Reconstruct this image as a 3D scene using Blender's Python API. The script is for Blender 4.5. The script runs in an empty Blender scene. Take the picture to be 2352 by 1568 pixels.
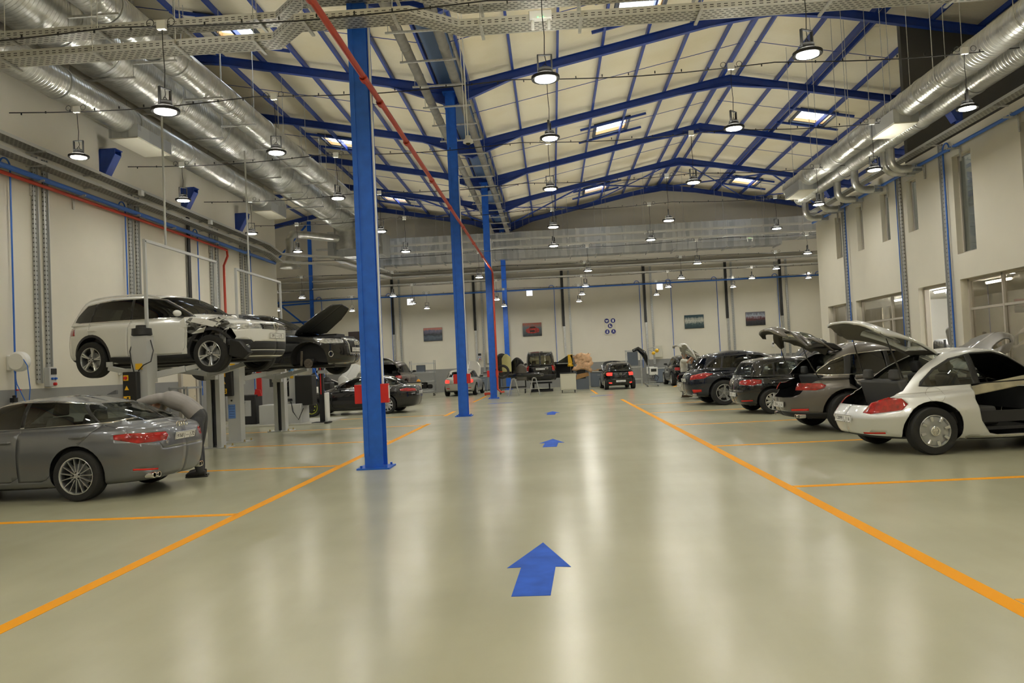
import bpy, bmesh, math, random
import numpy as np
from mathutils import Vector, Matrix
from mathutils.bvhtree import BVHTree
random.seed(7)
SC = bpy.context.scene
COL = SC.collection
PI = math.pi
R = math.radians
# ---------------------------------------------------------------- camera
cam_d = bpy.data.cameras.new('camera')
cam = bpy.data.objects.new('camera', cam_d); COL.objects.link(cam)
cam_d.sensor_width = 36.0
cam_d.lens = 36.0 * 1760 / 2352
cam_d.clip_start, cam_d.clip_end = 0.05, 300
_psi, _rho, _pit = R(3.0), 0.0465, R(1.8)
_f = Vector((-math.sin(_psi)*math.cos(_pit), math.cos(_psi)*math.cos(_pit), math.sin(_pit)))
_r = Vector((math.cos(_psi), math.sin(_psi), 0)); _u = _r.cross(_f)
_cr = _r*math.cos(_rho) - _u*math.sin(_rho); _cu = _u*math.cos(_rho) + _r*math.sin(_rho)
M = Matrix((_cr, _cu, -_f)).transposed().to_4x4(); M.translation = (0, 0, 1.52)
cam.matrix_world = M
SC.camera = cam
# ---------------------------------------------------------------- sky and exposure
W = bpy.data.worlds.new('sky'); SC.world = W; W.use_nodes = True
nt = W.node_tree; nt.nodes.clear()
sky = nt.nodes.new('ShaderNodeTexSky'); sky.sky_type = 'PREETHAM'; sky.turbidity = 6
sky.sun_direction = (0.3, -0.4, 0.85)
bg = nt.nodes.new('ShaderNodeBackground'); bg.inputs[1].default_value = 9.0
mx = nt.nodes.new('ShaderNodeMix'); mx.data_type = 'RGBA'; mx.inputs[0].default_value = 0.75
mx.inputs[7].default_value = (1, 1, 1, 1)
ow = nt.nodes.new('ShaderNodeOutputWorld')
nt.links.new(sky.outputs[0], mx.inputs[6]); nt.links.new(mx.outputs[2], bg.inputs[0]); nt.links.new(bg.outputs[0], ow.inputs[0])
vs = SC.view_settings
SC.display_settings.display_device = 'sRGB'
vs.view_transform = 'Standard'; vs.look = 'None'; vs.gamma = 1.0; vs.use_curve_mapping = False
vs.exposure = 0.30
LAMP_E = 165.0          # emission strength of the high bay diffusers
CY = SC.cycles
CY.use_denoising = True
CY.max_bounces = 8; CY.diffuse_bounces = 6; CY.glossy_bounces = 3; CY.transmission_bounces = 4; CY.transparent_max_bounces = 10
CY.sample_clamp_indirect = 6.0; CY.caustics_reflective = False; CY.caustics_refractive = False
CY.use_adaptive_sampling = True; CY.adaptive_threshold = 0.03
# ---------------------------------------------------------------- materials
MATS = {}
def mat(name, col, rough=0.5, metal=0.0, coat=0.0, emit=0.0, alpha=1.0, noise=None, bump=0.0, spec=0.5):
    """noise=(scale, amount[, stretch]) gives the thing's own mottled colour"""
    if name in MATS: return MATS[name]
    m = bpy.data.materials.new(name); m.use_nodes = True; t = m.node_tree
    b = t.nodes['Principled BSDF']
    c = tuple(col) + (1,) if len(col) == 3 else tuple(col)
    b.inputs['Base Color'].default_value = c
    b.inputs['Roughness'].default_value = rough; b.inputs['Metallic'].default_value = metal
    b.inputs['Coat Weight'].default_value = coat; b.inputs['Coat Roughness'].default_value = 0.03
    b.inputs['Specular IOR Level'].default_value = spec
    if emit: b.inputs['Emission Color'].default_value = c; b.inputs['Emission Strength'].default_value = emit
    if alpha < 1: b.inputs['Alpha'].default_value = alpha
    if noise or bump:
        tc = t.nodes.new('ShaderNodeTexCoord'); mp = t.nodes.new('ShaderNodeMapping'); nz = t.nodes.new('ShaderNodeTexNoise')
        t.links.new(tc.outputs['Object'], mp.inputs[0]); t.links.new(mp.outputs[0], nz.inputs[0])
        sc_ = noise[0] if noise else 40
        nz.inputs['Scale'].default_value = sc_; nz.inputs['Detail'].default_value = 5
        if noise and len(noise) > 2: mp.inputs[3].default_value = noise[2]
        if noise:
            a = noise[1]
            rp = t.nodes.new('ShaderNodeValToRGB'); rp.color_ramp.elements[0].position = 0.3; rp.color_ramp.elements[1].position = 0.7
            rp.color_ramp.elements[0].color = tuple(x*(1-a) for x in c[:3]) + (1,); rp.color_ramp.elements[1].color = tuple(min(1, x*(1+a)) for x in c[:3]) + (1,)
            t.links.new(nz.outputs[0], rp.inputs[0]); t.links.new(rp.outputs[0], b.inputs['Base Color'])
        if bump:
            bp = t.nodes.new('ShaderNodeBump'); bp.inputs['Strength'].default_value = bump; bp.inputs['Distance'].default_value = 0.01
            t.links.new(nz.outputs[0], bp.inputs['Height']); t.links.new(bp.outputs[0], b.inputs['Normal'])
    MATS[name] = m
    return m
def glass_mat(name, tint, refl=0.12, rough=0.0):
    if name in MATS: return MATS[name]
    m = bpy.data.materials.new(name); m.use_nodes = True; t = m.node_tree; t.nodes.clear()
    o = t.nodes.new('ShaderNodeOutputMaterial'); mix = t.nodes.new('ShaderNodeMixShader')
    tr = t.nodes.new('ShaderNodeBsdfTransparent'); tr.inputs[0].default_value = tuple(tint) + (1,)
    gl = t.nodes.new('ShaderNodeBsdfGlossy'); gl.inputs['Roughness'].default_value = rough
    lw = t.nodes.new('ShaderNodeLayerWeight'); lw.inputs[0].default_value = 0.35
    ma = t.nodes.new('ShaderNodeMath'); ma.operation = 'MULTIPLY_ADD'; ma.inputs[1].default_value = 0.6; ma.inputs[2].default_value = refl * 0.5
    t.links.new(lw.outputs['Fresnel'], ma.inputs[0]); t.links.new(ma.outputs[0], mix.inputs[0])
    t.links.new(tr.outputs[0], mix.inputs[1]); t.links.new(gl.outputs[0], mix.inputs[2]); t.links.new(mix.outputs[0], o.inputs[0])
    MATS[name] = m
    return m
# ---------------------------------------------------------------- mesh builder
class MB:
    def __init__(s): s.v = []; s.f = []; s.m = []
    def add(s, vs, fs, mi=0):
        n = len(s.v); s.v += [tuple(p) for p in vs]; s.f += [tuple(i + n for i in f) for f in fs]; s.m += [mi]*len(fs); return s
    def box(s, c, d, rz=0, mi=0, rot=None, taper=1.0):
        x, y, z = (k/2 for k in d); P = []
        for k, (a, b, e) in enumerate(((-1,-1,-1),(1,-1,-1),(1,1,-1),(-1,1,-1),(-1,-1,1),(1,-1,1),(1,1,1),(-1,1,1))):
            q = taper if e > 0 else 1.0
            P.append(Vector((a*x*q, b*y*q, e*z)))
        Mx = rot if rot is not None else Matrix.Rotation(rz, 3, 'Z')
        P = [Mx @ p + Vector(c) for p in P]
        return s.add(P, [(0,3,2,1),(4,5,6,7),(0,1,5,4),(1,2,6,5),(2,3,7,6),(3,0,4,7)], mi)
    def beam(s, a, b, w, h, mi=0, up=(0,0,1)):
        """box bar from a to b, w wide, h tall"""
        a, b = Vector(a), Vector(b); d = (b - a); L = d.length; d.normalize()
        u = Vector(up); r = d.cross(u)
        if r.length < 1e-4: r = d.cross(Vector((0,1,0)))
        r.normalize(); u = r.cross(d)
        Mx = Matrix((r, d, u)).transposed()
        return s.box((a + b)/2, (w, L, h), mi=mi, rot=Mx)
    def tube(s, pts, r, n=8, mi=0, cap=True, closed=False):
        P = [Vector(p) for p in pts]; k = len(P); rings = []
        rr = r if isinstance(r, (list, tuple)) else [r]*k
        prev = None
        for i in range(k):
            if closed: d = P[(i+1) % k] - P[i-1]
            else: d = P[min(i+1, k-1)] - P[max(i-1, 0)]
            if d.length < 1e-9: d = Vector((0,0,1))
            d.normalize()
            if prev is None:
                u = d.cross(Vector((0,0,1)))
                if u.length < 1e-3: u = d.cross(Vector((1,0,0)))
            else:
                u = prev - d*prev.dot(d)
                if u.length < 1e-5: u = d.cross(Vector((1,0,0)))
            u.normalize(); prev = u; w = d.cross(u)
            rings.append([P[i] + (u*math.cos(2*PI*j/n) + w*math.sin(2*PI*j/n))*rr[i] for j in range(n)])
        vs = [p for g in rings for p in g]; fs = []
        for i in range(k if closed else k-1):
            a, b = i*n, ((i+1) % k)*n
            for j in range(n): fs.append((a+j, a+(j+1) % n, b+(j+1) % n, b+j))
        if cap and not closed: fs += [tuple(range(n))[::-1], tuple((k-1)*n + j for j in range(n))]
        return s.add(vs, fs, mi)
    def lathe(s, prof, n=24, o=(0,0,0), axis='Z', mi=0, a0=0.0, a1=2*PI):
        """prof = [(radius, height)] turned about the axis"""
        full = abs(a1 - a0 - 2*PI) < 1e-6; cols = n if full else n + 1; vs = []
        for j in range(cols):
            a = a0 + (a1 - a0)*j/n; c, d = math.cos(a), math.sin(a)
            for r, h in prof:
                p = {'Z': (r*c, r*d, h), 'Y': (r*c, h, r*d), 'X': (h, r*c, r*d)}[axis]
                vs.append((p[0]+o[0], p[1]+o[1], p[2]+o[2]))
        k = len(prof); fs = []
        for j in range(n):
            a, b = j*k, ((j+1) % cols)*k
            for i in range(k-1):
                q = (a+i, b+i, b+i+1, a+i+1)
                fs.append(q[::-1] if axis == 'Y' else q)
        return s.add(vs, fs, mi)
    def prism(s, poly, t0, t1, fr=None, mi=0):
        """poly of (a,b) extruded t0..t1; fr maps (a,b,t)->xyz"""
        fr = fr or (lambda a, b, t: (a, b, t)); n = len(poly)
        vs = [fr(a, b, t0) for a, b in poly] + [fr(a, b, t1) for a, b in poly]
        fs = [tuple(range(n))[::-1], tuple(range(n, 2*n))] + [(i, (i+1) % n, n+(i+1) % n, n+i) for i in range(n)]
        return s.add(vs, fs, mi)
    def ball(s, c, r, n=12, m=8, mi=0):
        r = r if isinstance(r, (list, tuple)) else (r, r, r); vs = []; fs = []
        for i in range(m+1):
            t = PI*i/m
            for j in range(n):
                a = 2*PI*j/n
                vs.append((c[0]+r[0]*math.sin(t)*math.cos(a), c[1]+r[1]*math.sin(t)*math.sin(a), c[2]+r[2]*math.cos(t)))
        for i in range(m):
            for j in range(n): fs.append((i*n+j, (i+1)*n+j, (i+1)*n+(j+1) % n, i*n+(j+1) % n))
        return s.add(vs, fs, mi)
    def xf(s, Mx):
        s.v = [tuple(Mx @ Vector(p)) for p in s.v]; return s
    def mesh(s, name, mats, smooth=35):
        me = bpy.data.meshes.new(name); me.from_pydata(s.v, [], s.f)
        for m in (mats if isinstance(mats, (list, tuple)) else [mats]): me.materials.append(m)
        me.polygons.foreach_set('material_index', s.m)
        if smooth:
            me.polygons.foreach_set('use_smooth', [True]*len(s.f)); me.update()
            me.set_sharp_from_angle(angle=R(smooth))
        me.validate(); me.update()
        return me
    def build(s, name, mats, parent=None, loc=(0,0,0), rz=0, smooth=35, bevel=0):
        o = bpy.data.objects.new(name, s.mesh(name, mats, smooth)); COL.objects.link(o)
        o.location = loc; o.rotation_euler = (0, 0, rz)
        if parent is not None: o.parent = parent
        if bevel:
            b = o.modifiers.new('b', 'BEVEL'); b.width = bevel; b.segments = 2; b.limit_method = 'ANGLE'; b.angle_limit = R(50)
        return o
def tag(o, label=None, cat=None, group=None, kind=None):
    if label: o['label'] = label
    if cat: o['category'] = cat
    if group: o['group'] = group
    if kind: o['kind'] = kind
    return o
def thing(name, loc, label, cat, group=None, rz=0):
    o = bpy.data.objects.new(name, None); COL.objects.link(o); o.location = loc; o.rotation_euler = (0, 0, rz); o.empty_display_size = 0.1
    return tag(o, label, cat, group)
def struct(o): o['kind'] = 'structure'; return o
def copy_tree(o, parent=None):
    c = o.copy(); COL.objects.link(c)
    if parent is not None: c.parent = parent
    for ch in list(o.children): copy_tree(ch, c)
    return c
def text_mesh(s, size, ext=0.002):
    cu = bpy.data.curves.new('t', 'FONT'); cu.body = s; cu.size = size; cu.extrude = ext; cu.align_x = 'CENTER'; cu.align_y = 'CENTER'
    cu.resolution_u = 3
    o = bpy.data.objects.new('t', cu); COL.objects.link(o)
    dg = bpy.context.evaluated_depsgraph_get(); me = bpy.data.meshes.new_from_object(o.evaluated_get(dg))
    bpy.data.objects.remove(o); mb = MB()
    mb.add([v.co[:] for v in me.vertices], [tuple(p.vertices) for p in me.polygons]); bpy.data.meshes.remove(me)
    return mb
def arc(c, r, a0, a1, n, pl='XZ'):
    out = []
    for i in range(n+1):
        a = R(a0 + (a1-a0)*i/n); u, v = r*math.cos(a), r*math.sin(a)
        out.append({'XZ': (c[0]+u, c[1], c[2]+v), 'YZ': (c[0], c[1]+u, c[2]+v), 'XY': (c[0]+u, c[1]+v, c[2])}[pl])
    return out
ORD = 'first second third fourth fifth sixth seventh eighth ninth tenth eleventh twelfth'.split()
# common materials
white_w = mat('painted_wall_white', (0.74, 0.70, 0.60), 0.7, noise=(0.8, 0.03))
grey_w = mat('painted_wall_grey', (0.27, 0.27, 0.265), 0.45, noise=(2, 0.05))
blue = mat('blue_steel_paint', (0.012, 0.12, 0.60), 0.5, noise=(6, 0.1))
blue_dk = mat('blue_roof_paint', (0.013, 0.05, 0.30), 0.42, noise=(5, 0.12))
galv = mat('galvanised_steel', (0.56, 0.57, 0.56), 0.36, 0.85, noise=(9, 0.16))
galv_lt = mat('zinc_channel', (0.55, 0.55, 0.52), 0.5, 0.5, noise=(20, 0.15))
black = mat('black_plastic', (0.012, 0.012, 0.012), 0.45)
rubber = mat('tyre_rubber', (0.018, 0.018, 0.018), 0.75, noise=(20, 0.2))
dark = mat('dark_trim', (0.02, 0.02, 0.022), 0.6)
chrome = mat('chrome', (0.85, 0.85, 0.85), 0.12, 1.0)
alu = mat('alloy_rim', (0.66, 0.67, 0.68), 0.28, 0.9)
redp = mat('red_pipe_paint', (0.55, 0.05, 0.02), 0.4)
pipe_blue = mat('blue_pipe_paint', (0.03, 0.14, 0.55), 0.4)
white_p = mat('white_plastic', (0.8, 0.8, 0.78), 0.4)
steel = mat('steel_grey', (0.42, 0.43, 0.43), 0.4, 0.6)
lift_grey = mat('lift_grey_paint', (0.50, 0.51, 0.51), 0.35)
yellow = mat('yellow_plastic', (0.85, 0.50, 0.02), 0.4)
red_s = mat('red_plastic', (0.6, 0.02, 0.02), 0.35)

def at(px, py, Y):
    """world point seen at a place of the 2352x1568 photograph, at depth Y"""
    d = _f + _cr*((px-1176)/1760) - _cu*((py-784)/1760)
    return Vector((0, 0, 1.52)) + d*(Y/d.y)
def gnd(px, py, z=0.0):
    d = _f + _cr*((px-1176)/1760) - _cu*((py-784)/1760)
    return Vector((0, 0, 1.52)) + d*((z-1.52)/d.z)
# ---------------------------------------------------------------- cars
def pchip(t, Y, q):
    """monotone cubic through rows of Y (k, ...) at t, sampled at q"""
    t = np.asarray(t, float); Y = np.asarray(Y, float); h = np.diff(t); s = [1]*(Y.ndim-1)
    d = np.diff(Y, axis=0)/h.reshape(-1, *s); m = np.zeros_like(Y)
    a, b = d[:-1], d[1:]; w1 = (2*h[1:]+h[:-1]).reshape(-1, *s); w2 = (h[1:]+2*h[:-1]).reshape(-1, *s)
    with np.errstate(divide='ignore', invalid='ignore'):
        hm = (w1+w2)/(w1/a + w2/b)
    m[1:-1] = np.where(a*b > 0, hm, 0); m[0] = d[0]; m[-1] = d[-1]
    q = np.asarray(q, float); i = np.clip(np.searchsorted(t, q, 'right')-1, 0, len(t)-2)
    x = ((q-t[i])/h[i]).reshape(-1, *s); H = h[i].reshape(-1, *s)
    return (2*x**3-3*x**2+1)*Y[i] + (x**3-2*x**2+x)*H*m[i] + (-2*x**3+3*x**2)*Y[i+1] + (x**3-x**2)*H*m[i+1]
NP_ = 76
def loop(row, flares=()):
    zf, zm, zr, xf, xr, w, nf, nr = row
    xm = (xf+xr)/2; th = np.linspace(0, PI, 721); c, s = np.cos(th), np.sin(th)
    n = np.where(c >= 0, nf, nr); ax = np.abs(xf-xm)
    x = xm + ax*np.sign(c)*np.abs(c)**(2/n); y = w*np.abs(s)**(2/n)
    L = np.concatenate([[0], np.cumsum(np.hypot(np.diff(x), np.diff(y)))]); u = np.linspace(0, L[-1], NP_)
    x, y = np.interp(u, L, x), np.interp(u, L, y)
    z = pchip([xr-1e-4, xm, xf+1e-4], np.array([zr, zm, zf]), np.clip(x, xr, xf))
    return np.stack([x, y, z], 1)
def inside(px, py, poly):
    r = False; j = len(poly)-1
    for i in range(len(poly)):
        (xi, yi), (xj, yj) = poly[i], poly[j]
        if (yi > py) != (yj > py) and px < (xj-xi)*(py-yi)/(yj-yi)+xi: r = not r
        j = i
    return r
def offset(P, d):
    """outline moved inwards by d"""
    n = len(P); A = sum(P[i-1][0]*P[i][1]-P[i][0]*P[i-1][1] for i in range(n)); sg = 1 if A > 0 else -1; out = []
    for i in range(n):
        a, b, c = Vector(P[i-1]), Vector(P[i]), Vector(P[(i+1) % n]); u = (b-a).normalized(); v = (c-b).normalized()
        n1 = Vector((-u.y, u.x))*sg; n2 = Vector((-v.y, v.x))*sg; m = (n1+n2); m = m/max(.3, m.length_squared)*2
        out.append(tuple(b+m*d))
    return out
class Carver:
    """half car shell (y>=0) cut along outlines seen from the side, behind, above or a corner"""
    def __init__(s, V, F):
        bm = s.bm = bmesh.new(); vs = [bm.verts.new(p) for p in V]
        for f in F:
            q = [vs[i] for i in f]
            try: bm.faces.new(q)
            except ValueError: pass
        bmesh.ops.remove_doubles(bm, verts=bm.verts, dist=1e-5)
        bmesh.ops.dissolve_degenerate(bm, edges=bm.edges, dist=1e-5)
        bmesh.ops.recalc_face_normals(bm, faces=bm.faces)
        bm.normal_update()
        if sum((f.normal.z for f in bm.faces if f.calc_center_median().z > 1.2)) < 0: bmesh.ops.reverse_faces(bm, faces=bm.faces)
        s.lay = bm.faces.layers.int.new('p'); s.names = {0: 'body'}
        bm.normal_update()
    def pid(s, nm):
        for k, v in s.names.items():
            if v == nm: return k
        k = len(s.names); s.names[k] = nm; return k
    def cut(s, poly, nm, view='side', flt=None, over=None, ang=45, dn=0.12):
        """view: side (x,z), rear/front (y,z), top (x,y), corner: poly of (x,y,z)"""
        bm = s.bm
        if view == 'corner' or view == 'fcorner':
            a = R(ang); sg = -1 if view == 'corner' else 1
            out = Vector((sg*math.cos(a), math.sin(a), 0)); U = Vector((math.sin(a)*-sg, math.cos(a), 0)); Vv = Vector((0,0,1))
            P = [(Vector(p).dot(U), p[2]) for p in poly]
        else:
            out, U, Vv = {'side': ((0,1,0),(1,0,0),(0,0,1)), 'rear': ((-1,0,0),(0,1,0),(0,0,1)), 'front': ((1,0,0),(0,1,0),(0,0,1)), 'top': ((0,0,1),(1,0,0),(0,1,0))}[view]
            out, U, Vv = Vector(out), Vector(U), Vector(Vv); P = list(poly)
        lo = (min(p[0] for p in P)-.02, min(p[1] for p in P)-.02); hi = (max(p[0] for p in P)+.02, max(p[1] for p in P)+.02)
        def cand():
            r = []
            for f in bm.faces:
                if f.normal.dot(out) < dn: continue
                us = [v.co.dot(U) for v in f.verts]; ws = [v.co.dot(Vv) for v in f.verts]
                if max(us) < lo[0] or min(us) > hi[0] or max(ws) < lo[1] or min(ws) > hi[1]: continue
                if flt and not flt(f.calc_center_median()): continue
                r.append(f)
            return r
        for i in range(len(P)):
            a, b = Vector(P[i-1]), Vector(P[i])
            if (b-a).length < 1e-5: continue
            e = U*(b.x-a.x) + Vv*(b.y-a.y); no = e.cross(out).normalized(); co = U*a.x + Vv*a.y
            fs = [f for f in cand() if min((v.co-co).dot(no) for v in f.verts) < -1e-6 and max((v.co-co).dot(no) for v in f.verts) > 1e-6]
            m_ = max(e.length, .02)*.5 + .25; mid = U*((a.x+b.x)/2) + Vv*((a.y+b.y)/2)
            fs = [f for f in fs if (lambda q: math.hypot((q-mid).dot(U), (q-mid).dot(Vv)))(f.calc_center_median()) < m_]
            if not fs: continue
            g = set(fs)
            for f in fs: g.update(f.edges); g.update(f.verts)
            bmesh.ops.bisect_plane(bm, geom=list(g), dist=1e-6, plane_co=co, plane_no=no)
        bm.normal_update(); k = s.pid(nm); lay = s.lay
        ok = None if over is None else {s.pid(q) for q in over}
        for f in cand():
            c = f.calc_center_median()
            if inside(c.dot(U), c.dot(Vv), P) and (ok is None or f[lay] in ok): f[lay] = k
    def band(s, test, nm, over=None):
        k = s.pid(nm); ok = None if over is None else {s.pid(q) for q in over}
        for f in s.bm.faces:
            if (ok is None or f[s.lay] in ok) and test(f.calc_center_median(), f.normal): f[s.lay] = k
    def parts(s):
        """{name: {side: (verts, normals, faces)}}; side +1 / -1"""
        bm = s.bm; bm.normal_update(); bm.verts.ensure_lookup_table(); bm.verts.index_update()
        N = []
        for v in bm.verts:
            n = v.normal.copy()
            if abs(v.co.y) < 1e-4: n.y = 0
            N.append(n.normalized() if n.length > 0 else Vector((0,0,1)))
        out = {}
        for f in bm.faces:
            out.setdefault(s.names[f[s.lay]], []).append([v.index for v in f.verts])
        co = [v.co.copy() for v in bm.verts]; res = {}
        for nm, fs in out.items():
            res[nm] = {}
            for sd in (1, -1):
                ids = {}; V = []; NN = []; F = []
                for f in fs:
                    q = []
                    for i in f:
                        if i not in ids:
                            ids[i] = len(V); V.append((co[i].x, co[i].y*sd, co[i].z)); NN.append((N[i].x, N[i].y*sd, N[i].z))
                        q.append(ids[i])
                    F.append(q if sd == 1 else q[::-1])
                res[nm][sd] = (V, NN, F)
        return res
def join_sides(d):
    V, N, F = d[1]; V2, N2, F2 = d[-1]; n = len(V)
    return V+V2, N+N2, F+[[i+n for i in f] for f in F2]
def shell(name, data, mats, parent, thick=0.0, slot=1, extra=None):
    V, N, F = data
    if not F: return None
    me = bpy.data.meshes.new(name); nf = len(F); m = [0]*nf; V = list(V); F = list(F); N = list(N)
    if extra:
        k = len(V); V += extra.v; F += [tuple(i+k for i in f) for f in extra.f]; m += extra.m; N += [(0, 0, 0)]*len(extra.v)
    me.from_pydata(V, [], F)
    for q in mats: me.materials.append(q)
    me.polygons.foreach_set('material_index', m); me.polygons.foreach_set('use_smooth', [True]*len(F)); me.update()
    if extra:
        me.validate(); me.update(); me.set_sharp_from_angle(angle=R(40))
    me.normals_split_custom_set_from_vertices(N)
    o = bpy.data.objects.new(name, me); COL.objects.link(o); o.parent = parent
    if thick:
        sm = o.modifiers.new('s', 'SOLIDIFY'); sm.thickness = thick; sm.offset = -1; sm.material_offset = slot; sm.material_offset_rim = 0
        sm.use_even_offset = False
    return o
RIMS = {}
def rim_mesh(r, style, col=None):
    key = (round(r, 3), style)
    if key in RIMS: return RIMS[key]
    b = MB(); dk = 1
    b.lathe([(r, .09), (r, -.09)], 32, axis='Y', mi=1)
    b.lathe([(r*.99, .075), (r*1.0, .1), (r*.965, .103), (r*.92, .085), (r*.90, .06), (r*.9, -.03)], 40, axis='Y')
    b.lathe([(0, -.02), (r*.9, -.02)], 24, axis='Y', mi=1)
    b.lathe([(r*.62, -.0), (r*.2, -.0)], 24, axis='Y', mi=2)      # brake disc
    def spoke(a, w0, w1, r0=.14, r1=.95, y0=.075, y1=.082, tw=0.0):
        P = []
        for rr, ww, yy, aa in ((r0*r, w0, y0, a), (r*(r0+r1)/2, (w0+w1)/2, y0+.006, a+tw/2), (r1*r, w1, y1, a+tw)):
            d = Vector((math.cos(aa), 0, math.sin(aa))); t = Vector((-math.sin(aa), 0, math.cos(aa)))
            for e, yo in ((-1, -.006), (-.5, .004), (.5, .004), (1, -.006), (.8, -.05), (-.8, -.05)): P.append(d*rr + t*e*ww/2 + Vector((0, yy+yo, 0)))
        F = []
        for q in range(2):
            for i in range(6): F.append((q*6+i, q*6+(i+1) % 6, q*6+6+(i+1) % 6, q*6+6+i))
        b.add(P, F)
    if style == 'beetle':
        b.lathe([(r*.30, .075), (r*.45, .085), (r*.70, .088), (r*.9, .074)], 40, axis='Y', mi=2)
        for i in range(8): spoke(R(22.5+45*i), .034, .046, .62, .93, .108, .112)
        b.lathe([(0, .125), (r*.2, .123), (r*.30, .11), (r*.33, .08)], 32, axis='Y', mi=3)
    elif style == 'spare':
        b.lathe([(r*.2, .06), (r*.5, .075), (r*.78, .05), (r*.9, .06)], 32, axis='Y', mi=1); b.lathe([(0, .07), (r*.2, .06)], 16, axis='Y', mi=1)
        for i in range(5): spoke(R(40+60*i), .05, .05, .52, .66, .10, .095)
        for i in range(9): spoke(R(225+11*i), .022, .022, .82, .90, .085, .085)
    else:
        n, kind = style
        for i in range(n):
            a = 2*PI*i/n + PI/2
            if kind == 'thin': spoke(a, .02, .017)
            elif kind == 'v':
                spoke(a, .03, .032, .1, .95, .07, .09, .20); spoke(a, .03, .032, .1, .95, .07, .09, -.20)
            elif kind == 'y':
                spoke(a-.02, .026, .034, .1, .96, .07, .09, -.10); spoke(a+.02, .026, .034, .1, .96, .07, .09, .10)
            else: spoke(a, .07, .055)
        b.lathe([(0, .088), (r*.12, .088), (r*.2, .078), (r*.23, .05), (r*.23, -.02)], 28, axis='Y')
        b.lathe([(0, .094), (r*.085, .093), (r*.1, .086)], 20, axis='Y', mi=2)
        for i in range(5):
            a = 2*PI*i/5 + .3; b.lathe([(0, .092), (.011, .092), (.012, .07)], 8, (math.cos(a)*r*.17, 0, math.sin(a)*r*.17), 'Y', mi=1)
    me = b.mesh('rim', [mat('spare_marks', (.42, .48, .05), .5) if style == 'spare' else (col or alu), black, steel, chrome], 30)
    RIMS[key] = me
    return me
TYRES = {}
def tyre_mesh(r, rr, w):
    k = (round(r, 3), round(rr, 3), round(w, 3))
    if k not in TYRES:
        h = w/2; b = MB()
        b.lathe([(rr*.97, h*.75), (rr*1.02, h*.93), (rr+(r-rr)*.5, h*1.04), (r*.955, h*.96), (r*.99, h*.8), (r, h*.55), (r, .012), (r*.985, .008), (r*.985, -.008), (r, -.012), (r, -h*.55), (r*.99, -h*.8), (r*.955, -h*.96), (rr+(r-rr)*.5, -h*1.04), (rr*.97, -h*.75)], 44, axis='Y')
        TYRES[k] = b.mesh('tyre', rubber, 40)
    return TYRES[k]
def plate(parent, body_pt, tilt, txt, w=.50, h=.11, two=False, face=-1):
    """white number plate with a thin frame, facing -x (face=-1) or +x"""
    b = MB(); b.box((0, 0, 0), (.012, w, h)); 
    o = b.build('number_plate', mat('plate_white', (.82, .82, .80), .35), parent, body_pt, bevel=.004)
    o.rotation_euler = (0, tilt, 0)
    fr = MB(); fr.tube([(face*.007, -w/2+.006, -h/2+.006), (face*.007, w/2-.006, -h/2+.006), (face*.007, w/2-.006, h/2-.006), (face*.007, -w/2+.006, h/2-.006)], .003, 4, closed=True)
    t = text_mesh(txt, h*.72, .001)
    Mx = Matrix(((0, 0, face, face*.007), (-1 if face < 0 else 1, 0, 0, 0), (0, 1, 0, -h*.02), (0, 0, 0, 1)))
    t.v = [tuple(Mx @ Vector(p)) for p in t.v]
    fr.add(t.v, t.f)
    fr.build('lettering', black, o, smooth=0)
    return o
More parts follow.
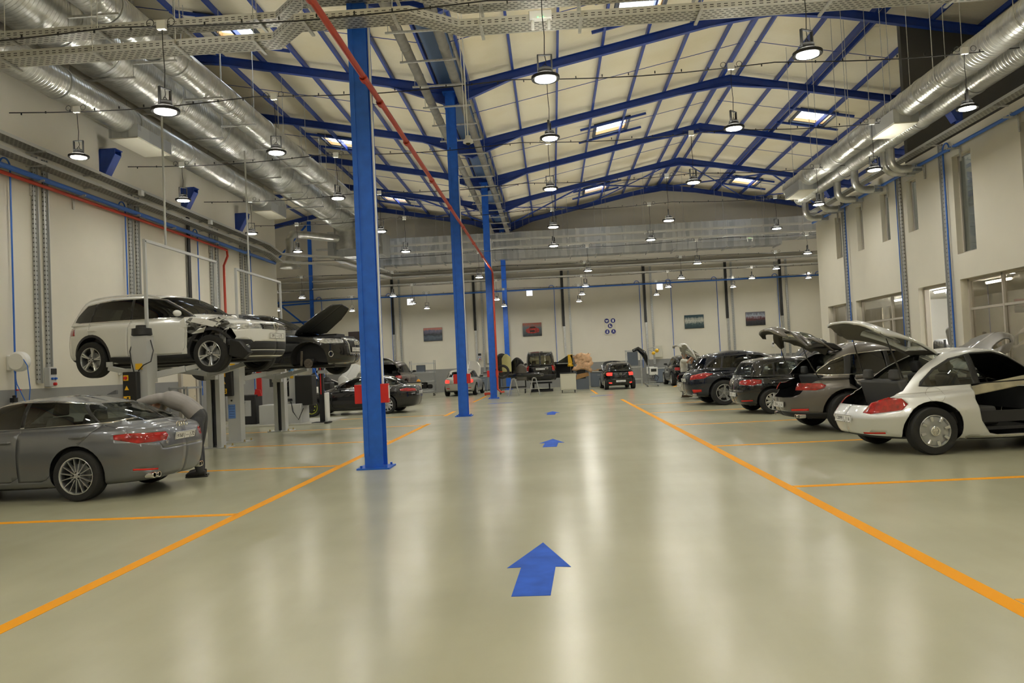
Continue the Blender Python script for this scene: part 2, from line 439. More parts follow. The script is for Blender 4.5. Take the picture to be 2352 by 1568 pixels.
def make_car(P, root, spec_only=False):
    """P: dict with the sizes and outlines of one car; x forward from the rear axle, z up from the ground"""
    g = lambda k, d=None: P.get(k, d)
    W2 = P['W']/2; xf = P['wb']+P['fo']; xr = -P['ro']; c = P['clr']; nf, nr = g('nf', 3.0), g('nr', 3.6)
    zb, zt, zn = P['zbelt'], P['ztail'], P['znose']; t1, t2 = P['t1'], P['t2']
    rows = [(c, c, c+.05, xf-.34, xr+.34, 0, 2, 2), (c, c, c+.05, xf-.30, xr+.30, W2-.17, nf, nr),
            (c+.05, c+.05, c+.11, xf-.08, xr+.09, W2-.06, nf, nr), (.45, .42, .48, xf-.01, xr+.012, W2-.014, nf, nr),
            (zn-.13, .64, P['zbump'], xf, xr, W2, nf, nr), (zn-.03, zb-.14, zt-.13, xf-.04, xr+t1, W2-g('tuck', .012), nf, nr),
            (zn+.03, zb-.03, zt-.02, xf-.14, xr+t2, W2-.045, nf, nr), (zn+.05, zb, zt, xf-.24, xr+t2+.03, W2-.075, nf, nr)]
    gn, gr = g('gnf', 3.2), g('gnr', 3.4)
    gh = [(P['zcowl'], zb+.03, P['zdeck'], P['xcowl'], P['xrg'], W2-.11, gn, gr)]
    for (fm, zmr, xm_r, wm) in g('mid'):     # fraction up the screen, rear z, rear x, inset from half width
        ztop = P['zwt']; zz = P['zcowl']+(ztop-P['zcowl'])*fm
        xx = P['xcowl']+(P['xwt']-P['xcowl'])*fm + .05*math.sin(PI*fm)
        zs = (zb+.03)+(P['zside']-zb-.03)*fm
        gh.append((zz, zs, zmr, xx, xm_r, W2-wm, gn, gr))
    wr = W2-P['wt']
    gh += [(P['zwt'], P['zside'], P['zrr'], P['xwt'], P['xrr'], wr, gn, gr),
           (P['zwt']+.03, P['H']-.035, P['zrr']+.025, P['xwt']-.10, P['xrr']+.07, wr-.10, gn, gr),
           (P['zwt']+.045, P['H']-.008, P['zrr']+.04, P['xwt']-.22, P['xrr']+.17, wr*.55, gn, gr),
           (P['zwt']+.05, P['H'], P['zrr']+.05, P['xwt']-.3, P['xrr']+.24, 0, 2, 2)]
    rows += gh
    Lp = np.stack([loop(r) for r in rows])
    for (fx, fa, fw, fz) in g('flare', ()):          # swollen wings
        k = fa*np.exp(-((Lp[..., 0]-fx)/fw)**2)*np.exp(-((Lp[..., 2]-fz)/.30)**2)
        Lp[..., 1] += k*(Lp[..., 1] > .3*W2)
    ch = np.linalg.norm(np.diff(Lp, axis=0), axis=2).mean(1); t = np.concatenate([[0], np.cumsum(np.maximum(ch, .02))])
    q = []
    for i in range(len(t)-1):
        n = 1 if i == 0 else max(2, int(round((t[i+1]-t[i])/.055))); q += list(np.linspace(t[i], t[i+1], n, endpoint=False))
    q.append(t[-1]); G = pchip(t, Lp, q); nq, npn = G.shape[:2]
    V = G.reshape(-1, 3); V[np.abs(V[:, 1]) < 1e-5, 1] = 0
    V = V.reshape(nq, npn, 3); V[:, 0, 1] = 0; V[:, -1, 1] = 0; V[0, :, 1] = 0; V[-1, :, 1] = 0; V = V.reshape(-1, 3)
    F = [(i*npn+j, i*npn+j+1, (i+1)*npn+j+1, (i+1)*npn+j) for i in range(nq-1) for j in range(npn-1)]
    C = Carver(V.tolist(), F); zgl = zb+.02
    C.band(lambda p, n: p.z < c+.03 and n.z < -.5, 'under')
    lo_f = lambda p: p.y > .35*W2
    up_f = lambda p: p.y > .3*W2 and p.z > zgl-.12
    # lower cladding
    if g('clad'):
        C.band(lambda p, n: p.z < g('clad') and n.z > -.9, 'cladding', ['body'])
    ra = P['ra']
    for k, ax in enumerate((0.0, P['wb'])):
        zc = P['r']+.0
        if g('clad'):
            C.cut([(ax+(ra+.055)*math.cos(2*PI*i/30), zc+.02+(ra+.055)*math.sin(2*PI*i/30)) for i in range(30)], 'cladding', 'side', lo_f, ['body', 'cladding'])
        C.cut([(ax+ra*math.cos(2*PI*i/30), zc+.02+ra*math.sin(2*PI*i/30)) for i in range(30)], 'hole', 'side', lo_f)
    if g('dlo'):
        C.cut(g('dlo'), 'window_trim', 'side', up_f)
        if g('trim') is chrome: C.cut(offset(g('dlo'), .016), 'window_frame', 'side', up_f, ['window_trim'])
        for k, wp in enumerate(g('windows')): C.cut(wp, 'side_window%d' % k, 'side', up_f, ['window_trim', 'window_frame'])
    if g('ws'): C.cut(g('ws'), 'windshield', 'front', lambda p: p.x > P['xwt']-.15 and p.z > P['zcowl']-.01, ['body'])
    if g('gate'): C.cut(g('gate'), 'tailgate', 'rear', lambda p: p.x < g('gate_x', .3), ['body', 'cladding'], dn=.03)
    if g('rw'): C.cut(g('rw'), 'rear_window', 'rear', lambda p: p.x < .6, ['body', 'tailgate'], dn=.03)
    for nm, pl, a in g('corner', ()): C.cut(pl, nm, 'corner', lambda p: p.x < .3, None, a, .05)
    for nm, pl, a in g('fcorner', ()): C.cut(pl, nm, 'fcorner', lambda p: p.x > 1.2, None, a, .05)
    for nm, pl, vw in g('cuts', ()): C.cut(pl, nm, vw, None, None if nm in ('hole', 'plastic', 'grille', 'tail_light', 'reflector') else ['body'])
    for k, dp in enumerate(g('doors', ())): C.cut(dp, 'door%d' % k, 'side', lo_f, ['body', 'cladding'] if not g('clad') else ['body'])
    if g('hood'): C.cut(g('hood'), 'hood', 'top', lambda p: p.x > P['xcowl']-.3 and p.z > zn-.1 and p.z < P['zcowl']+.06, ['body'])
    S = C.parts(); S.pop('hole', None)
    paint = P['paint']; gl = g('glass') or glass_mat('car_glass', (.70, .75, .70)); trim = g('trim', black); inner = g('inner', dark)
    bv = BVHTree.FromPolygons(*(lambda d: ([Vector(v) for v in d[0]], d[2]))(join_sides({sd: (sum((S[k][sd][0] for k in S), []), [], sum(([[i+o for i in f] for f in S[k][sd][2]] for k, o in zip(S, np.concatenate([[0], np.cumsum([len(S[k][sd][0]) for k in S])])[:-1].tolist())), [])) for sd in (1, -1)})))
    def hit(o, d):
        h = bv.ray_cast(Vector(o), Vector(d)); return h[0] if h[0] else None
    root_parts = {}
    gaps = MB()
    def gap_line(pts, view, r=.0017, closed=True):
        for sd in ((1, -1) if view in ('side', 'rear1') else (1,)):
            P3 = []
            n = len(pts)
            for i in range(n if closed else n-1):
                a, b = pts[i], pts[(i+1) % n]; L = math.dist(a, b); k = max(1, int(L/.06))
                for j in range(k): P3.append((a[0]+(b[0]-a[0])*j/k, a[1]+(b[1]-a[1])*j/k))
            if not closed: P3.append(pts[-1])
            run = []
            for u, v in P3:
                h = hit((u, 3*sd, v), (0, -sd, 0)) if view == 'side' else (hit((-6, u*sd, v), (1, 0, 0)) if view == 'rear1' else hit((u, v, 3), (0, 0, -1)))
                if h is not None: run.append(h)
            if len(run) > 2: gaps.tube(run, r, 4, mi=2, closed=closed, cap=not closed)
    for dp in g('doors', ()): gap_line(dp, 'side')
    for ln in g('lines', ()): gap_line(ln, 'side', closed=False)
    if g('gate') and not g('gate_open') : gap_line([p for p in g('gate') if p[0] > .02], 'rear1', closed=False)
    # wheel housings
    for ax in (0.0, P['wb']):
        for sd in (1, -1):
            y1 = (W2-.36)*sd; n = 16; vs = []
            for i in range(n+1):
                a = R(-12)+R(204)*i/n
                h_ = hit((ax+(ra+.02)*math.cos(a), 3*sd, P['r']+.02+(ra+.02)*math.sin(a)), (0, -sd, 0))
                y0 = (min(W2-.05, abs(h_.y)-.015) if h_ else W2-.2)*sd
                for yy in (y0, y1): vs.append((ax+(ra+.004)*math.cos(a), yy, P['r']+.02+(ra+.004)*math.sin(a)))
            k = len(vs); wells = MB(); wells.add(vs+[(ax, y1, P['r'])], [(2*i, 2*i+1, 2*i+3, 2*i+2) for i in range(n)] + [(2*i+1, k, 2*i+3) for i in range(n)]); wells.build('wheel_housing', dark, root)
    mv_open = set(g('removed', ()))
    body = shell('body', join_sides(S.pop('body')), [paint, inner, black], root, .012, 1)
    if gaps.v: gaps.m = [0]*len(gaps.f); gaps.build('panel_gap', black, root)
    u = join_sides(S.pop('under')); shell('underbody', u, [dark], root)
    if 'cladding' in S: shell('cladding', join_sides(S.pop('cladding')), [mat('black_cladding', (.022, .022, .024), .55), inner], root, .01)
    if 'window_trim' in S: 
        for sd in (1, -1): shell('window_trim', S['window_trim'][sd], [trim, inner], root, .01)
        S.pop('window_trim')
    if 'window_frame' in S:
        for sd in (1, -1): shell('window_frame', S['window_frame'][sd], [black, inner], root, .01)
        S.pop('window_frame')
    gate = None
    if 'tailgate' in S: gate = shell('tailgate', join_sides(S.pop('tailgate')), [paint, g('gate_in', inner)], root, .035)
    if 'rear_window' in S:
        rw = shell('rear_window', join_sides(S.pop('rear_window')), [g('rglass') or gl, gl], gate or root)
    if 'windshield' in S: shell('windshield', join_sides(S.pop('windshield')), [gl], root)
    hood = None
    if 'hood' in S: hood = shell('hood', join_sides(S.pop('hood')), [paint, g('hood_in', inner)], root, .03)
    lens = {'tail_light': mat('tail_light_red', (.36, .008, .008), .12, coat=1.0, noise=(14, .5)), 'reflector': mat('reflector_red', (.65, .02, .01), .25), 'tail_light_lit': mat('tail_light_lit', (.9, .03, .02), .2, emit=2.2),
            'headlight': mat('headlight_lens', (.55, .57, .6), .08, .6, coat=1.0, noise=(18, .5)), 'grille': mat('grille_black', (.01, .01, .01), .3), 'plastic': dark, 'chrome': chrome}
    for nm in list(S):
        base = nm.rstrip('0123456789')
        if nm in lens or base in lens:
            for sd in (1, -1):
                par = gate if (gate and base == 'tail_light' and g('gate_light')) else root
                V_, N_, F_ = S[nm][sd]
                if nm in ('grille', 'plastic'):
                    if sd == 1: shell(nm, join_sides(S[nm]), [lens[base], inner], root, .015)
                else: shell(base if base != 'tail_light_lit' else 'tail_light', (V_, N_, F_), [lens[base], inner], par, .02)
            S.pop(nm)
    doors = {}
    for k, dp in enumerate(g('doors', ())):
        if 'door%d' % k in S:
            for sd in (1, -1):
                if (k, sd) in mv_open: continue
                doors[k, sd] = d = shell(g('door_names', ['door']*9)[k], S['door%d' % k][sd], [paint, inner], root, .02)
            S.pop('door%d' % k)
    wod = g('win_door', {})
    for k in range(len(g('windows', ()))):
        nm = 'side_window%d' % k
        if nm in S:
            for sd in (1, -1):
                if (k, sd) in g('no_window', ()): continue
                shell('side_window', S[nm][sd], [g('sglass') or gl], doors.get((wod.get(k, -1), sd)) or root)
    for k, (hx, hz) in enumerate(g('handles', ())):
        for sd in (1, -1):
            if doors and (k, sd) not in doors: continue
            h = hit((hx, 3*sd, hz), (0, -sd, 0))
            if h is None: continue
            b = MB(); b.tube([(hx+.10, h.y, hz), (hx+.085, h.y+.03*sd, hz), (hx-.085, h.y+.03*sd, hz+.004), (hx-.10, h.y, hz+.004)], .014, 6)
            b.build('door_handle', g('handle_mat') or paint, doors.get((k, sd)) or root)
    # interior
    if g('interior', True):
        b = MB(); fl = c+.12; wi = W2-.16; xa, xb = g('seats', (P['xcowl']-1.35, .35))
        b.box(((P['xcowl']+xr)/2+.1, 0, fl+.03), (P['xcowl']-xr-1.1, 2*wi, .04)); b.box((xr+.58, 0, fl+.28), (.5, 2*wi-.5, .04))
        b.box((P['xcowl']-.12, 0, fl+.42), (.45, 2*wi, .34)); 
        for sd in (1, -1):
            b.box(((P['xcowl']+xr)/2+.2, sd*(wi+.0), fl+.2), (P['xcowl']-xr-1.5, .03, g('side_h', .45)))
        st = MB()
        def seat(x, y, w):
            st.box((x, y, fl+.2), (.5, w, .26), taper=.9)
            st.box((x-.28, y, fl+.52), (.15, w, .62), rot=Matrix.Rotation(R(-14), 3, 'Y'), taper=.8)
            st.box((x-.36, y, fl+.93), (.1, w*.5, .17), rot=Matrix.Rotation(R(-10), 3, 'Y'), taper=.85)
        for sd in (.37, -.37): seat(xa, sd, .5)
        st.box((xb, 0, fl+.2), (.5, 1.25, .26), taper=.92); st.box((xb-.28, 0, fl+.48), (.15, 1.25, .58), rot=Matrix.Rotation(R(-16), 3, 'Y'), taper=.92)
        for sd in (.38, -.38): st.box((xb-.37, sd, fl+.84), (.09, .24, .15), taper=.85)
        b.build('interior', g('in_mat', mat('cabin_dark', (.03, .03, .032), .8)), root)
        st.build('seats', g('seat_mat', mat('seat_cloth', (.045, .047, .05), .85)), root, bevel=.03)
        sw = MB(); cx = P['xcowl']-.50; sw.tube([(cx-.05*math.sin(a), .37+.18*math.cos(a), fl+.62+.17*math.sin(a)) for a in np.linspace(0, 2*PI, 20, endpoint=False)], .014, 6, closed=True)
        sw.build('steering_wheel', black, root)
    # wheels
    for ax, sg_ in ((0.0, 'r'), (P['wb'], 'f')):
        for sd in (1, -1):
            if (sg_, sd) in g('no_wheel', ()): continue
            o = bpy.data.objects.new('wheel', tyre_mesh(P['r'], P['rr'], P['tw'])); COL.objects.link(o); o.parent = root
            o.location = (ax, sd*(W2-P['tw']/2-.025), P['r']); o.rotation_euler = (0, 0, (0 if sd > 0 else PI) + (g('steer', 0) if sg_ == 'f' else 0))
            rm = rim_mesh(P['rr'], g('rim2', P['rim']) if (sg_ == 'f' and (sd > 0 or g('rim2') != 'spare')) else P['rim'], g('rim_mat'))
            q = bpy.data.objects.new('rim', rm); COL.objects.link(q); q.parent = o; q.location = (0, P['tw']/2-.105, 0); q.rotation_euler = (0, R(17*ax+sd*9), 0)
    # mirrors
    if g('mirror'):
        mx_, mz_ = g('mirror')
        for sd in (1, -1):
            h = hit((mx_, 3*sd, mz_-.05), (0, -sd, 0)); y = (abs(h.y) if h else W2-.15)
            b = MB(); b.ball((mx_+.02, sd*(y+.17), mz_+.03), (.062, .105, .062), 12, 8); 
            b.box((mx_-.035, sd*(y+.17), mz_+.03), (.03, .17, .095), mi=1); b.box((mx_, sd*(y+.05), mz_-.03), (.05, .12, .035), mi=1)
            b.build('wing_mirror', [paint if not g('mirror_black') else black, black], root)
    if g('rails'):
        x0, x1, zz = g('rails')
        for sd in (1, -1):
            pts = []
            for i in range(13):
                f = i/12; x = x0+(x1-x0)*f; h = hit((x, sd*(wr-.06), 3), (0, 0, -1))
                if h: pts.append((x, sd*(wr-.06), h.z+zz*math.sin(PI*min(1, max(0, f*1.0)))**.35))
            b = MB(); b.tube(pts, .016, 6); b.build('roof_rail', g('rail_mat', galv), root)
    for sd in (1, -1):
        for (ex, ey, ez) in g('exhaust', ()):
            b = MB(); b.lathe([(.03, 0), (.04, 0), (.042, .02), (.04, .12)], 14, axis='X'); b.build('exhaust_tip', chrome, root, (ex, ey*sd, ez))
    if g('plate'):
        pz, tilt, txt, pw = g('plate'); h = hit((-6, .0, pz), (1, 0, 0)); h2 = hit((-6, .2, pz), (1, 0, 0))
        if h: plate(root if not g('plate_gate') else gate, (h.x-.012, 0, pz), tilt, txt, pw)
    if g('fplate'):
        pz, tilt, txt, pw = g('fplate'); h = hit((9, 0, pz), (-1, 0, 0))
        if h: plate(root, (h.x+.012, 0, pz), tilt, txt, pw, face=1)
    if g('wiper'):
        y0, z0, y1, z1 = g('wiper'); a = hit((-6, y0, z0), (1, 0, 0)); b_ = hit((-6, y1, z1), (1, 0, 0))
        if a and b_: w_ = MB(); w_.beam(a+Vector((-.015, 0, .01)), b_+Vector((-.02, 0, .012)), .02, .015); w_.build('wiper', black, gate or root)
    info = dict(body=body, gate=gate, hood=hood, doors=doors, hit=hit, W2=W2, xf=xf, xr=xr)
    def swing(o, piv, ang, axis='Y'):
        if o is None: return
        pv = Vector(piv); o.matrix_parent_inverse = Matrix.Identity(4)
        o.matrix_local = Matrix.Translation(pv) @ Matrix.Rotation(ang, 4, axis) @ Matrix.Translation(-pv)
    if g('gate_open'): swing(gate, g('gate_open')[0], g('gate_open')[1])
    for k_, a_ in g('door_open', {}).items():
        d = doors.get(k_)
        if d:
            pv = (max(p[0] for p in g('doors')[k_[0]])-.03, k_[1]*(W2-.1), 0); swing(d, pv, -a_*k_[1], 'Z')
    if g('hood_open'): swing(hood, g('hood_open')[0], g('hood_open')[1])
    info['swing'] = swing
    return info
def rings_emblem(parent, p, s, face=-1):
    b = MB()
    for i in range(4):
        y = (i-1.5)*s*.72; b.tube([(0, y+s*.5*math.cos(a), s*.5*math.sin(a)) for a in np.linspace(0, 2*PI, 20, endpoint=False)], s*.10, 6, closed=True)
    return b.build('emblem', chrome, parent, p)
def vw_emblem(b, s, fr, mi=0):
    """round badge with two chevrons; fr maps (a,b,t)"""
    b.tube([fr(s*math.cos(a), s*math.sin(a), 0) for a in np.linspace(0, 2*PI, 24, endpoint=False)], s*.09, 5, mi, closed=True)
    for pts in ([(-.36, .88), (0, .12), (.36, .88)], [(-.88, .34), (-.42, -.78), (0, .0), (.42, -.78), (.88, .34)]):
        b.tube([fr(a*s, c*s, 0) for a, c in pts], s*.085, 5, mi)
# ---------------------------------------------------------------- paints and car outlines
def paint(name, col, metal=0.0, rough=0.3, flake=0.0):
    return mat(name, col, rough, metal, coat=1.0, spec=.25)
p_grey = paint('paint_dark_grey_metallic', (.17, .178, .195), .65, .36)
p_silver = paint('paint_silver', (.70, .71, .71), .4, .34)
p_black = paint('paint_black', (.006, .006, .007), 0, .25)
p_brown = paint('paint_grey_brown_metallic', (.15, .14, .13), .6, .36)
p_white = paint('paint_white', (.82, .82, .79), 0, .3)
p_beige = paint('paint_light_beige_silver', (.50, .48, .43), .4, .36)
p_navy = paint('paint_blue_black', (.008, .011, .022), .1, .25)
tint = glass_mat('tinted_glass', (.06, .065, .06)); clearg = glass_mat('car_glass', (.70, .75, .70))
def base(**k):
    d = dict(clr=.16, nf=3.0, nr=3.6, r=.33, rr=.225, tw=.22, ra=.385, t1=.03, t2=.08, zbump=.60, znose=.68, wt=.32,
             rim=(5, 'v'), mid=[(.5, 1.2, -.3, .19)], zside=1.32, zdeck=.98)
    d.update(k); return d
A5 = base(nr=4.4, W=1.843, H=1.386, wb=2.824, fo=.87, ro=1.04, clr=.15, r=.335, rr=.245, tw=.245, ra=.375, zbelt=.90, ztail=.93, znose=.66, zbump=.60, t1=.02, t2=.06,
  zcowl=.95, xcowl=2.28, zdeck=.975, xrg=-.80, mid=[(.5, 1.105, -.50, .175)], zwt=1.30, xwt=1.42, zside=1.335, xrr=-.12, zrr=1.235, wt=.325,
  paint=p_grey, trim=chrome,
  dlo=[(1.98, .945), (-.38, 1.005), (-.62, 1.055), (-.40, 1.165), (-.05, 1.265), (.45, 1.325), (.95, 1.335), (1.3, 1.295), (1.62, 1.17)],
  windows=[[(1.90, .965), (.86, .972), (.86, 1.308), (1.0, 1.312), (1.27, 1.275), (1.58, 1.155)], [(.80, .975), (-.20, 1.015), (.10, 1.275), (.45, 1.305), (.80, 1.31)], [(-.25, 1.018), (-.36, 1.022), (-.575, 1.062), (-.38, 1.15), (-.06, 1.245), (.05, 1.265)]],
  win_door={0: 0, 1: 1, 2: 1},
  doors=[[(2.0, .93), (.83, .96), (.83, .33), (.95, .27), (1.95, .27), (2.08, .4)], [(.83, .96), (-.30, 1.0), (-.12, .80), (.25, .50), (.42, .30), (.5, .27), (.83, .27)]],
  handles=[(1.02, .80), (-.02, .84)], rw=[(-.1, 1.012), (.58, 1.012), (.50, 1.10), (.42, 1.225), (.35, 1.262), (-.1, 1.262)],
  gate=[(-.1, .63), (.50, .63), (.55, .74), (.80, .78), (.72, .98), (.62, 1.01), (.60, 1.04), (.52, 1.15), (.44, 1.25), (.36, 1.27), (-.1, 1.27)], gate_x=-.05,
  corner=[('tail_light', [(-1.03, .40, .80), (-1.0, .42, .735), (-.86, .80, .72), (-.60, .92, .79), (-.60, .92, .845), (-.75, .86, .86), (-1.0, .42, .845)], 45),
          ('reflector', [(-1.03, .62, .345), (-.83, .86, .365), (-.83, .86, .39), (-1.03, .62, .37)], 45)],
  handle_mat=p_grey, rim=(15, 'thin'), mirror=(1.82, .98), plate=(.765, R(-14), '9768 | \u2014 | 72', .50), exhaust=[(-.95, .52, .285), (-.93, .60, .285)])
BEETLE = base(W=1.808, H=1.486, wb=2.537, fo=.86, ro=.88, clr=.17, r=.333, rr=.225, tw=.22, ra=.40, nf=2.6, nr=3.5, zbelt=.90, ztail=.80, znose=.66, zbump=.52, t1=.10, t2=.20, tuck=.04,
  zcowl=.98, xcowl=2.0, zdeck=.86, xrg=-.64, mid=[(.35, 1.02, -.40, .16), (.7, 1.235, -.02, .215)], zwt=1.385, xwt=1.36, zside=1.43, xrr=.38, zrr=1.395, wt=.31, gnr=2.7, gnf=2.8,
  flare=[(0, .075, .52, .62), (2.537, .07, .52, .62)], paint=p_silver,
  dlo=[(1.78, .985), (.02, .945), (-.10, .955), (-.06, 1.02), (.16, 1.20), (.42, 1.335), (.72, 1.405), (1.05, 1.41), (1.35, 1.33), (1.62, 1.15)],
  windows=[[(1.70, 1.0), (.74, .975), (.70, 1.385), (1.04, 1.39), (1.32, 1.31), (1.57, 1.15)], [(.64, .972), (.04, .96), (-.06, .968), (-.02, 1.02), (.19, 1.19), (.44, 1.315), (.62, 1.365)]],
  doors=[[(1.86, .96), (1.70, 1.0), (1.57, 1.15), (1.32, 1.31), (1.04, 1.39), (.70, 1.385), (.74, .975), (.60, .96), (.60, .75), (.66, .45), (.78, .27), (.9, .24), (1.75, .24), (1.86, .34)]],
  removed=[(0, -1)], no_window=[(0, -1)], win_door={0: 0},
  gate=[(-.1, .70), (.50, .70), (.58, .77), (.64, .90), (.58, 1.05), (.50, 1.22), (.42, 1.36), (.36, 1.41), (-.1, 1.43)], gate_x=.48,
  rw=[(-.1, 1.04), (.46, 1.04), (.42, 1.18), (.34, 1.33), (.30, 1.37), (-.1, 1.38)], gate_open=((.44, 0, 1.45), R(53)), gate_in=mat('gate_lining', (.10, .10, .095), .7),
  corner=[('tail_light', [(-.86, .50, .60), (-.80, .62, .585), (-.50, .90, .64), (-.42, .91, .72), (-.50, .88, .80), (-.66, .78, .815), (-.80, .60, .74)], 50),
          ('reflector', [(-.88, .45, .29), (-.70, .72, .30), (-.70, .72, .325), (-.88, .45, .315)], 35)],
  cuts=[('plastic', [(-.1, .15), (.70, .15), (.78, .22), (.62, .262), (.40, .285), (-.1, .285)], 'rear'), ('chrome', [(.45, .215), (2.1, .215), (2.1, .235), (.45, .235)], 'side')],
  lines=[[(.06+.115*math.cos(a), .835+.105*math.sin(a)) for a in np.linspace(0, 2*PI, 20)]], rim='beetle', seat_mat=mat('seat_grey', (.075, .075, .078), .85), mirror=(1.70, .98), plate=(.50, R(8), '12099 | \u0644 | 6', .50), seats=(.85, .10), side_h=.16)
TIGUAN = base(W=1.839, H=1.632, wb=2.681, fo=.89, ro=.915, clr=.24, r=.358, rr=.242, tw=.235, ra=.425, nf=3.4, zbelt=1.02, ztail=1.04, znose=.92, zbump=.70, t1=.02, t2=.05, clad=.385,
  zcowl=1.13, xcowl=2.44, zdeck=1.07, xrg=-.83, mid=[(.5, 1.31, -.67, .165)], zwt=1.545, xwt=1.60, zside=1.565, xrr=-.47, zrr=1.535, wt=.275, gnr=4.2,
  paint=p_white, glass=glass_mat('suv_glass', (.55, .58, .50)), sglass=tint, trim=chrome,
  dlo=[(2.24, 1.09), (-.36, 1.09), (-.54, 1.12), (-.46, 1.26), (-.22, 1.46), (.4, 1.53), (1.2, 1.532), (1.56, 1.478), (1.96, 1.265)],
  windows=[[(2.13, 1.105), (.92, 1.105), (.92, 1.505), (1.2, 1.508), (1.52, 1.455), (1.89, 1.25)], [(.86, 1.105), (-.04, 1.11), (.08, 1.485), (.4, 1.503), (.86, 1.508)], [(-.10, 1.11), (-.33, 1.112), (-.485, 1.135), (-.41, 1.26), (-.19, 1.435), (.02, 1.478)]],
  doors=[[(2.2, 1.07), (.89, 1.08), (.89, .40), (.95, .385), (2.08, .385), (2.16, .5)], [(.89, 1.08), (-.1, 1.085), (-.05, .86), (.28, .72), (.47, .45), (.5, .385), (.89, .385)],
         [(2.24, 1.03), (2.19, .55), (2.24, .385), (3.02, .385), (3.17, .66), (3.10, .80), (2.98, .97), (2.62, 1.03)]],
  door_names=['door', 'door', 'fender'], removed=[(2, -1)], win_door={0: 0, 1: 1}, handles=[(1.08, .92), (.05, .93)],
  ws=[(-.1, 1.15), (.76, 1.15), (.62, 1.50), (.5, 1.53), (-.1, 1.54)],
  hood=[(2.44, -.1), (2.44, .60), (2.5, .74), (3.0, .74), (3.36, .60), (3.43, -.1)],
  rw=[(-.1, 1.10), (.62, 1.10), (.55, 1.46), (-.1, 1.48)],
  corner=[('tail_light', [(-.92, .50, .86), (-.92, .50, 1.0), (-.70, .90, 1.0), (-.62, .92, .86)], 45)],
  fcorner=[('headlight', [(3.52, .36, .80), (3.52, .36, .895), (3.25, .86, .905), (3.04, .92, .935), (3.10, .90, .845), (3.26, .84, .79)], 40)],
  cuts=[('grille', [(-.1, .79), (.42, .79), (.42, .90), (-.1, .90)], 'front'), ('plastic', [(.52, .50), (.83, .50), (.80, .62), (.60, .59)], 'front'), ('plastic', [(-.1, .40), (.75, .40), (.55, .56), (-.1, .56)], 'front')],
  rim=(5, 'y'), mirror=(2.0, 1.13), rails=(-.35, 1.4, .03), rail_mat=p_white, fplate=(.665, 0, '39 | \u2014 | 72', .50), seats=(.95, .1))
Q5 = base(W=1.88, H=1.653, wb=2.807, fo=.88, ro=.94, clr=.24, r=.36, rr=.24, tw=.235, ra=.43, zbelt=1.02, ztail=1.02, znose=.86, zbump=.7, t1=.03, t2=.09,
  zcowl=1.12, xcowl=2.30, zdeck=1.06, xrg=-.78, mid=[(.5, 1.3, -.66, .17)], zwt=1.54, xwt=1.45, zside=1.56, xrr=-.48, zrr=1.50, wt=.29, paint=p_black, sglass=tint,
  dlo=[(2.1, 1.08), (-.4, 1.09), (-.56, 1.12), (-.3, 1.45), (.3, 1.52), (1.0, 1.525), (1.4, 1.47), (1.8, 1.26)],
  windows=[[(2.0, 1.1), (.86, 1.105), (.86, 1.49), (1.0, 1.495), (1.38, 1.45), (1.75, 1.25)], [(.8, 1.105), (-.36, 1.11), (-.49, 1.13), (-.27, 1.43), (.3, 1.49), (.8, 1.495)]],
  doors=[[(2.15, 1.06), (.83, 1.08), (.83, .4), (2.1, .36), (2.2, .5)], [(.83, 1.08), (-.3, 1.085), (-.1, .86), (.28, .72), (.47, .45), (.83, .36)]],
  ws=[(-.1, 1.14), (.78, 1.14), (.62, 1.48), (.5, 1.51), (-.1, 1.53)], hood=[(2.36, -.1), (2.38, .64), (2.5, .80), (3.1, .74), (3.44, .62), (3.55, -.1)], hood_open=((2.34, 0, 1.08), R(-43)), hood_in=mat('hood_lining', (.03, .03, .025), .85),
  fcorner=[('headlight', [(3.60, .50, .76), (3.60, .50, .86), (3.30, .86, .90), (3.10, .93, .90), (3.14, .92, .82), (3.34, .84, .76)], 40)],
  cuts=[('chrome', [(.30, .50), (.40, .86), (-.1, .86), (-.1, .84), (.36, .84), (.27, .52), (-.1, .52), (-.1, .50)], 'front'), ('grille', [(-.1, .53), (.26, .53), (.34, .83), (-.1, .83)], 'front')],
  rim=(5, 'solid'), mirror=(1.9, 1.12), no_wheel=[('f', -1)], fplate=(.60, 0, '7215 | \u2014 | 6', .50), seats=(.8, .1))
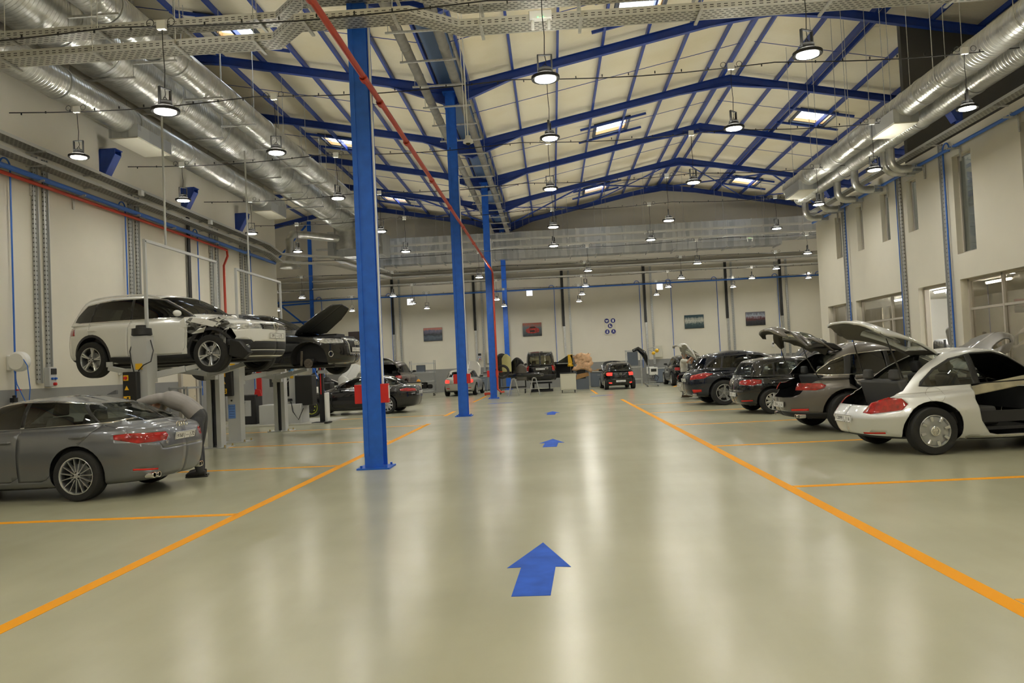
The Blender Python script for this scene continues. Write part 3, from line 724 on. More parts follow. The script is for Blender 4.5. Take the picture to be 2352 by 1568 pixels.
MACAN = base(W=1.923, H=1.675, wb=2.807, fo=.91, ro=.98, clr=.20, r=.362, rr=.255, tw=.26, ra=.43, nf=2.8, nr=2.8, zbelt=.98, ztail=.98, znose=.78, zbump=.66, t1=.05, t2=.16,
  zcowl=1.08, xcowl=2.30, zdeck=1.03, xrg=-.72, mid=[(.5, 1.28, -.52, .19)], zwt=1.53, xwt=1.42, zside=1.565, xrr=-.16, zrr=1.435, wt=.34, gnr=3.0, flare=[(0, .05, .5, .75), (2.807, .05, .5, .75)],
  paint=p_brown, sglass=tint, trim=chrome,
  dlo=[(2.1, 1.06), (-.30, 1.06), (-.50, 1.09), (-.42, 1.18), (-.18, 1.34), (.15, 1.45), (.8, 1.50), (1.2, 1.48), (1.7, 1.25)],
  windows=[[(2.0, 1.08), (.88, 1.08), (.88, 1.47), (1.2, 1.455), (1.64, 1.24)], [(.80, 1.08), (.10, 1.08), (.20, 1.44), (.80, 1.47)], [(-.02, 1.08), (-.28, 1.08), (-.455, 1.10), (-.38, 1.18), (-.15, 1.325), (.06, 1.41)]],
  doors=[[(2.15, 1.04), (2.0, 1.08), (1.64, 1.24), (1.2, 1.46), (.86, 1.475), (.84, 1.05), (.84, .36), (2.1, .36), (2.2, .5)], [(.84, 1.475), (.22, 1.445), (.08, 1.08), (.04, .9), (.30, .72), (.47, .45), (.84, .36)]],
  win_door={0: 0, 1: 1}, door_open={(1, -1): R(16)}, handles=[(1.05, .88), (.2, .92)],
  gate=[(-.1, .66), (.42, .66), (.56, .72), (.64, .95), (.70, 1.03), (.60, 1.28), (.50, 1.46), (-.1, 1.49)], gate_x=.06, rw=[(-.1, 1.07), (.56, 1.07), (.50, 1.26), (.42, 1.40), (-.1, 1.42)],
  gate_open=((.03, 0, 1.50), R(62)), gate_in=mat('gate_lining_dark', (.05, .05, .045), .7),
  corner=[('tail_light', [(-.95, .60, .80), (-.70, .88, .79), (-.55, .94, .83), (-.52, .94, .88), (-.62, .92, .92), (-.92, .60, .935)], 45), ('reflector', [(-.97, .45, .40), (-.80, .76, .41), (-.80, .76, .45), (-.97, .45, .44)], 40)],
  hood=[(2.36, -.1), (2.38, .70), (2.5, .92), (3.1, .94), (3.55, .72), (3.70, -.1)], hood_open=((2.34, 0, 1.06), R(-43)),
  cuts=[('plastic', [(-.1, .18), (.82, .2), (.86, .36), (-.1, .40)], 'rear'), ('hole', [(3.24+.20*math.cos(a)-.05*math.sin(a), .60+.11*math.sin(a)) for a in np.linspace(0, 2*PI, 14, endpoint=False)], 'top')],
  rim=(5, 'y'), mirror=(1.9, 1.1), plate=(.52, R(4), '7216 | \u0644 | 6', .50), exhaust=[(-.86, .50, .31), (-.83, .59, .31)], seats=(.85, .1))
CAYENNE = base(W=1.939, H=1.69, wb=2.895, fo=.92, ro=1.02, clr=.22, r=.385, rr=.262, tw=.27, ra=.45, nf=2.8, nr=2.9, zbelt=1.05, ztail=1.05, znose=.82, zbump=.70, t1=.03, t2=.12, flare=[(0, .04, .5, .8)],
  zcowl=1.13, xcowl=2.35, zdeck=1.09, xrg=-.76, mid=[(.5, 1.34, -.56, .19)], zwt=1.56, xwt=1.5, zside=1.59, xrr=-.36, zrr=1.55, wt=.33, gnr=3.2, paint=p_navy, sglass=tint, glass=tint,
  dlo=[(2.1, 1.12), (-.3, 1.14), (-.52, 1.18), (-.25, 1.42), (.1, 1.53), (.8, 1.555), (1.3, 1.52), (1.75, 1.3)],
  windows=[[(2.0, 1.14), (.88, 1.145), (.88, 1.525), (1.28, 1.495), (1.7, 1.3)], [(.82, 1.145), (.0, 1.15), (.1, 1.50), (.82, 1.525)], [(-.06, 1.15), (-.28, 1.16), (-.45, 1.19), (-.22, 1.40), (.03, 1.48)]],
  doors=[[(2.15, 1.1), (.84, 1.12), (.84, .36), (2.1, .36)], [(.84, 1.12), (-.1, 1.14), (.04, .9), (.30, .75), (.47, .45), (.84, .36)]], handles=[(1.05, .95), (.1, .98)],
  rw=[(-.1, 1.14), (.60, 1.14), (.54, 1.32), (.46, 1.47), (-.1, 1.49)],
  corner=[('tail_light', [(-1.0, .48, .80), (-.95, .48, .94), (-.70, .86, 1.02), (-.42, .94, .98), (-.50, .94, .94), (-.72, .88, .84)], 45), ('reflector', [(-1.0, .62, .40), (-.82, .84, .43), (-.82, .84, .50), (-1.0, .58, .50)], 42)],
  hood=[(2.4, -.1), (2.42, .66), (2.6, .84), (3.2, .82), (3.6, .62), (3.7, -.1)], hood_open=((2.4, 0, 1.1), R(-52)), hood_in=mat('hood_tan', (.42, .28, .12), .8),
  rim=(5, 'y'), mirror=(1.95, 1.15), plate=(.80, R(-6), '8814 | \u0644 | 6', .50), exhaust=[(-.9, .55, .34)], seats=(.9, .1))
GOLF = base(W=1.80, H=1.452, wb=2.637, fo=.86, ro=.76, clr=.16, r=.318, rr=.215, tw=.215, ra=.375, zbelt=.90, ztail=.93, znose=.72, zbump=.62, t1=.02, t2=.07,
  zcowl=1.0, xcowl=2.15, zdeck=.96, xrg=-.64, mid=[(.5, 1.16, -.53, .165)], zwt=1.365, xwt=1.25, zside=1.385, xrr=-.36, zrr=1.345, wt=.29, gnr=4.0, paint=p_black,
  dlo=[(1.95, .96), (-.18, .975), (-.24, 1.0), (-.14, 1.24), (.0, 1.29), (.4, 1.335), (.9, 1.34), (1.2, 1.30), (1.6, 1.13)],
  windows=[[(1.85, .975), (.72, .98), (.72, 1.315), (.9, 1.318), (1.18, 1.28), (1.55, 1.12)], [(.66, .98), (.10, .985), (.12, 1.285), (.4, 1.312), (.66, 1.315)], [(.05, .985), (-.17, .99), (-.21, 1.01), (-.11, 1.225), (.03, 1.27), (.07, 1.27)]],
  doors=[[(1.98, .94), (.69, .96), (.69, .33), (1.9, .28), (2.0, .4)], [(.69, .96), (-.12, .965), (.0, .8), (.3, .5), (.45, .3), (.69, .3)]], handles=[(.85, .83), (.06, .85)],
  gate=[(-.1, .60), (.5, .60), (.58, .66), (.62, .9), (.66, .96), (.62, 1.16), (.55, 1.33), (-.1, 1.36)],
  rw=[(-.1, .99), (.60, .99), (.56, 1.14), (.49, 1.295), (-.1, 1.315)],
  corner=[('tail_light', [(-.76, .42, .76), (-.74, .42, .855), (-.56, .80, .89), (-.38, .88, .86), (-.38, .88, .775), (-.56, .8, .73)], 42), ('reflector', [(-.78, .48, .315), (-.6, .78, .335), (-.6, .78, .36), (-.78, .48, .35)], 42)],
  rim=(10, 'solid'), rim2=(10, 'solid'), mirror=(1.72, .98), plate=(.50, R(4), '5127 | \u2014 | 6', .50), seats=(.8, .05))
A4 = base(W=1.826, H=1.427, wb=2.808, fo=.84, ro=1.06, clr=.16, r=.325, rr=.235, tw=.225, ra=.37, zbelt=.91, ztail=.96, znose=.68, zbump=.62, t1=.03, t2=.07,
  zcowl=.98, xcowl=2.25, zdeck=1.0, xrg=-.62, mid=[(.5, 1.16, -.36, .175)], zwt=1.335, xwt=1.38, zside=1.37, xrr=-.02, zrr=1.31, wt=.31, paint=p_black, trim=chrome,
  dlo=[(1.98, .955), (-.36, 1.0), (-.50, 1.04), (-.28, 1.19), (.02, 1.31), (.5, 1.36), (.95, 1.36), (1.3, 1.32), (1.65, 1.16)],
  windows=[[(1.88, .975), (.82, .985), (.82, 1.335), (.95, 1.335), (1.28, 1.295), (1.6, 1.15)], [(.76, .985), (-.10, 1.005), (.10, 1.30), (.5, 1.335), (.76, 1.335)], [(-.15, 1.01), (-.34, 1.02), (-.44, 1.05), (-.25, 1.18), (.03, 1.275)]],
  doors=[[(2.0, .94), (.79, .96), (.79, .3), (1.95, .27), (2.05, .4)], [(.79, .96), (-.2, .99), (-.05, .8), (.3, .5), (.45, .3), (.79, .3)]], handles=[(.98, .82), (-.02, .85)],
  rw=[(-.1, 1.04), (.60, 1.04), (.5, 1.2), (.42, 1.3), (-.1, 1.31)], gate=[(-.1, .68), (.44, .68), (.5, .8), (.66, .82), (.66, 1.0), (-.1, 1.01)],
  corner=[('tail_light', [(-1.04, .42, .77), (-1.02, .42, .86), (-.82, .80, .90), (-.62, .90, .87), (-.62, .90, .80), (-.82, .80, .77)], 42)],
  rim=(10, 'solid'), rim2='spare', mirror=(1.75, .99), plate=(.72, R(-6), '4471 | \u2014 | 6', .50), seats=(.8, .1))
OCTAVIA = base(W=1.814, H=1.461, wb=2.686, fo=.88, ro=1.09, clr=.17, r=.325, rr=.215, tw=.21, ra=.375, zbelt=.92, ztail=.97, znose=.72, zbump=.62, t1=.02, t2=.06,
  zcowl=1.0, xcowl=2.15, zdeck=1.0, xrg=-.86, mid=[(.5, 1.19, -.58, .17)], zwt=1.37, xwt=1.28, zside=1.40, xrr=-.18, zrr=1.345, wt=.29, paint=p_beige,
  dlo=[(1.95, .97), (-.5, 1.0), (-.62, 1.03), (-.3, 1.24), (.1, 1.35), (.9, 1.37), (1.25, 1.32), (1.6, 1.14)],
  windows=[[(1.85, .985), (.75, .99), (.75, 1.34), (.9, 1.34), (1.22, 1.3), (1.55, 1.13)], [(.69, .99), (-.2, 1.005), (-.05, 1.28), (.1, 1.32), (.69, 1.34)], [(-.26, 1.01), (-.46, 1.015), (-.54, 1.04), (-.28, 1.22), (-.12, 1.26)]],
  doors=[[(1.98, .95), (.72, .97), (.72, .3), (1.9, .28)], [(.72, .97), (-.3, .99), (-.1, .8), (.3, .5), (.45, .3), (.72, .3)]],
  gate=[(-.1, .63), (.5, .63), (.6, .78), (.72, .98), (.64, 1.03), (.54, 1.2), (.44, 1.35), (-.1, 1.37)], gate_x=-.05, rw=[(-.1, 1.04), (.58, 1.04), (.5, 1.2), (.42, 1.32), (-.1, 1.34)],
  corner=[('tail_light', [(-1.07, .50, .72), (-1.05, .50, .88), (-.86, .80, .90), (-.70, .88, .87), (-.72, .88, .73), (-.88, .8, .71)], 42), ('reflector', [(-1.08, .52, .40), (-.9, .78, .41), (-.9, .78, .45), (-1.08, .52, .44)], 42)],
  cuts=[('plastic', [(-.1, .17), (.72, .17), (.66, .3), (-.1, .3)], 'rear')], hood=[(2.2, -.1), (2.22, .62), (2.4, .76), (3.0, .72), (3.36, .55), (3.46, -.1)],
  rim=(5, 'v'), mirror=(1.68, .99), plate=(.52, R(4), '3390 | \u0644 | 6', .50), seats=(.8, .05))
OCT_HOOD = dict(OCTAVIA, hood_open=((2.18, 0, .99), R(-58)), hood_in=p_beige, plate=(.78, R(-6), '2786 | \u0644 | 6', .50), corner=[('tail_light_lit',)+OCTAVIA['corner'][0][1:], OCTAVIA['corner'][1]])
OCT_GATE = dict(OCTAVIA, gate_open=((-.16, 0, 1.37), R(70)), gate_in=mat('gate_lining_grey', (.33, .33, .31), .7))
POLO = dict(GOLF, W=1.682, H=1.453, wb=2.47, fo=.82, ro=.68, r=.30, rr=.2, ra=.36, xcowl=1.98, xwt=1.12, paint=p_black, ztail=.95, zdeck=.98, wt=.27,
  dlo=[(1.8, .97), (-.18, .98), (-.24, 1.0), (-.14, 1.24), (.0, 1.29), (.4, 1.34), (.8, 1.345), (1.08, 1.30), (1.45, 1.13)],
  windows=[[(1.7, .985), (.66, .99), (.66, 1.32), (.8, 1.32), (1.05, 1.28), (1.4, 1.12)], [(.6, .99), (.0, .99), (.04, 1.28), (.4, 1.315), (.6, 1.32)]],
  doors=[[(1.83, .95), (.63, .97), (.63, .33), (1.75, .28)], [(.63, .97), (-.1, .97), (.0, .8), (.3, .5), (.45, .3), (.63, .3)]], handles=[],
  gate=[(-.1, .56), (.46, .56), (.54, .66), (.56, .9), (.60, .96), (.56, 1.16), (.5, 1.33), (-.1, 1.36)], rw=[(-.1, 1.0), (.54, 1.0), (.5, 1.15), (.45, 1.29), (-.1, 1.31)],
  corner=[('tail_light_lit', [(-.68, .50, .74), (-.66, .50, .90), (-.5, .76, .91), (-.38, .82, .88), (-.40, .82, .76), (-.5, .76, .74)], 40), ('tail_light_lit', [(-.69, .54, .33), (-.56, .70, .34), (-.56, .70, .38), (-.69, .54, .38)], 30)],
  plate=(.44, R(4), '9343 | \u0644 | 6', .50), mirror=(1.6, 1.0), hood=[(2.0, -.1), (2.02, .58), (2.2, .72), (2.8, .68), (3.05, .55), (3.15, -.1)], hood_open=((2.0, 0, 1.0), R(-40)), hood_in=p_black)
SUV = base(W=1.94, H=1.71, wb=2.89, fo=.93, ro=.97, clr=.22, r=.37, rr=.245, tw=.25, ra=.44, nr=3.2, zbelt=1.06, ztail=1.06, znose=.9, zbump=.7, t1=.03, t2=.08,
  zcowl=1.14, xcowl=2.35, zdeck=1.1, xrg=-.82, mid=[(.5, 1.36, -.70, .18)], zwt=1.58, xwt=1.5, zside=1.61, xrr=-.52, zrr=1.57, wt=.31, gnr=3.6, paint=p_brown, glass=clearg,
  dlo=[(2.1, 1.13), (-.5, 1.14), (-.62, 1.18), (-.4, 1.45), (.1, 1.55), (.8, 1.575), (1.3, 1.53), (1.75, 1.3)],
  windows=[[(2.0, 1.145), (.88, 1.15), (.88, 1.545), (1.28, 1.505), (1.7, 1.3)], [(.82, 1.15), (.0, 1.155), (.08, 1.51), (.82, 1.545)], [(-.06, 1.155), (-.46, 1.16), (-.56, 1.19), (-.36, 1.43), (.02, 1.5)]],
  doors=[[(2.15, 1.1), (.84, 1.12), (.84, .36), (2.1, .36)], [(.84, 1.12), (-.1, 1.14), (.04, .9), (.30, .75), (.47, .45), (.84, .36)]],
  gate=[(-.1, .68), (.62, .68), (.70, .8), (.74, 1.05), (.66, 1.36), (.56, 1.56), (-.1, 1.6)], gate_x=-.2, rw=[(-.1, 1.14), (.64, 1.14), (.58, 1.36), (.5, 1.52), (-.1, 1.54)],
  corner=[('tail_light', [(-.97, .72, .84), (-.95, .72, 1.0), (-.72, .9, 1.02), (-.55, .95, .98), (-.58, .95, .84)], 42)],
  rim=(5, 'solid'), rim2=(5, 'solid'), mirror=(1.95, 1.16), seats=(.9, .1))
SUV_GATE = dict(SUV, H=1.78, zside=1.68, zrr=1.64, zwt=1.64, gate_open=((-.50, 0, 1.60), R(80)), gate_in=mat('gate_lining', (.10, .10, .095), .7))
SUV_FAR = dict(SUV, paint=p_black, H=1.69, plate=(.82, 0, '1150 | \u0644 | 6', .5))
WHITE_HATCH = dict(GOLF, paint=p_white, gate_open=((-.34, 0, 1.37), R(84)), gate_in=mat('gate_lining', (.10, .10, .095), .7), hood=[(2.2, -.1), (2.22, .62), (2.4, .76), (3.0, .72), (3.3, .55), (3.42, -.1)], hood_open=((2.16, 0, 1.0), R(-62)), hood_in=p_white)
WHITE_EDGE = dict(OCTAVIA, paint=p_white)
CADDY = base(W=1.793, H=1.87, wb=2.682, fo=.88, ro=.84, clr=.20, r=.32, rr=.21, tw=.21, ra=.38, nr=5, zbelt=1.03, ztail=1.05, znose=.85, zbump=.66, t1=.01, t2=.03, tuck=.01,
  zcowl=1.12, xcowl=2.3, zdeck=1.08, xrg=-.805, mid=[(.5, 1.4, -.77, .14)], zwt=1.74, xwt=1.4, zside=1.78, xrr=-.72, zrr=1.75, wt=.20, gnr=5.5, paint=p_black, glass=glass_mat('van_glass', (.62, .60, .45)), sglass=tint,
  dlo=[(2.1, 1.12), (-.55, 1.12), (-.5, 1.58), (.8, 1.63), (1.25, 1.58), (1.75, 1.3)], windows=[[(2.0, 1.14), (.9, 1.14), (.9, 1.6), (1.22, 1.56), (1.7, 1.3)], [(.84, 1.14), (-.5, 1.14), (-.46, 1.55), (.84, 1.6)]],
  doors=[[(2.15, 1.1), (2.0, 1.14), (1.7, 1.3), (1.22, 1.56), (.87, 1.6), (.87, .4), (.87, .3), (2.1, .3)]], win_door={0: 0}, door_open={(0, -1): R(62)},
  rw=[(.05, 1.13), (.64, 1.13), (.60, 1.42), (.54, 1.58), (.05, 1.6)], ws=[(-.1, 1.16), (.72, 1.16), (.6, 1.6), (-.1, 1.66)], lines=[],
  corner=[('tail_light', [(-.84, .74, .78), (-.84, .74, 1.06), (-.72, .88, 1.08), (-.6, .9, 1.06), (-.6, .9, .78)], 40), ('reflector', [(-.85, .5, .42), (-.80, .76, .42), (-.80, .76, .46), (-.85, .5, .46)], 15)],
  cuts=[('plastic', [(-.1, .30), (.9, .30), (.9, .56), (-.1, .56)], 'rear')], no_wheel=[('r', 1), ('r', -1), ('f', 1), ('f', -1)], mirror=(1.85, 1.15), plate=(.88, 0, '0473 | \u2014 | 6', .5), seats=(.9, -.3), rails=(-.5, 1.2, .04), rail_mat=steel)
# ---------------------------------------------------------------- building shell
VX, VZ = -2.85, 10.30          # valley line over the columns, underside of the rafters
RX, RZ = 7.5, 12.35            # ridge of the right hand bay
EX = 17.85; EZ = RZ-(EX-RX)*(RZ-VZ)/(RX-VX)
LX, LZ = -12.4, 12.20          # ridge of the left hand bay
OX = -22.0; OZ = 10.3
UP = .46                       # roof sheet above the rafter underside
Y0, Y1, YB = -9.0, 50.0, 49.6
def rz_(x):
    for (a, za), (b, zb) in (((OX, OZ), (LX, LZ)), ((LX, LZ), (VX, VZ)), ((VX, VZ), (RX, RZ)), ((RX, RZ), (EX, EZ))):
        if a <= x <= b: return za+(zb-za)*(x-a)/(b-a)
    return OZ if x < OX else EZ
SKY = [(-9.1, y) for y in (22.2, 33.9, 45.9)] + [(3.05, y) for y in (22.2, 33.9, 45.9)] + [(12.0, y) for y in (34.3, 46.2)]
SW, SD = 1.4, 1.55
roof_m = mat('roof_sheet_cream', (.80, .72, .54), .6)
_t = roof_m.node_tree; _b = _t.nodes['Principled BSDF']
_tc = _t.nodes.new('ShaderNodeTexCoord'); _wv = _t.nodes.new('ShaderNodeTexWave'); _wv.wave_type = 'BANDS'; _wv.bands_direction = 'Y'; _wv.inputs['Scale'].default_value = 4.0
_bp = _t.nodes.new('ShaderNodeBump'); _bp.inputs['Strength'].default_value = .25; _bp.inputs['Distance'].default_value = .02
_nz = _t.nodes.new('ShaderNodeTexNoise'); _nz.inputs['Scale'].default_value = .35; _nz.inputs['Detail'].default_value = 4
_rp = _t.nodes.new('ShaderNodeValToRGB'); _rp.color_ramp.elements[0].color = (.80, .71, .50, 1); _rp.color_ramp.elements[1].color = (.88, .81, .63, 1); _rp.color_ramp.elements[0].position = .3; _rp.color_ramp.elements[1].position = .55
_t.links.new(_tc.outputs['Object'], _wv.inputs[0]); _t.links.new(_wv.outputs[0], _bp.inputs['Height']); _t.links.new(_bp.outputs[0], _b.inputs['Normal'])
_t.links.new(_tc.outputs['Object'], _nz.inputs[0]); _t.links.new(_nz.outputs[0], _rp.inputs[0]); _t.links.new(_rp.outputs[0], _b.inputs['Base Color'])
for (a, b, names) in ((OX, LX, 'ceiling_left_outer'), (LX, VX, 'ceiling_left'), (VX, RX, 'ceiling_middle'), (RX, EX, 'ceiling_right')):
    hol = [s for s in SKY if a < s[0] < b]
    xs = sorted({a, b} | {h[0]+e*SW/2 for h in hol for e in (-1, 1)}); ys = sorted({Y0, Y1} | {h[1]+e*SD/2 for h in hol for e in (-1, 1)})
    mb = MB()
    for i in range(len(xs)-1):
        for j in range(len(ys)-1):
            cx, cy = (xs[i]+xs[i+1])/2, (ys[j]+ys[j+1])/2
            if any(abs(cx-h[0]) < SW/2 and abs(cy-h[1]) < SD/2 for h in hol): continue
            q = [(xs[i], ys[j]), (xs[i], ys[j+1]), (xs[i+1], ys[j+1]), (xs[i+1], ys[j])]
            lo = [(x, y, rz_(min(max(x, a+1e-6), b-1e-6))+UP) for x, y in q]
            mb.add(lo + [(x, y, z+.09) for x, y, z in lo], [(0, 1, 2, 3), (7, 6, 5, 4), (0, 4, 5, 1), (1, 5, 6, 2), (2, 6, 7, 3), (3, 7, 4, 0)])
    struct(mb.build(names, roof_m, smooth=0))
# floor
fm = bpy.data.materials.new('epoxy_floor'); fm.use_nodes = True; t = fm.node_tree; b = t.nodes['Principled BSDF']
tc = t.nodes.new('ShaderNodeTexCoord'); n1 = t.nodes.new('ShaderNodeTexNoise'); n1.inputs['Scale'].default_value = .45; n1.inputs['Detail'].default_value = 6
mp = t.nodes.new('ShaderNodeMapping'); mp.inputs[3].default_value = (2.2, .16, 1); n2 = t.nodes.new('ShaderNodeTexNoise'); n2.inputs['Scale'].default_value = 1.6; n2.inputs['Detail'].default_value = 3
mm = t.nodes.new('ShaderNodeMath'); mm.operation = 'MULTIPLY_ADD'; mm.inputs[1].default_value = .22
rp = t.nodes.new('ShaderNodeValToRGB'); e = rp.color_ramp.elements; e[0].position = .42; e[0].color = (.40, .39, .275, 1); e[1].position = .8; e[1].color = (.49, .478, .35, 1)
rr = t.nodes.new('ShaderNodeMapRange'); rr.inputs[1].default_value = .3; rr.inputs[2].default_value = .7; rr.inputs[3].default_value = .24; rr.inputs[4].default_value = .24
L_ = t.links.new
L_(tc.outputs['Object'], n1.inputs[0]); L_(tc.outputs['Object'], mp.inputs[0]); L_(mp.outputs[0], n2.inputs[0]); L_(n2.outputs[0], mm.inputs[0]); L_(n1.outputs[0], mm.inputs[2])
L_(mm.outputs[0], rp.inputs[0]); L_(rp.outputs[0], b.inputs['Base Color']); L_(n2.outputs[0], rr.inputs[0]); L_(rr.outputs[0], b.inputs['Roughness'])
b.inputs['Specular IOR Level'].default_value = .5
o = MB().box(((OX+EX)/2, (Y0+Y1)/2, -.1), (EX-OX+.6, Y1-Y0+.4, .2)).build('floor', fm, smooth=0); struct(o)
# walls; the grey band runs to 1.5 m
def wall_grid(name, fix, us, zs, holes, th, axis, mats):
    """wall on a plane; cells of the us x zs grid, leaving the holes (u0,u1,z0,z1) open"""
    us = sorted(set(us) | {h[k] for h in holes for k in (0, 1)}); zs = sorted(set(zs) | {h[k] for h in holes for k in (2, 3)}); mb = MB()
    for i in range(len(us)-1):
        for j in range(len(zs)-1):
            cu, cz = (us[i]+us[i+1])/2, (zs[j]+zs[j+1])/2
            if any(h[0] < cu < h[1] and h[2] < cz < h[3] for h in holes): continue
            d = (us[i+1]-us[i], zs[j+1]-zs[j]); mi = 1 if cz < 1.5 else 0
            if axis == 'X': mb.box((fix+th/2, cu, cz), (abs(th), d[0], d[1]), mi=mi)
            else: mb.box((cu, fix+th/2, cz), (d[0], abs(th), d[1]), mi=mi)
    return struct(mb.build(name, mats, smooth=0))
wall_grid('wall_left', -12.1, [Y0, 33.4], [0, 1.5, 12.55], [], -.3, 'X', [white_w, grey_w])
hs = [(27.8, 30.2, 0, 3.22), (23.72, 27.45, 0, 3.22), (21.12, 22.85, 0, 3.22), (16.4, 20.55, 0, 3.22)]
wins = [(28.40, 28.96, 4.9, 6.43), (26.46, 26.98, 4.9, 6.43), (24.43, 25.02, 4.9, 6.43), (22.60, 23.22, 4.9, 6.43), (19.68, 20.58, 3.88, 6.45), (16.9, 17.65, 3.88, 6.45)]
wall_grid('wall_right', 10.7, [Y0, 31.0], [0, 3.22, 6.95], hs+wins, .32, 'X', [white_w, white_w])
mb = MB(); poly = [(OX, 0), (EX, 0), (EX, EZ+UP), (RX, RZ+UP), (VX, VZ+UP), (LX, LZ+UP), (OX, OZ+UP)]
mb.prism([(OX, 1.5), (EX, 1.5), (EX, EZ+UP), (RX, RZ+UP), (VX, VZ+UP), (LX, LZ+UP), (OX, OZ+UP)], YB, YB+.3, lambda a, c, t: (a, t, c), 0)
mb.prism([(OX, 0), (EX, 0), (EX, 1.5), (OX, 1.5)], YB-.001, YB+.3, lambda a, c, t: (a, t, c), 1)
struct(mb.build('wall_back', [white_w, grey_w], smooth=0))
mb = MB(); mb.prism(poly, Y0-.3, Y0, lambda a, c, t: (a, t, c), 0); struct(mb.build('wall_front', white_w, smooth=0))
wall_grid('wall_left_rear', OX, [Y0, Y1], [0, 1.5, OZ+.45], [], -.3, 'X', [white_w, grey_w])
wall_grid('wall_right_rear', EX, [Y0, Y1], [0, 1.5, EZ+.4], [], .3, 'X', [white_w, grey_w])
wall_grid('wall_right_return', 31.0, [11.04, EX], [0, 6.95], [], -.25, 'Y', [white_w, white_w])
mez = mat('mezzanine_dark_panel', (.10, .098, .088), .7)
mb = MB(); mb.prism([(11.55, 6.95), (17.6, 6.95), (17.6, 10.75), (11.55, 11.95)], 24.8, 25.0, lambda a, c, t: (a, t, c)); struct(mb.build('wall_mezzanine', mez, smooth=0))
# rooms behind the right wall
room = mat('office_white', (.72, .71, .68), .7)
mb = MB(); mb.box((16.3, 19.5, 3.4), (.2, 25, 6.9)); mb.box((13.65, 19.5, 3.42), (5.2, 23, .16)); mb.box((13.65, 19.5, 6.9), (5.2, 23, .1)); mb.box((13.65, 8.0, 3.4), (5.2, .2, 6.9))
mb.box((13.75, 30.7, 3.4), (5.0, .12, 6.9))
struct(mb.build('wall_offices', room, smooth=0))
tube_m = mat('fluorescent_tube', (1, .97, .9), emit=130)
k = 0
for (x, y, z) in ((12.3, 19.3, 3.0), (12.6, 17.4, 2.95), (12.6, 22.2, 3.0), (12.6, 25.2, 3.0), (12.8, 28.6, 3.0), (12.8, 21.0, 6.0), (12.8, 24.6, 6.0), (12.8, 29.0, 6.0), (13.6, 26.4, 3.0), (14.2, 22.5, 3.0)):
    mb = MB(); mb.box((0, 0, .05), (.12, 1.25, .05)); L = mb.build('tube_light', white_p, loc=(x, y, z+.27))
    tag(L, '%s fluorescent batten on the ceiling of the %s behind the right wall' % (['near', 'nearer', 'third', 'fourth', 'far', 'near', 'middle', 'far', 'inner', 'innermost'][k], 'ground floor room' if z < 4 else 'upper floor room'), 'ceiling light', 'fluorescent battens in the side rooms')
    d = MB(); d.tube([(0, -.58, 0), (0, .58, 0)], .035, 8); d.build('tube', tube_m, L); k += 1
# window frames and panes in the right wall
frame_m = mat('window_frame_grey', (.48, .44, .38), .5); pane_m = glass_mat('office_glass', (.72, .76, .76), .10); fog = glass_mat('dusty_screen', (.84, .82, .76), .06, .2)
for i, (a, c, z0, z1) in enumerate(wins):
    mb = MB(); w = .05; X = 10.88
    for z in (z0+w/2, z1-w/2): mb.box((X, (a+c)/2, z), (.07, c-a, w))
    for y in (a+w/2, c-w/2): mb.box((X, y, (z0+z1)/2), (.07, w, z1-z0))
    f = struct(mb.build('window_%d' % (i+1), frame_m, smooth=0))
    MB().box((X, (a+c)/2, (z0+z1)/2), (.01, c-a-.06, z1-z0-.06)).build('window_pane', pane_m, f, smooth=0)
for i, (a, c, z0, z1) in enumerate((hs[0], hs[1], hs[3])):
    mb = MB(); w = .06; X = 10.92
    mb.box((X, (a+c)/2, z1-w/2), (.08, c-a, w)); mb.box((X, (a+c)/2, 2.44), (.06, c-a, .06)); mb.box((X, (a+c)/2, .03), (.08, c-a, w))
    for y in (a+w/2, c-w/2, [28.9, 25.07, 19.02][i]): mb.box((X, y, z1/2), (.08, w, z1))
    f = struct(mb.build('window_%d' % (i+7), frame_m, smooth=0))
    MB().box((X+.02, (a+c)/2, z1/2), (.01, c-a-.06, z1-.06)).build('window_pane', fog if i < 2 else glass_mat('meeting_glass', (.66, .63, .56), .10), f, smooth=0)
mb = MB()
for y in (21.16, 22.81): mb.box((10.9, y, 1.6), (.12, .07, 3.2))
mb.box((10.9, 21.98, 3.18), (.12, 1.7, .06)); struct(mb.build('trim_1', frame_m, smooth=0))
MB().box((13.7, 19.9, 5.45), (.03, .75, 1.2)).build('lit_window', mat('daylight_pane', (1, 1, 1), emit=5)); o = bpy.data.objects['lit_window']; o.name = 'window_11'; struct(o)
o = MB().box((13.2, 22.4, 5.5), (.03, .5, .8)).build('window_12', MATS['daylight_pane']); struct(o)
# cream curtains hung behind the two far ground floor windows
for i, (y0, y1, nm) in enumerate(((27.9, 30.1, 'far'), (24.8, 27.3, 'second'))):
    mb = MB(); n = 60; V = []
    for k in range(n+1):
        for z in (.1, 2.95): V.append((11.75+.05*math.sin(k*1.3)+.02*math.sin(k*.37), y0+(y1-y0)*k/n, z))
    mb.add(V, [(2*k, 2*k+2, 2*k+3, 2*k+1) for k in range(n)]); o = mb.build('curtain', mat('curtain_cream', (.66, .61, .47), .9), smooth=80); q = o.modifiers.new('s', 'SOLIDIFY'); q.thickness = .01
    tag(o, 'cream curtain hanging behind the %s ground floor window on the right' % nm, 'curtain', 'curtains behind the side windows')
    tag(MB().tube([(11.75, y0-.1, 2.97), (11.75, y1+.1, 2.97)], .02, 8).build('curtain_rail', steel), 'thin rail carrying the curtain behind the %s window on the right' % nm, 'curtain rail', 'curtain rails')
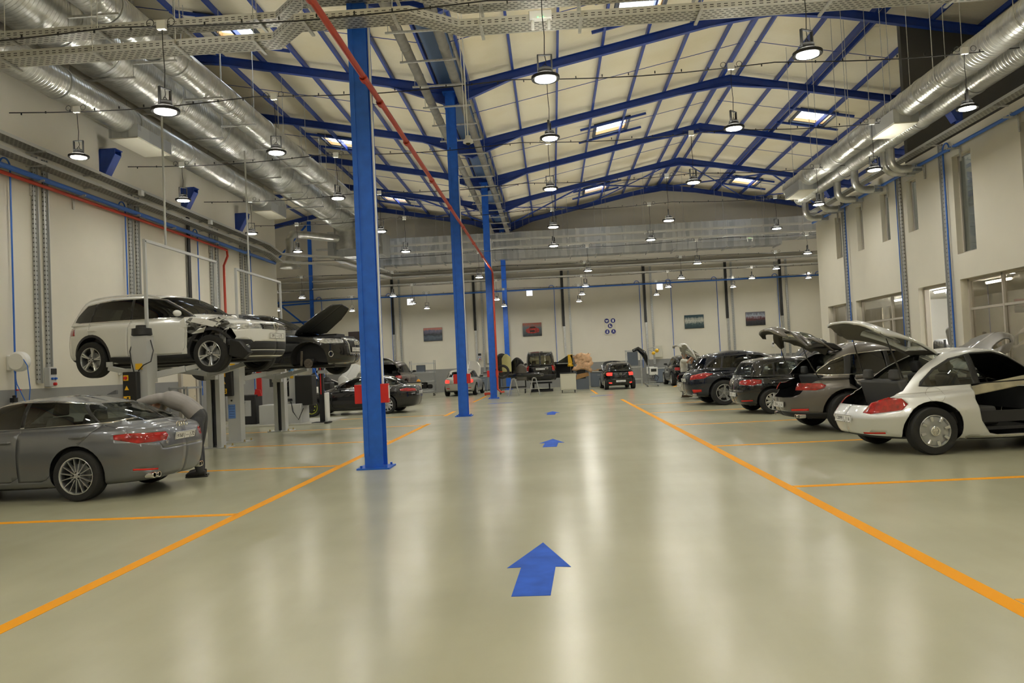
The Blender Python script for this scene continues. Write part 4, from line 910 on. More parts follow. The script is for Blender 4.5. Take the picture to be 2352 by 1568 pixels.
# left wall door
mb = MB(); mb.box((-12.08, 24.75, 1.0), (.08, .95, 2.0)); d = struct(mb.build('door_1', mat('door_cream', (.62, .55, .42), .5), bevel=.004))
mb = MB()
for y in (24.2, 25.3): mb.box((-12.06, y, 1.02), (.12, .12, 2.04))
mb.box((-12.06, 24.75, 2.06), (.12, 1.2, .08)); mb.build('door_frame', frame_m, d)
MB().tube([(-12.03, 25.1, 1.0), (-11.98, 25.1, 1.0), (-11.98, 24.98, 1.0)], .01, 6).build('door_handle', steel, d)
struct(MB().box((-11.95, 27.5, .9), (.28, .9, 1.8)).build('trim_2', grey_w, smooth=0))
# ---------------------------------------------------------------- steel frame
def hsec(mb, x, y, z0, z1, w, d, t=.018, mi=0):
    for s in (-1, 1): mb.box((x, y+s*(d/2-t/2), (z0+z1)/2), (w, t, z1-z0), mi=mi)
    mb.box((x, y, (z0+z1)/2), (t, d-2*t, z1-z0), mi=mi)
NEAR = ['nearest', 'second', 'third', 'farthest']
COLY = [12.1, 24.1, 36.3, 48.6]
for i, y in enumerate(COLY):
    t = thing('steel_column', (-2.88, y, 0), ['tall blue steel column standing nearest the camera with white conduit', 'second blue steel column standing beyond the first, red boxes on both sides', 'third blue steel column with red fire pipe and hose down its side', 'farthest blue steel column standing by the back wall beside covered car parts'][i], 'column', 'blue columns down the middle of the hall')
    mb = MB(); hsec(mb, 0, 0, .03, VZ, .29, .32); mb.build('shaft', blue, t, smooth=0)
    if i < 3: MB().box((-.108, -.168, VZ/2), (.075, .016, VZ-.4)).build('cover_strip', blue, t, smooth=0)
    mb = MB(); mb.box((0, 0, .012), (.52, .5, .024))
    for a in (-.2, .2):
        for c in (-.18, .18): mb.lathe([(0, .06), (.018, .06), (.018, .02)], 8, (a, c, 0))
    mb.build('base_plate', blue, t)
    mb = MB(); mb.box((0, 0, VZ-.02), (.45, .45, .03)); mb.build('cap_plate', blue, t)
    if i < 3: MB().tube([(.175, -.10, 1.3), (.175, -.10, 7.6)], .02, 8).build('conduit', white_p, t)
    if i < 3:
        for s in (-1, 1):
            bx = thing('fire_call_box', (-2.88+s*.20, y-.10, 1.18), 'red fire box on the %s side of the %s blue column' % ('left' if s < 0 else 'right', NEAR[i]), 'fire box', 'red boxes on the columns')
            MB().box((0, 0, 0), (.14, .10, .30)).build('case', red_s, bx, bevel=.008)
            if s > 0: MB().box((.072, 0, .02), (.004, .07, .2)).build('front_label', white_p, bx)
# rafters with haunches, one per frame per bay
FY = [18.2, 24.3, 30.5, 36.6, 42.7, 48.9]
def rafter(name, a, b, y, h0, h1, lab, grp):
    """sloped beam from a to b (x,z underside), deeper near the ends by h0/h1"""
    dx = b[0]-a[0]; z = lambda x: a[1]+(b[1]-a[1])*(x-a[0])/dx; mb = MB(); D = .27; W_ = .16; k = 1.6 if dx > 0 else -1.6
    mb.prism([(a[0], a[1]), (b[0], b[1]), (b[0], b[1]+D), (a[0], a[1]+D)], y-.006, y+.006, lambda p, q, t_: (p, t_, q))
    for zo in (0, D-.014): mb.prism([(a[0], a[1]+zo), (b[0], b[1]+zo), (b[0], b[1]+zo+.014), (a[0], a[1]+zo+.014)], y-W_/2, y+W_/2, lambda p, q, t_: (p, t_, q))
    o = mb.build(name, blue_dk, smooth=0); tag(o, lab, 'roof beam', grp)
    for (p, s, h) in ((a, 1, h0), (b, -1, h1)):
        if h:
            L = 2.0*s*(1 if dx > 0 else -1); hb = MB()
            hb.prism([(p[0], p[1]-h), (p[0], p[1]), (p[0]+L, z(p[0]+L))], y-.006, y+.006, lambda u, v, t_: (u, t_, v))
            hb.prism([(p[0], p[1]-h), (p[0]+L, z(p[0]+L)), (p[0]+L, z(p[0]+L)+.014), (p[0], p[1]-h+.014)], y-W_/2, y+W_/2, lambda u, v, t_: (u, t_, v))
            hb.build('haunch', blue_dk, o, smooth=0)
    return o
for i, y in enumerate(FY):
    od = ['nearest', 'second', 'third', 'fourth', 'fifth', 'farthest'][i]
    rafter('roof_rafter', (VX, VZ), (RX, RZ), y, .38, .16, 'blue roof beam on the middle slope, %s frame from the camera' % od, 'blue roof beams')
    rafter('roof_rafter', (RX, RZ), (EX, EZ), y, .16, .38, 'blue roof beam on the right hand slope, %s frame from the camera' % od, 'blue roof beams')
    rafter('roof_rafter', (LX, LZ), (VX, VZ), y, .16, .38, 'blue roof beam on the left slope, %s frame from the camera' % od, 'blue roof beams')
    if y > 34: rafter('roof_rafter', (OX, OZ), (LX, LZ), y, .3, .16, 'blue roof beam over the far left corner behind the ducts, %s frame' % od, 'blue roof beams')
# purlins
def purlin(x, lab, w=.07, h=.17):
    z = rz_(x)+.27; mb = MB()
    for s in (0,): mb.beam((x, 15.0, z+h/2), (x, YB-.02, z+h/2), w, h)
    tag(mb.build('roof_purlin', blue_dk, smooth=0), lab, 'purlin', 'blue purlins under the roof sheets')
for k in range(7):
    purlin(VX+.55+1.45*k, 'blue purlin, %s up from the valley on the middle roof slope' % ORD[k])
    purlin(RX+.35+1.5*k, 'blue purlin, %s down from the right hand ridge on its far slope' % ORD[k])
for k in range(7): purlin(VX-.5-1.42*k, 'blue purlin, %s up from the valley on the left roof slope' % ORD[k])
for k in range(4): purlin(LX-1.2-2.2*k, 'blue purlin, %s beyond the left ridge over the far left corner' % ORD[k])
for x, lab in ((RX+3.1, 'deeper blue purlin running beside the third one on the right hand slope'), (RX-.25, 'blue purlin running just left of the right hand ridge')): purlin(x, lab, .12, .2)
# sag rods between purlins
for i, y in enumerate([21.2, 27.4, 33.5, 39.6, 45.8]):
    for (a, b, nm) in ((VX+.3, RX-.2, 'middle roof slope'), (RX+.2, EX-1 if y > 25 else 11.1, 'right hand roof slope'), (LX+.3, VX-.3, 'left roof slope')):
        mb = MB(); mb.tube([(a, y, rz_(a)+.33), (b, y, rz_(b)+.33)], .012, 5)
        tag(mb.build('sag_rod', blue_dk), 'thin dark rod tying the purlins on the %s, %s bay' % (nm, ORD[i]), 'tie rod', 'thin tie rods under the roof')
# wind bracing in the last bay
for (xa, xb, s) in ((VX+.3, 2.3, 0), (2.3, RX-.3, 1), (RX+.3, 12.5, 0), (12.5, 17.2, 1), (-7.5, VX-.3, 1)):
    ya, yb = (42.8, 48.8) if s else (48.8, 42.8)
    mb = MB(); mb.tube([(xa, ya, rz_(xa)+.12), (xb, yb, rz_(xb)+.12)], .045, 6); mb.tube([(xa, yb, rz_(xa)+.08), (xb, ya, rz_(xb)+.08)], .03, 6)
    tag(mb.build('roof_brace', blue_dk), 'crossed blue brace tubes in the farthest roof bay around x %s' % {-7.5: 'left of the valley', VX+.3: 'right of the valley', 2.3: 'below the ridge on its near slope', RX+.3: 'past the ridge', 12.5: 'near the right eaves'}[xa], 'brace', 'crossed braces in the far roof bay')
for o in bpy.data.objects:
    if o.name.startswith('roof_brace'): o['label'] = o['label'].replace(' around x', ',')
# valley gutter
mb = MB(); mb.box((VX, 32.0, VZ+.36), (.75, 34.8, .04)); mb.box((VX-.36, 32.0, VZ+.42), (.03, 34.8, .16)); mb.box((VX+.36, 32.0, VZ+.42), (.03, 34.8, .16))
tag(mb.build('valley_gutter', mat('gutter_blue_grey', (.10, .17, .32), .4, .3), smooth=0), 'long blue grey gutter running along the roof valley over the columns', 'gutter')
# roof windows
wood = mat('skylight_wood', (.55, .33, .12), .5)
for i, (x, y) in enumerate(SKY):
    sl = math.atan2(rz_(x+.3)-rz_(x-.3), .6); M3 = Matrix.Rotation(-sl, 3, 'Y'); z = rz_(x)+UP
    side = 'left roof slope' if x < VX else ('middle roof slope' if x < RX else 'right hand roof slope')
    n = [s for s in SKY if s[0] == x].index((x, y)); tot = len([s for s in SKY if s[0] == x])
    t = thing('roof_window', (x, y, z), 'bright roof window with timber lining, %s on the %s' % ((['nearest', 'middle', 'farthest'] if tot == 3 else ['nearer', 'farther'])[n], side), 'roof window', 'roof windows')
    def fr(w, d, h, zc, th, m, nm):
        mb = MB()
        for s in (-1, 1):
            mb.box(M3 @ Vector((s*(w/2-th/2), 0, zc)), (th, d, h), rot=M3); mb.box(M3 @ Vector((0, s*(d/2-th/2), zc)), (w, th, h), rot=M3)
        return mb.build(nm, m, t, smooth=0)
    fr(SW+.22, SD+.22, .10, -.04, .11, mat('flashing_dark', (.05, .07, .11), .4), 'frame'); fr(SW, SD, .13, .045, .045, wood, 'lining')
    mb = MB(); mb.box(M3 @ Vector((0, 0, .10)), (SW-.08, SD-.08, .012), rot=M3); mb.build('pane', glass_mat('skylight_glass', (.92, .95, .97), .04), t, smooth=0)
    mb = MB()
    for s in (-1, 1): mb.beam(M3 @ Vector((-1.45, s*(SD/2+.18), -.12)), M3 @ Vector((1.45, s*(SD/2+.18), -.12)), .07, .09)
    mb.build('trimmer', blue_dk, t, smooth=0)
# ---------------------------------------------------------------- floor markings
tape = mat('orange_floor_paint', (.86, .36, .005), .6, spec=.2); btape = mat('blue_floor_tape', (.025, .11, .58), .7, noise=(5, .15), spec=.2)
def strip(a, b, w, lab, m=tape, nm='orange_floor_line', z=.0025):
    mb = MB(); mb.beam((a[0], a[1], z/2), (b[0], b[1], z/2), w, z); o = mb.build(nm, m, smooth=0); return tag(o, lab, 'floor line', 'orange bay lines')
strip((-3.58, -2), (-3.56, 21.4), .125, 'long orange line along the left side of the central aisle')
strip((2.58, -2), (2.61, 30.3), .125, 'long orange line along the right side of the central aisle')
strip((-3.56, 24.6), (-3.56, 27.0), .125, 'short orange line left of the aisle behind the second column')
strip((-3.56, 33.4), (-3.56, 40.0), .125, 'orange line in front of the beige saloon with raised bonnet')
strip((2.0, 36.5), (2.0, 42.0), .125, 'short orange line left of the small black hatchback')
strip((6.3, 41.0), (7.6, 46.0), .125, 'short orange line beside the trolley at the back right')
for i, y in enumerate((8.45, 12.55, 16.65, 20.85, 25.1)): strip((-9.2, y), (-3.62, y), .115, 'orange line between left hand bays, %s from the camera' % ORD[i])
for i, y in enumerate((4.70, 8.92, 13.2, 17.6, 21.9, 26.2)): strip((2.66, y-.02), (8.6, y+.18), .115, 'orange line between right hand bays, %s from the camera' % ORD[i])
def arrow(x, y0, L, w, lab, sk=0.0):
    s = w*.27; P = [(-s-.04, y0), (s-.04, y0), (s-.005, y0+L*.475), (w/2, y0+L*.46), (.02, y0+L), (-w/2, y0+L*.475), (-s-.005, y0+L*.48)]
    mb = MB(); mb.prism([(x+a, b_) for a, b_ in P], 0, .0025); tag(mb.build('floor_arrow', btape, smooth=0), lab, 'floor arrow', 'blue arrows along the aisle')
arrow(-.18, 5.09, 1.5, .48, 'large blue arrow on the aisle floor nearest the camera')
arrow(-.10, 14.1, 1.5, .48, 'middle of three blue arrows up the aisle floor')
arrow(-.11, 23.0, 1.6, .48, 'farthest small blue arrow up the aisle floor')
strip((-2.75, 31.4), (-1.75, 31.6), .14, 'thin blue tape strip on the floor in front of the third column', btape, 'blue_floor_strip'); strip((1.6, 34.0), (2.6, 34.9), .14, 'thin blue tape strip on the floor right of the far aisle', btape, 'blue_floor_strip')
# ---------------------------------------------------------------- high bay lamps on their wires
diff_m = mat('lamp_diffuser', (1.0, .97, .87), emit=LAMP_E)
def lamp_meshes():
    d = {}
    b = MB(); b.lathe([(0, .17), (.085, .17), (.10, .155), (.10, .10), (.125, .09), (.13, .022), (.192, .020), (.194, .044), (.205, .044), (.206, .012), (.20, .0), (.15, .004)], 28); d['housing'] = b.mesh('housing', black)
    b = MB(); b.lathe([(.152, -.002), (.14, -.006), (0, -.006)], 28); d['diffuser'] = b.mesh('diffuser', diff_m)
    b = MB(); b.lathe([(.192, .0235), (.152, .0235), (.132, .045)], 28); d['uplight_ring'] = b.mesh('uplight_ring', mat('lamp_uplight', (1.0, .97, .86), emit=LAMP_E*.92))  # glowing ring added to brighten roof and walls, hidden behind the housing lip
    b = MB(); b.beam((-.10, 0, .10), (-.10, 0, .36), .02, .04); b.beam((.10, 0, .10), (.10, 0, .36), .02, .04); b.beam((-.11, 0, .36), (.11, 0, .36), .04, .012); b.tube(arc((0, 0, .20), .028, 0, 360, 10, 'XZ'), .006, 5); b.tube([(0, 0, .225), (.02, .01, .28), (0, 0, .36)], .006, 5); d['bracket'] = b.mesh('bracket', black)
    b = MB(); b.box((0, 0, 0), (.13, .07, .13)); d['junction_box'] = b.mesh('junction_box', white_p)
    b = MB()
    for s in (-1, 1): b.tube([(s*.16+.055*math.cos(a), -.03, .03+.055*math.sin(a)) for a in np.linspace(0, 2*PI, 14, endpoint=False)], .006, 4, closed=True)
    d['cable_loop'] = b.mesh('cable_loop', black)
    return d
LM = lamp_meshes()
LM['uplight_ring_far'] = LM['uplight_ring'].copy(); LM['uplight_ring_far'].materials[0] = mat('lamp_uplight_far', (1.0, .95, .86), emit=LAMP_E*1.25)  # stronger copy of the added glow, to brighten the far gable
def lamp(p, wz, lab, rot):
    t = thing('high_bay_lamp', p, lab, 'ceiling lamp', 'round black high bay lamps'); h = wz-p[2]
    for nm in ('housing', 'diffuser', 'uplight_ring', 'bracket', 'junction_box', 'cable_loop'):
        o = bpy.data.objects.new(nm, LM[nm+'_far' if nm == 'uplight_ring' and p[1] > 40 else nm]); COL.objects.link(o); o.parent = t
        if nm == 'bracket': o.rotation_euler = (0, 0, rot)
        if nm in ('junction_box', 'cable_loop'): o.location = (0, -.03, h)
    mb = MB(); mb.tube([(0, 0, .36), (.012, 0, .36+(h-.36)*.3), (-.006, 0, .36+(h-.36)*.65), (0, -.02, h-.06)], .007, 5); mb.build('cord', black, t)
    return t
ROWS = [(11.0, 5.65, 7.0, [(380, 258), (1253, 183), (1855, 127)]),
  (15.7, 6.15, 7.4, [(181, 362), (635, 352), (1263, 319), (1686, 296), (2222, 250)]),
  (20.3, 6.15, 7.42, [(421, 461), (776, 456), (1264, 435), (1593, 420), (2008, 391)]),
  (24.9, 6.15, 7.42, [(578, 537), (875, 532), (1271, 522), (1536, 507), (1880, 470)]),
  (29.2, 6.1, 7.4, [(684, 578), (932, 578), (1272, 565), (1495, 551), (1784, 525)]),
  (33.6, 5.5, 6.6, [(614, 660), (1101, 637), (1351, 622), (1602, 605), (1855, 582)]),
  (38.2, 5.35, 6.5, [(694, 684), (903, 680), (1345, 657), (1565, 639), (1783, 617)]),
  (42.5, 5.25, 6.3, [(638, 713), (948, 697), (1141, 688), (1337, 676), (1535, 659), (1727, 639)]),
  (46.6, 5.2, 6.2, [(809, 714), (981, 708), (1158, 703), (1330, 692), (1508, 677), (1684, 659), (1857, 638)])]
LR = ['nearest', 'second', 'third', 'fourth', 'fifth', 'sixth', 'seventh', 'eighth', 'farthest']
for i, (y, z, wz, px) in enumerate(ROWS):
    xs = []
    for j, q in enumerate(px):
        p = at(q[0], q[1], y); xs.append(p.x)
        lamp(p, wz if i else p.z+1.3, 'round black high bay lamp, %s from the left in the %s row from the camera' % (ORD[j], LR[i]), [1.2, .1, .5, 0, .3, 1.4, .8][(i*3+j) % 7])
    w = wz if i else at(px[0][0], px[0][1], y).z+1.3
    x0, x1 = (-11.4, 10.2) if 15 < y < 31 else ((-12, 10.6) if y < 33 else (OX+.1, 17.8))
    mb = MB(); n = 24; mb.tube([(x0+(x1-x0)*k/n, y+.01, w+.04-.10*math.sin(PI*((k % 6)/6))) for k in range(n+1)], .012, 5)
    for k in range(0, 40): mb.box((x0+(x1-x0)*(k+.5)/40, y+.01, w), (.02, .02, .05))
    tag(mb.build('suspension_wire', black), 'thin black cable strung across the hall carrying the %s row of lamps' % LR[i], 'cable', 'lamp suspension cables')
for y in (6.0, 1.2, -3.6):      # the rows over and behind the camera
    for j, x in enumerate((-8.6, -4.9, .15, 3.7, 8.0)):
        lamp(Vector((x, y, 6.15)), 7.4, 'round black high bay lamp in the rows overhead behind the camera', j*.4)
# blue corbels that hold the wires
def corbel(x, y, s, lab):
    mb = MB(); mb.prism([(0, .28), (.44, .28), (.44, .14), (.12, -.42), (0, -.42)], -.16, -.14, lambda a, b, t: (s*a, t, b)); mb.prism([(0, .28), (.44, .28), (.44, .14), (.12, -.42), (0, -.42)], .14, .16, lambda a, b, t: (s*a, t, b))
    mb.box((s*.24, 0, .275), (.46, .36, .02)); mb.box((s*.01, 0, -.1), (.02, .36, .72)); mb.beam((s*.13, 0, -.42), (s*.44, 0, .14), .30, .015)
    tag(mb.build('wall_bracket', blue_dk, loc=(x, y, 7.66), smooth=0), lab, 'bracket', 'blue wall brackets')
for i, y in enumerate((20.3, 24.9, 29.25)):
    corbel(-12.1, y, 1, 'blue steel bracket on the left wall, %s from the camera' % ORD[i])
    corbel(10.7, y-.2, -1, 'blue steel bracket on the right wall, %s from the camera' % ORD[i])
# ---------------------------------------------------------------- ducts
duct_m = mat('spiral_duct_steel', (.60, .60, .57), .30, .9, noise=(3.5, .18))
_t = duct_m.node_tree
rect_m = mat('sheet_duct_steel', (.55, .56, .55), .38, .8)
_t = rect_m.node_tree; _b = _t.nodes['Principled BSDF']; _tc = _t.nodes.new('ShaderNodeTexCoord'); _mp = _t.nodes.new('ShaderNodeMapping'); _mp.inputs[3].default_value = (4, 1, .4)
_vo = _t.nodes.new('ShaderNodeTexVoronoi'); _vo.inputs['Scale'].default_value = 1.0; _vo.distance = 'CHEBYCHEV'; _rp = _t.nodes.new('ShaderNodeValToRGB'); _rp.color_ramp.elements[0].color = (.36, .38, .40, 1); _rp.color_ramp.elements[1].color = (.66, .67, .66, 1)
_t.links.new(_tc.outputs['Object'], _mp.inputs[0]); _t.links.new(_mp.outputs[0], _vo.inputs[0]); _t.links.new(_vo.outputs['Color'], _rp.inputs[0]); _t.links.new(_rp.outputs[0], _b.inputs['Base Color'])
def spiral(mb, x, z, y0, y1, r, pitch=.11, n=28, mi=0):
    """ribbed spiral duct along Y"""
    prof = []; y = y0
    while y < y1:
        prof += [(r, y), (r, y+pitch*.72), (r+.007, y+pitch*.80), (r+.007, y+pitch*.92)]; y += pitch
    prof.append((r, y1)); mb.lathe([(a, b-y0) for a, b in prof], n, (x, y0, z), 'Y', mi)
    for yy in (y0, y1): mb.add([(x+r*math.cos(2*PI*k/n), yy, z+r*math.sin(2*PI*k/n)) for k in range(n)], [tuple(range(n)) if yy == y1 else tuple(range(n))[::-1]], mi)
def couplers(par, x, z, ys, r):
    for y in ys:
        mb = MB(); mb.lathe([(r+.006, -.05), (r+.022, -.045), (r+.022, .045), (r+.006, .05)], 30, (x, y, z), 'Y'); mb.build('coupler', galv, par)
def hangers(par, x, z, ys, r, w=None):
    for y in ys:
        w_ = w or r+.18; mb = MB(); mb.box((x, y, z-r-.03), (2*w_, .06, .045))
        for s in (-1, 1): mb.tube([(x+s*(w_-.05), y, z-r-.05), (x+s*(w_-.05), y, min(rz_(x+s*w_)+.3, 12.3))], .01, 5)
        mb.build('hanger', galv_lt, par)
def duct(nm, x, z, y0, y1, r, lab, cps, hgs, w=None):
    t = thing(nm, (0, 0, 0), lab, 'duct', 'galvanised spiral ducts'); mb = MB(); spiral(mb, x, z, y0, y1, r); mb.build('pipe', duct_m, t, smooth=20)
    couplers(t, x, z, cps, r); hangers(t, x, z, hgs, r, w); return t
d1 = duct('spiral_duct', -11.15, 8.55, -2, 31.2, .37, 'narrow round silver duct running low along the left wall', [8.2, 11, 14, 17, 20, 23, 26, 29], [], None)
def outlet(par, x, y0, y1, z, w, face=-1):
    mb = MB(); mb.box((x, (y0+y1)/2, z+.10), (w, y1-y0, .34)); o = mb.build('outlet_box', rect_m, par, smooth=0)
    MB().box((x, (y0+y1)/2, z-.085), (w-.04, y1-y0-.04, .03)).build('grille', mat('grille_cream', (.72, .69, .58), .5), o, smooth=0)
outlet(d1, -11.1, 19.6, 21.4, 8.12, .8); outlet(d1, -11.1, 29.3, 31.0, 8.12, .75)
d2 = duct('spiral_duct', -11.05, 9.95, -2, 41.0, .70, 'widest round silver duct high along the left wall above the narrow one', [9.5, 12.2, 13.6, 16.8, 18.4, 21.6, 24.8, 28, 31, 33, 34.4, 37.6, 39.5], [11, 13.3, 16, 18.6, 21.2, 23.8, 26.4, 29, 31.6, 34.5, 37.5])
mb = MB()          # bend down into the plenum
prof = arc((0, 41.0, 9.25), .70, 90, 0, 6, 'YZ'); mb.tube([(-11.05, p[1], p[2]) for p in prof]+[(-11.05, 41.7, 8.3)], .70, 26); mb.build('bend', duct_m, d2)
d3 = duct('spiral_duct', -9.35, 9.75, -2, 40.2, .40, 'slim round silver duct beside the widest one, nearest the roof slope', [10, 13, 16, 19, 22, 25, 28, 31, 34, 37], [10.3, 13, 15.5, 18, 20.6, 23, 25.6, 28, 30.6, 33, 35.5, 38], .55)
mb = MB(); mb.tube([(-9.35, p[1], p[2]) for p in arc((0, 40.2, 9.25), .50, 90, 0, 6, 'YZ')]+[(-9.35, 40.7, 8.3)], .40, 22); mb.build('bend', duct_m, d3)
r1 = duct('spiral_duct', 9.15, 7.60, -2, 28.8, .31, 'thicker round silver duct on the right with square outlet plates', [9, 11.5, 14.2, 16.4, 18.6, 21, 24, 26.5], [], None)
for (y0, y1) in ((19.5, 20.9), (26.9, 28.5)):
    outlet(r1, 9.1, y0, y1, 7.22, .62)
for y in (10, 12, 14.5, 17.5, 20, 22.5, 25, 27.5):
    mb = MB()
    for s in (-.33, .33): mb.tube([(9.15+s, y, 7.6), (9.15+s, y, rz_(9.15+s)+.3)], .009, 5)
    mb.tube([(9.15+.33*math.cos(a), y, 7.6+.33*math.sin(a)) for a in np.linspace(PI, 2*PI, 12)], .012, 4)
    mb.build('hanger', galv_lt, r1)
r2 = duct('spiral_duct', 9.88, 7.46, -2, 30.1, .255, 'thinner round silver duct close above the right wall with branch elbows', [10, 12.6, 15.2, 17.8, 20.4, 23, 25.6, 28.2], [], None)
for y in (13, 16, 19, 22, 25, 28):
    mb = MB(); mb.tube([(9.70, y, 7.6), (9.88, y, 8.3), (10.06, y, 7.6)], .009, 5); mb.tube([(9.88, y, 8.3), (9.88, y, rz_(9.9)+.3)], .009, 5)
    mb.build('hanger', galv_lt, r2)
for y in (22.3, 22.7, 24.9, 26.4, 28.0, 29.7):
    mb = MB(); pts = [(9.9, y, 7.3), (9.9, y, 6.95)]+[(p[0], y, p[2]) for p in arc((10.2, 0, 6.9), .30, 180, 270, 6)]+[(10.45, y, 6.6)]
    mb.tube(pts, .115, 16); mb.lathe([(.125, 0), (.125, .05)], 16, (10.28, y, 6.6), 'X')
    o = mb.build('branch_elbow', duct_m, r2); MB().box((10.57, y, 6.6), (.24, .30, .22), taper=1).build('boot', rect_m, o, smooth=0)
# rectangular duct across the back wall
t = thing('sheet_duct', (0, 0, 0), 'big rectangular silver sheet duct running across the back wall', 'duct', None)
mb = MB(); mb.box((2.9, 48.4, 9.25), (28.2, 1.1, 1.3)); mb.build('main_run', rect_m, t, smooth=0)
mb = MB(); mb.box((1.5, 48.4, 8.42), (25.9, .9, .36)); mb.build('lower_run', rect_m, t, smooth=0)
for k in range(18): x = -10.6+1.55*k; mb = MB(); mb.box((x, 48.4, 9.25), (.05, 1.16, 1.36)); mb.build('flange', galv_lt, t, smooth=0)
mb = MB()
for k in range(16): mb.box((-9.8+1.6*k, 48.2, 8.18), (.06, 1.7, .06))
mb.build('support_rails', galv_lt, t, smooth=0)
mb = MB(); mb.lathe([(1.25, 0), (1.25, 1.1)], 10, (-11.2, 47.85, 8.65), 'Y', a0=R(90), a1=R(180)); mb.box((-11.2, 46.2, 8.6), (1.5, 4.2, 1.2)); mb.build('end_bend', rect_m, t)
mb = MB(); mb.box((-11.05, 42.6, 8.6), (2.0, 2.6, 1.4)); mb.box((-9.6, 42.3, 8.6), (1.2, 2.0, 1.3)); mb.build('plenum_box', rect_m, t, smooth=0)
for k in range(11):
    mb = MB()
    for dx in (0, .5): mb.tube([(-9.5+2.5*k+dx, 48.0, 9.9), (-9.5+2.5*k+dx, 48.0, rz_(-9.5+2.5*k+dx)+.3)], .009, 4)
    mb.build('hanger', galv_lt, t)
# extractor hood hanging from a round duct at the back left
t = thing('extractor_hood', (-13.2, 38.5, 0), 'silver cone shaped extractor hood hanging at the far left end of the wall', 'extractor hood')
mb = MB(); mb.tube([(2.0, 3.0, 8.9), (0.4, 1.0, 8.9), (.1, .2, 8.8), (0, 0, 8.5), (0, 0, 7.6)], .21, 18); mb.lathe([(.225, 7.9), (.225, 8.05)], 18); mb.build('pipe', duct_m, t)
mb = MB(); mb.lathe([(.21, 7.7), (.25, 7.45), (.52, 7.1), (.53, 7.04)], 20); mb.build('hood', duct_m, t)
# brown pipes under the valley gutter
pg = mat('insulated_pipe_grey', (.20, .19, .165), .6, noise=(4, .15))
for x, z, nm in ((-3.42, 9.85, 'left'), (-2.42, 9.8, 'right')):
    t = thing('insulated_pipe', (0, 0, 0), 'brown grey insulated pipe hung under the roof valley on its %s' % nm, 'pipe', 'insulated pipes under the valley')
    mb = MB(); mb.tube([(x, 10, z), (x, 47.5, z)], .13, 14); mb.build('pipe', pg, t)
    for y in range(13, 47, 2): mb = MB(); mb.lathe([(.13, -.02), (.142, 0), (.13, .02)], 14, (x, y+.4, z), 'Y'); mb.build('joint_band', pg, t)
t = thing('pipe_rack', (0, 0, 0), 'row of thin grey cross rails carrying the pipes under the roof valley', 'pipe rack')
for k in range(20):
    y = 12.6+1.8*k; mb = MB(); mb.box((-2.9, y, 9.63), (1.5, .045, .045))
    for s in (-1, 1): mb.tube([(-2.9+s*.68, y, 9.6), (-2.9+s*.68, y, 10.55)], .009, 4)
    mb.build('cross_rail', galv_lt, t, smooth=0)
# red fire main
t = thing('fire_pipe', (0, 0, 0), 'long red fire pipe running past the columns and down to the hose reel', 'pipe')
mb = MB(); mb.tube([(-2.60, 6, 5.86), (-2.62, 12.1, 5.93), (-2.66, 24, 6.0), (-2.66, 35.85, 6.02), (-2.66, 36.05, 5.9), (-2.66, 36.05, 1.0), (-2.66, 36.0, .45), (-2.5, 36.0, .30), (-2.35, 36.0, .32)], .045, 10); mb.build('pipe', redp, t)
for y in (8.6, 11.2, 12.3, 14.6, 17.8, 21, 24.2, 27.5, 31): mb = MB(); mb.lathe([(.045, -.07), (.06, -.06), (.06, .06), (.045, .07)], 10, (-2.6-.06*(y-6)/18 if y < 24 else -2.66, y, 5.86+.14*min(1, (y-6)/18)), 'Y'); mb.build('pipe_joint', redp, t)
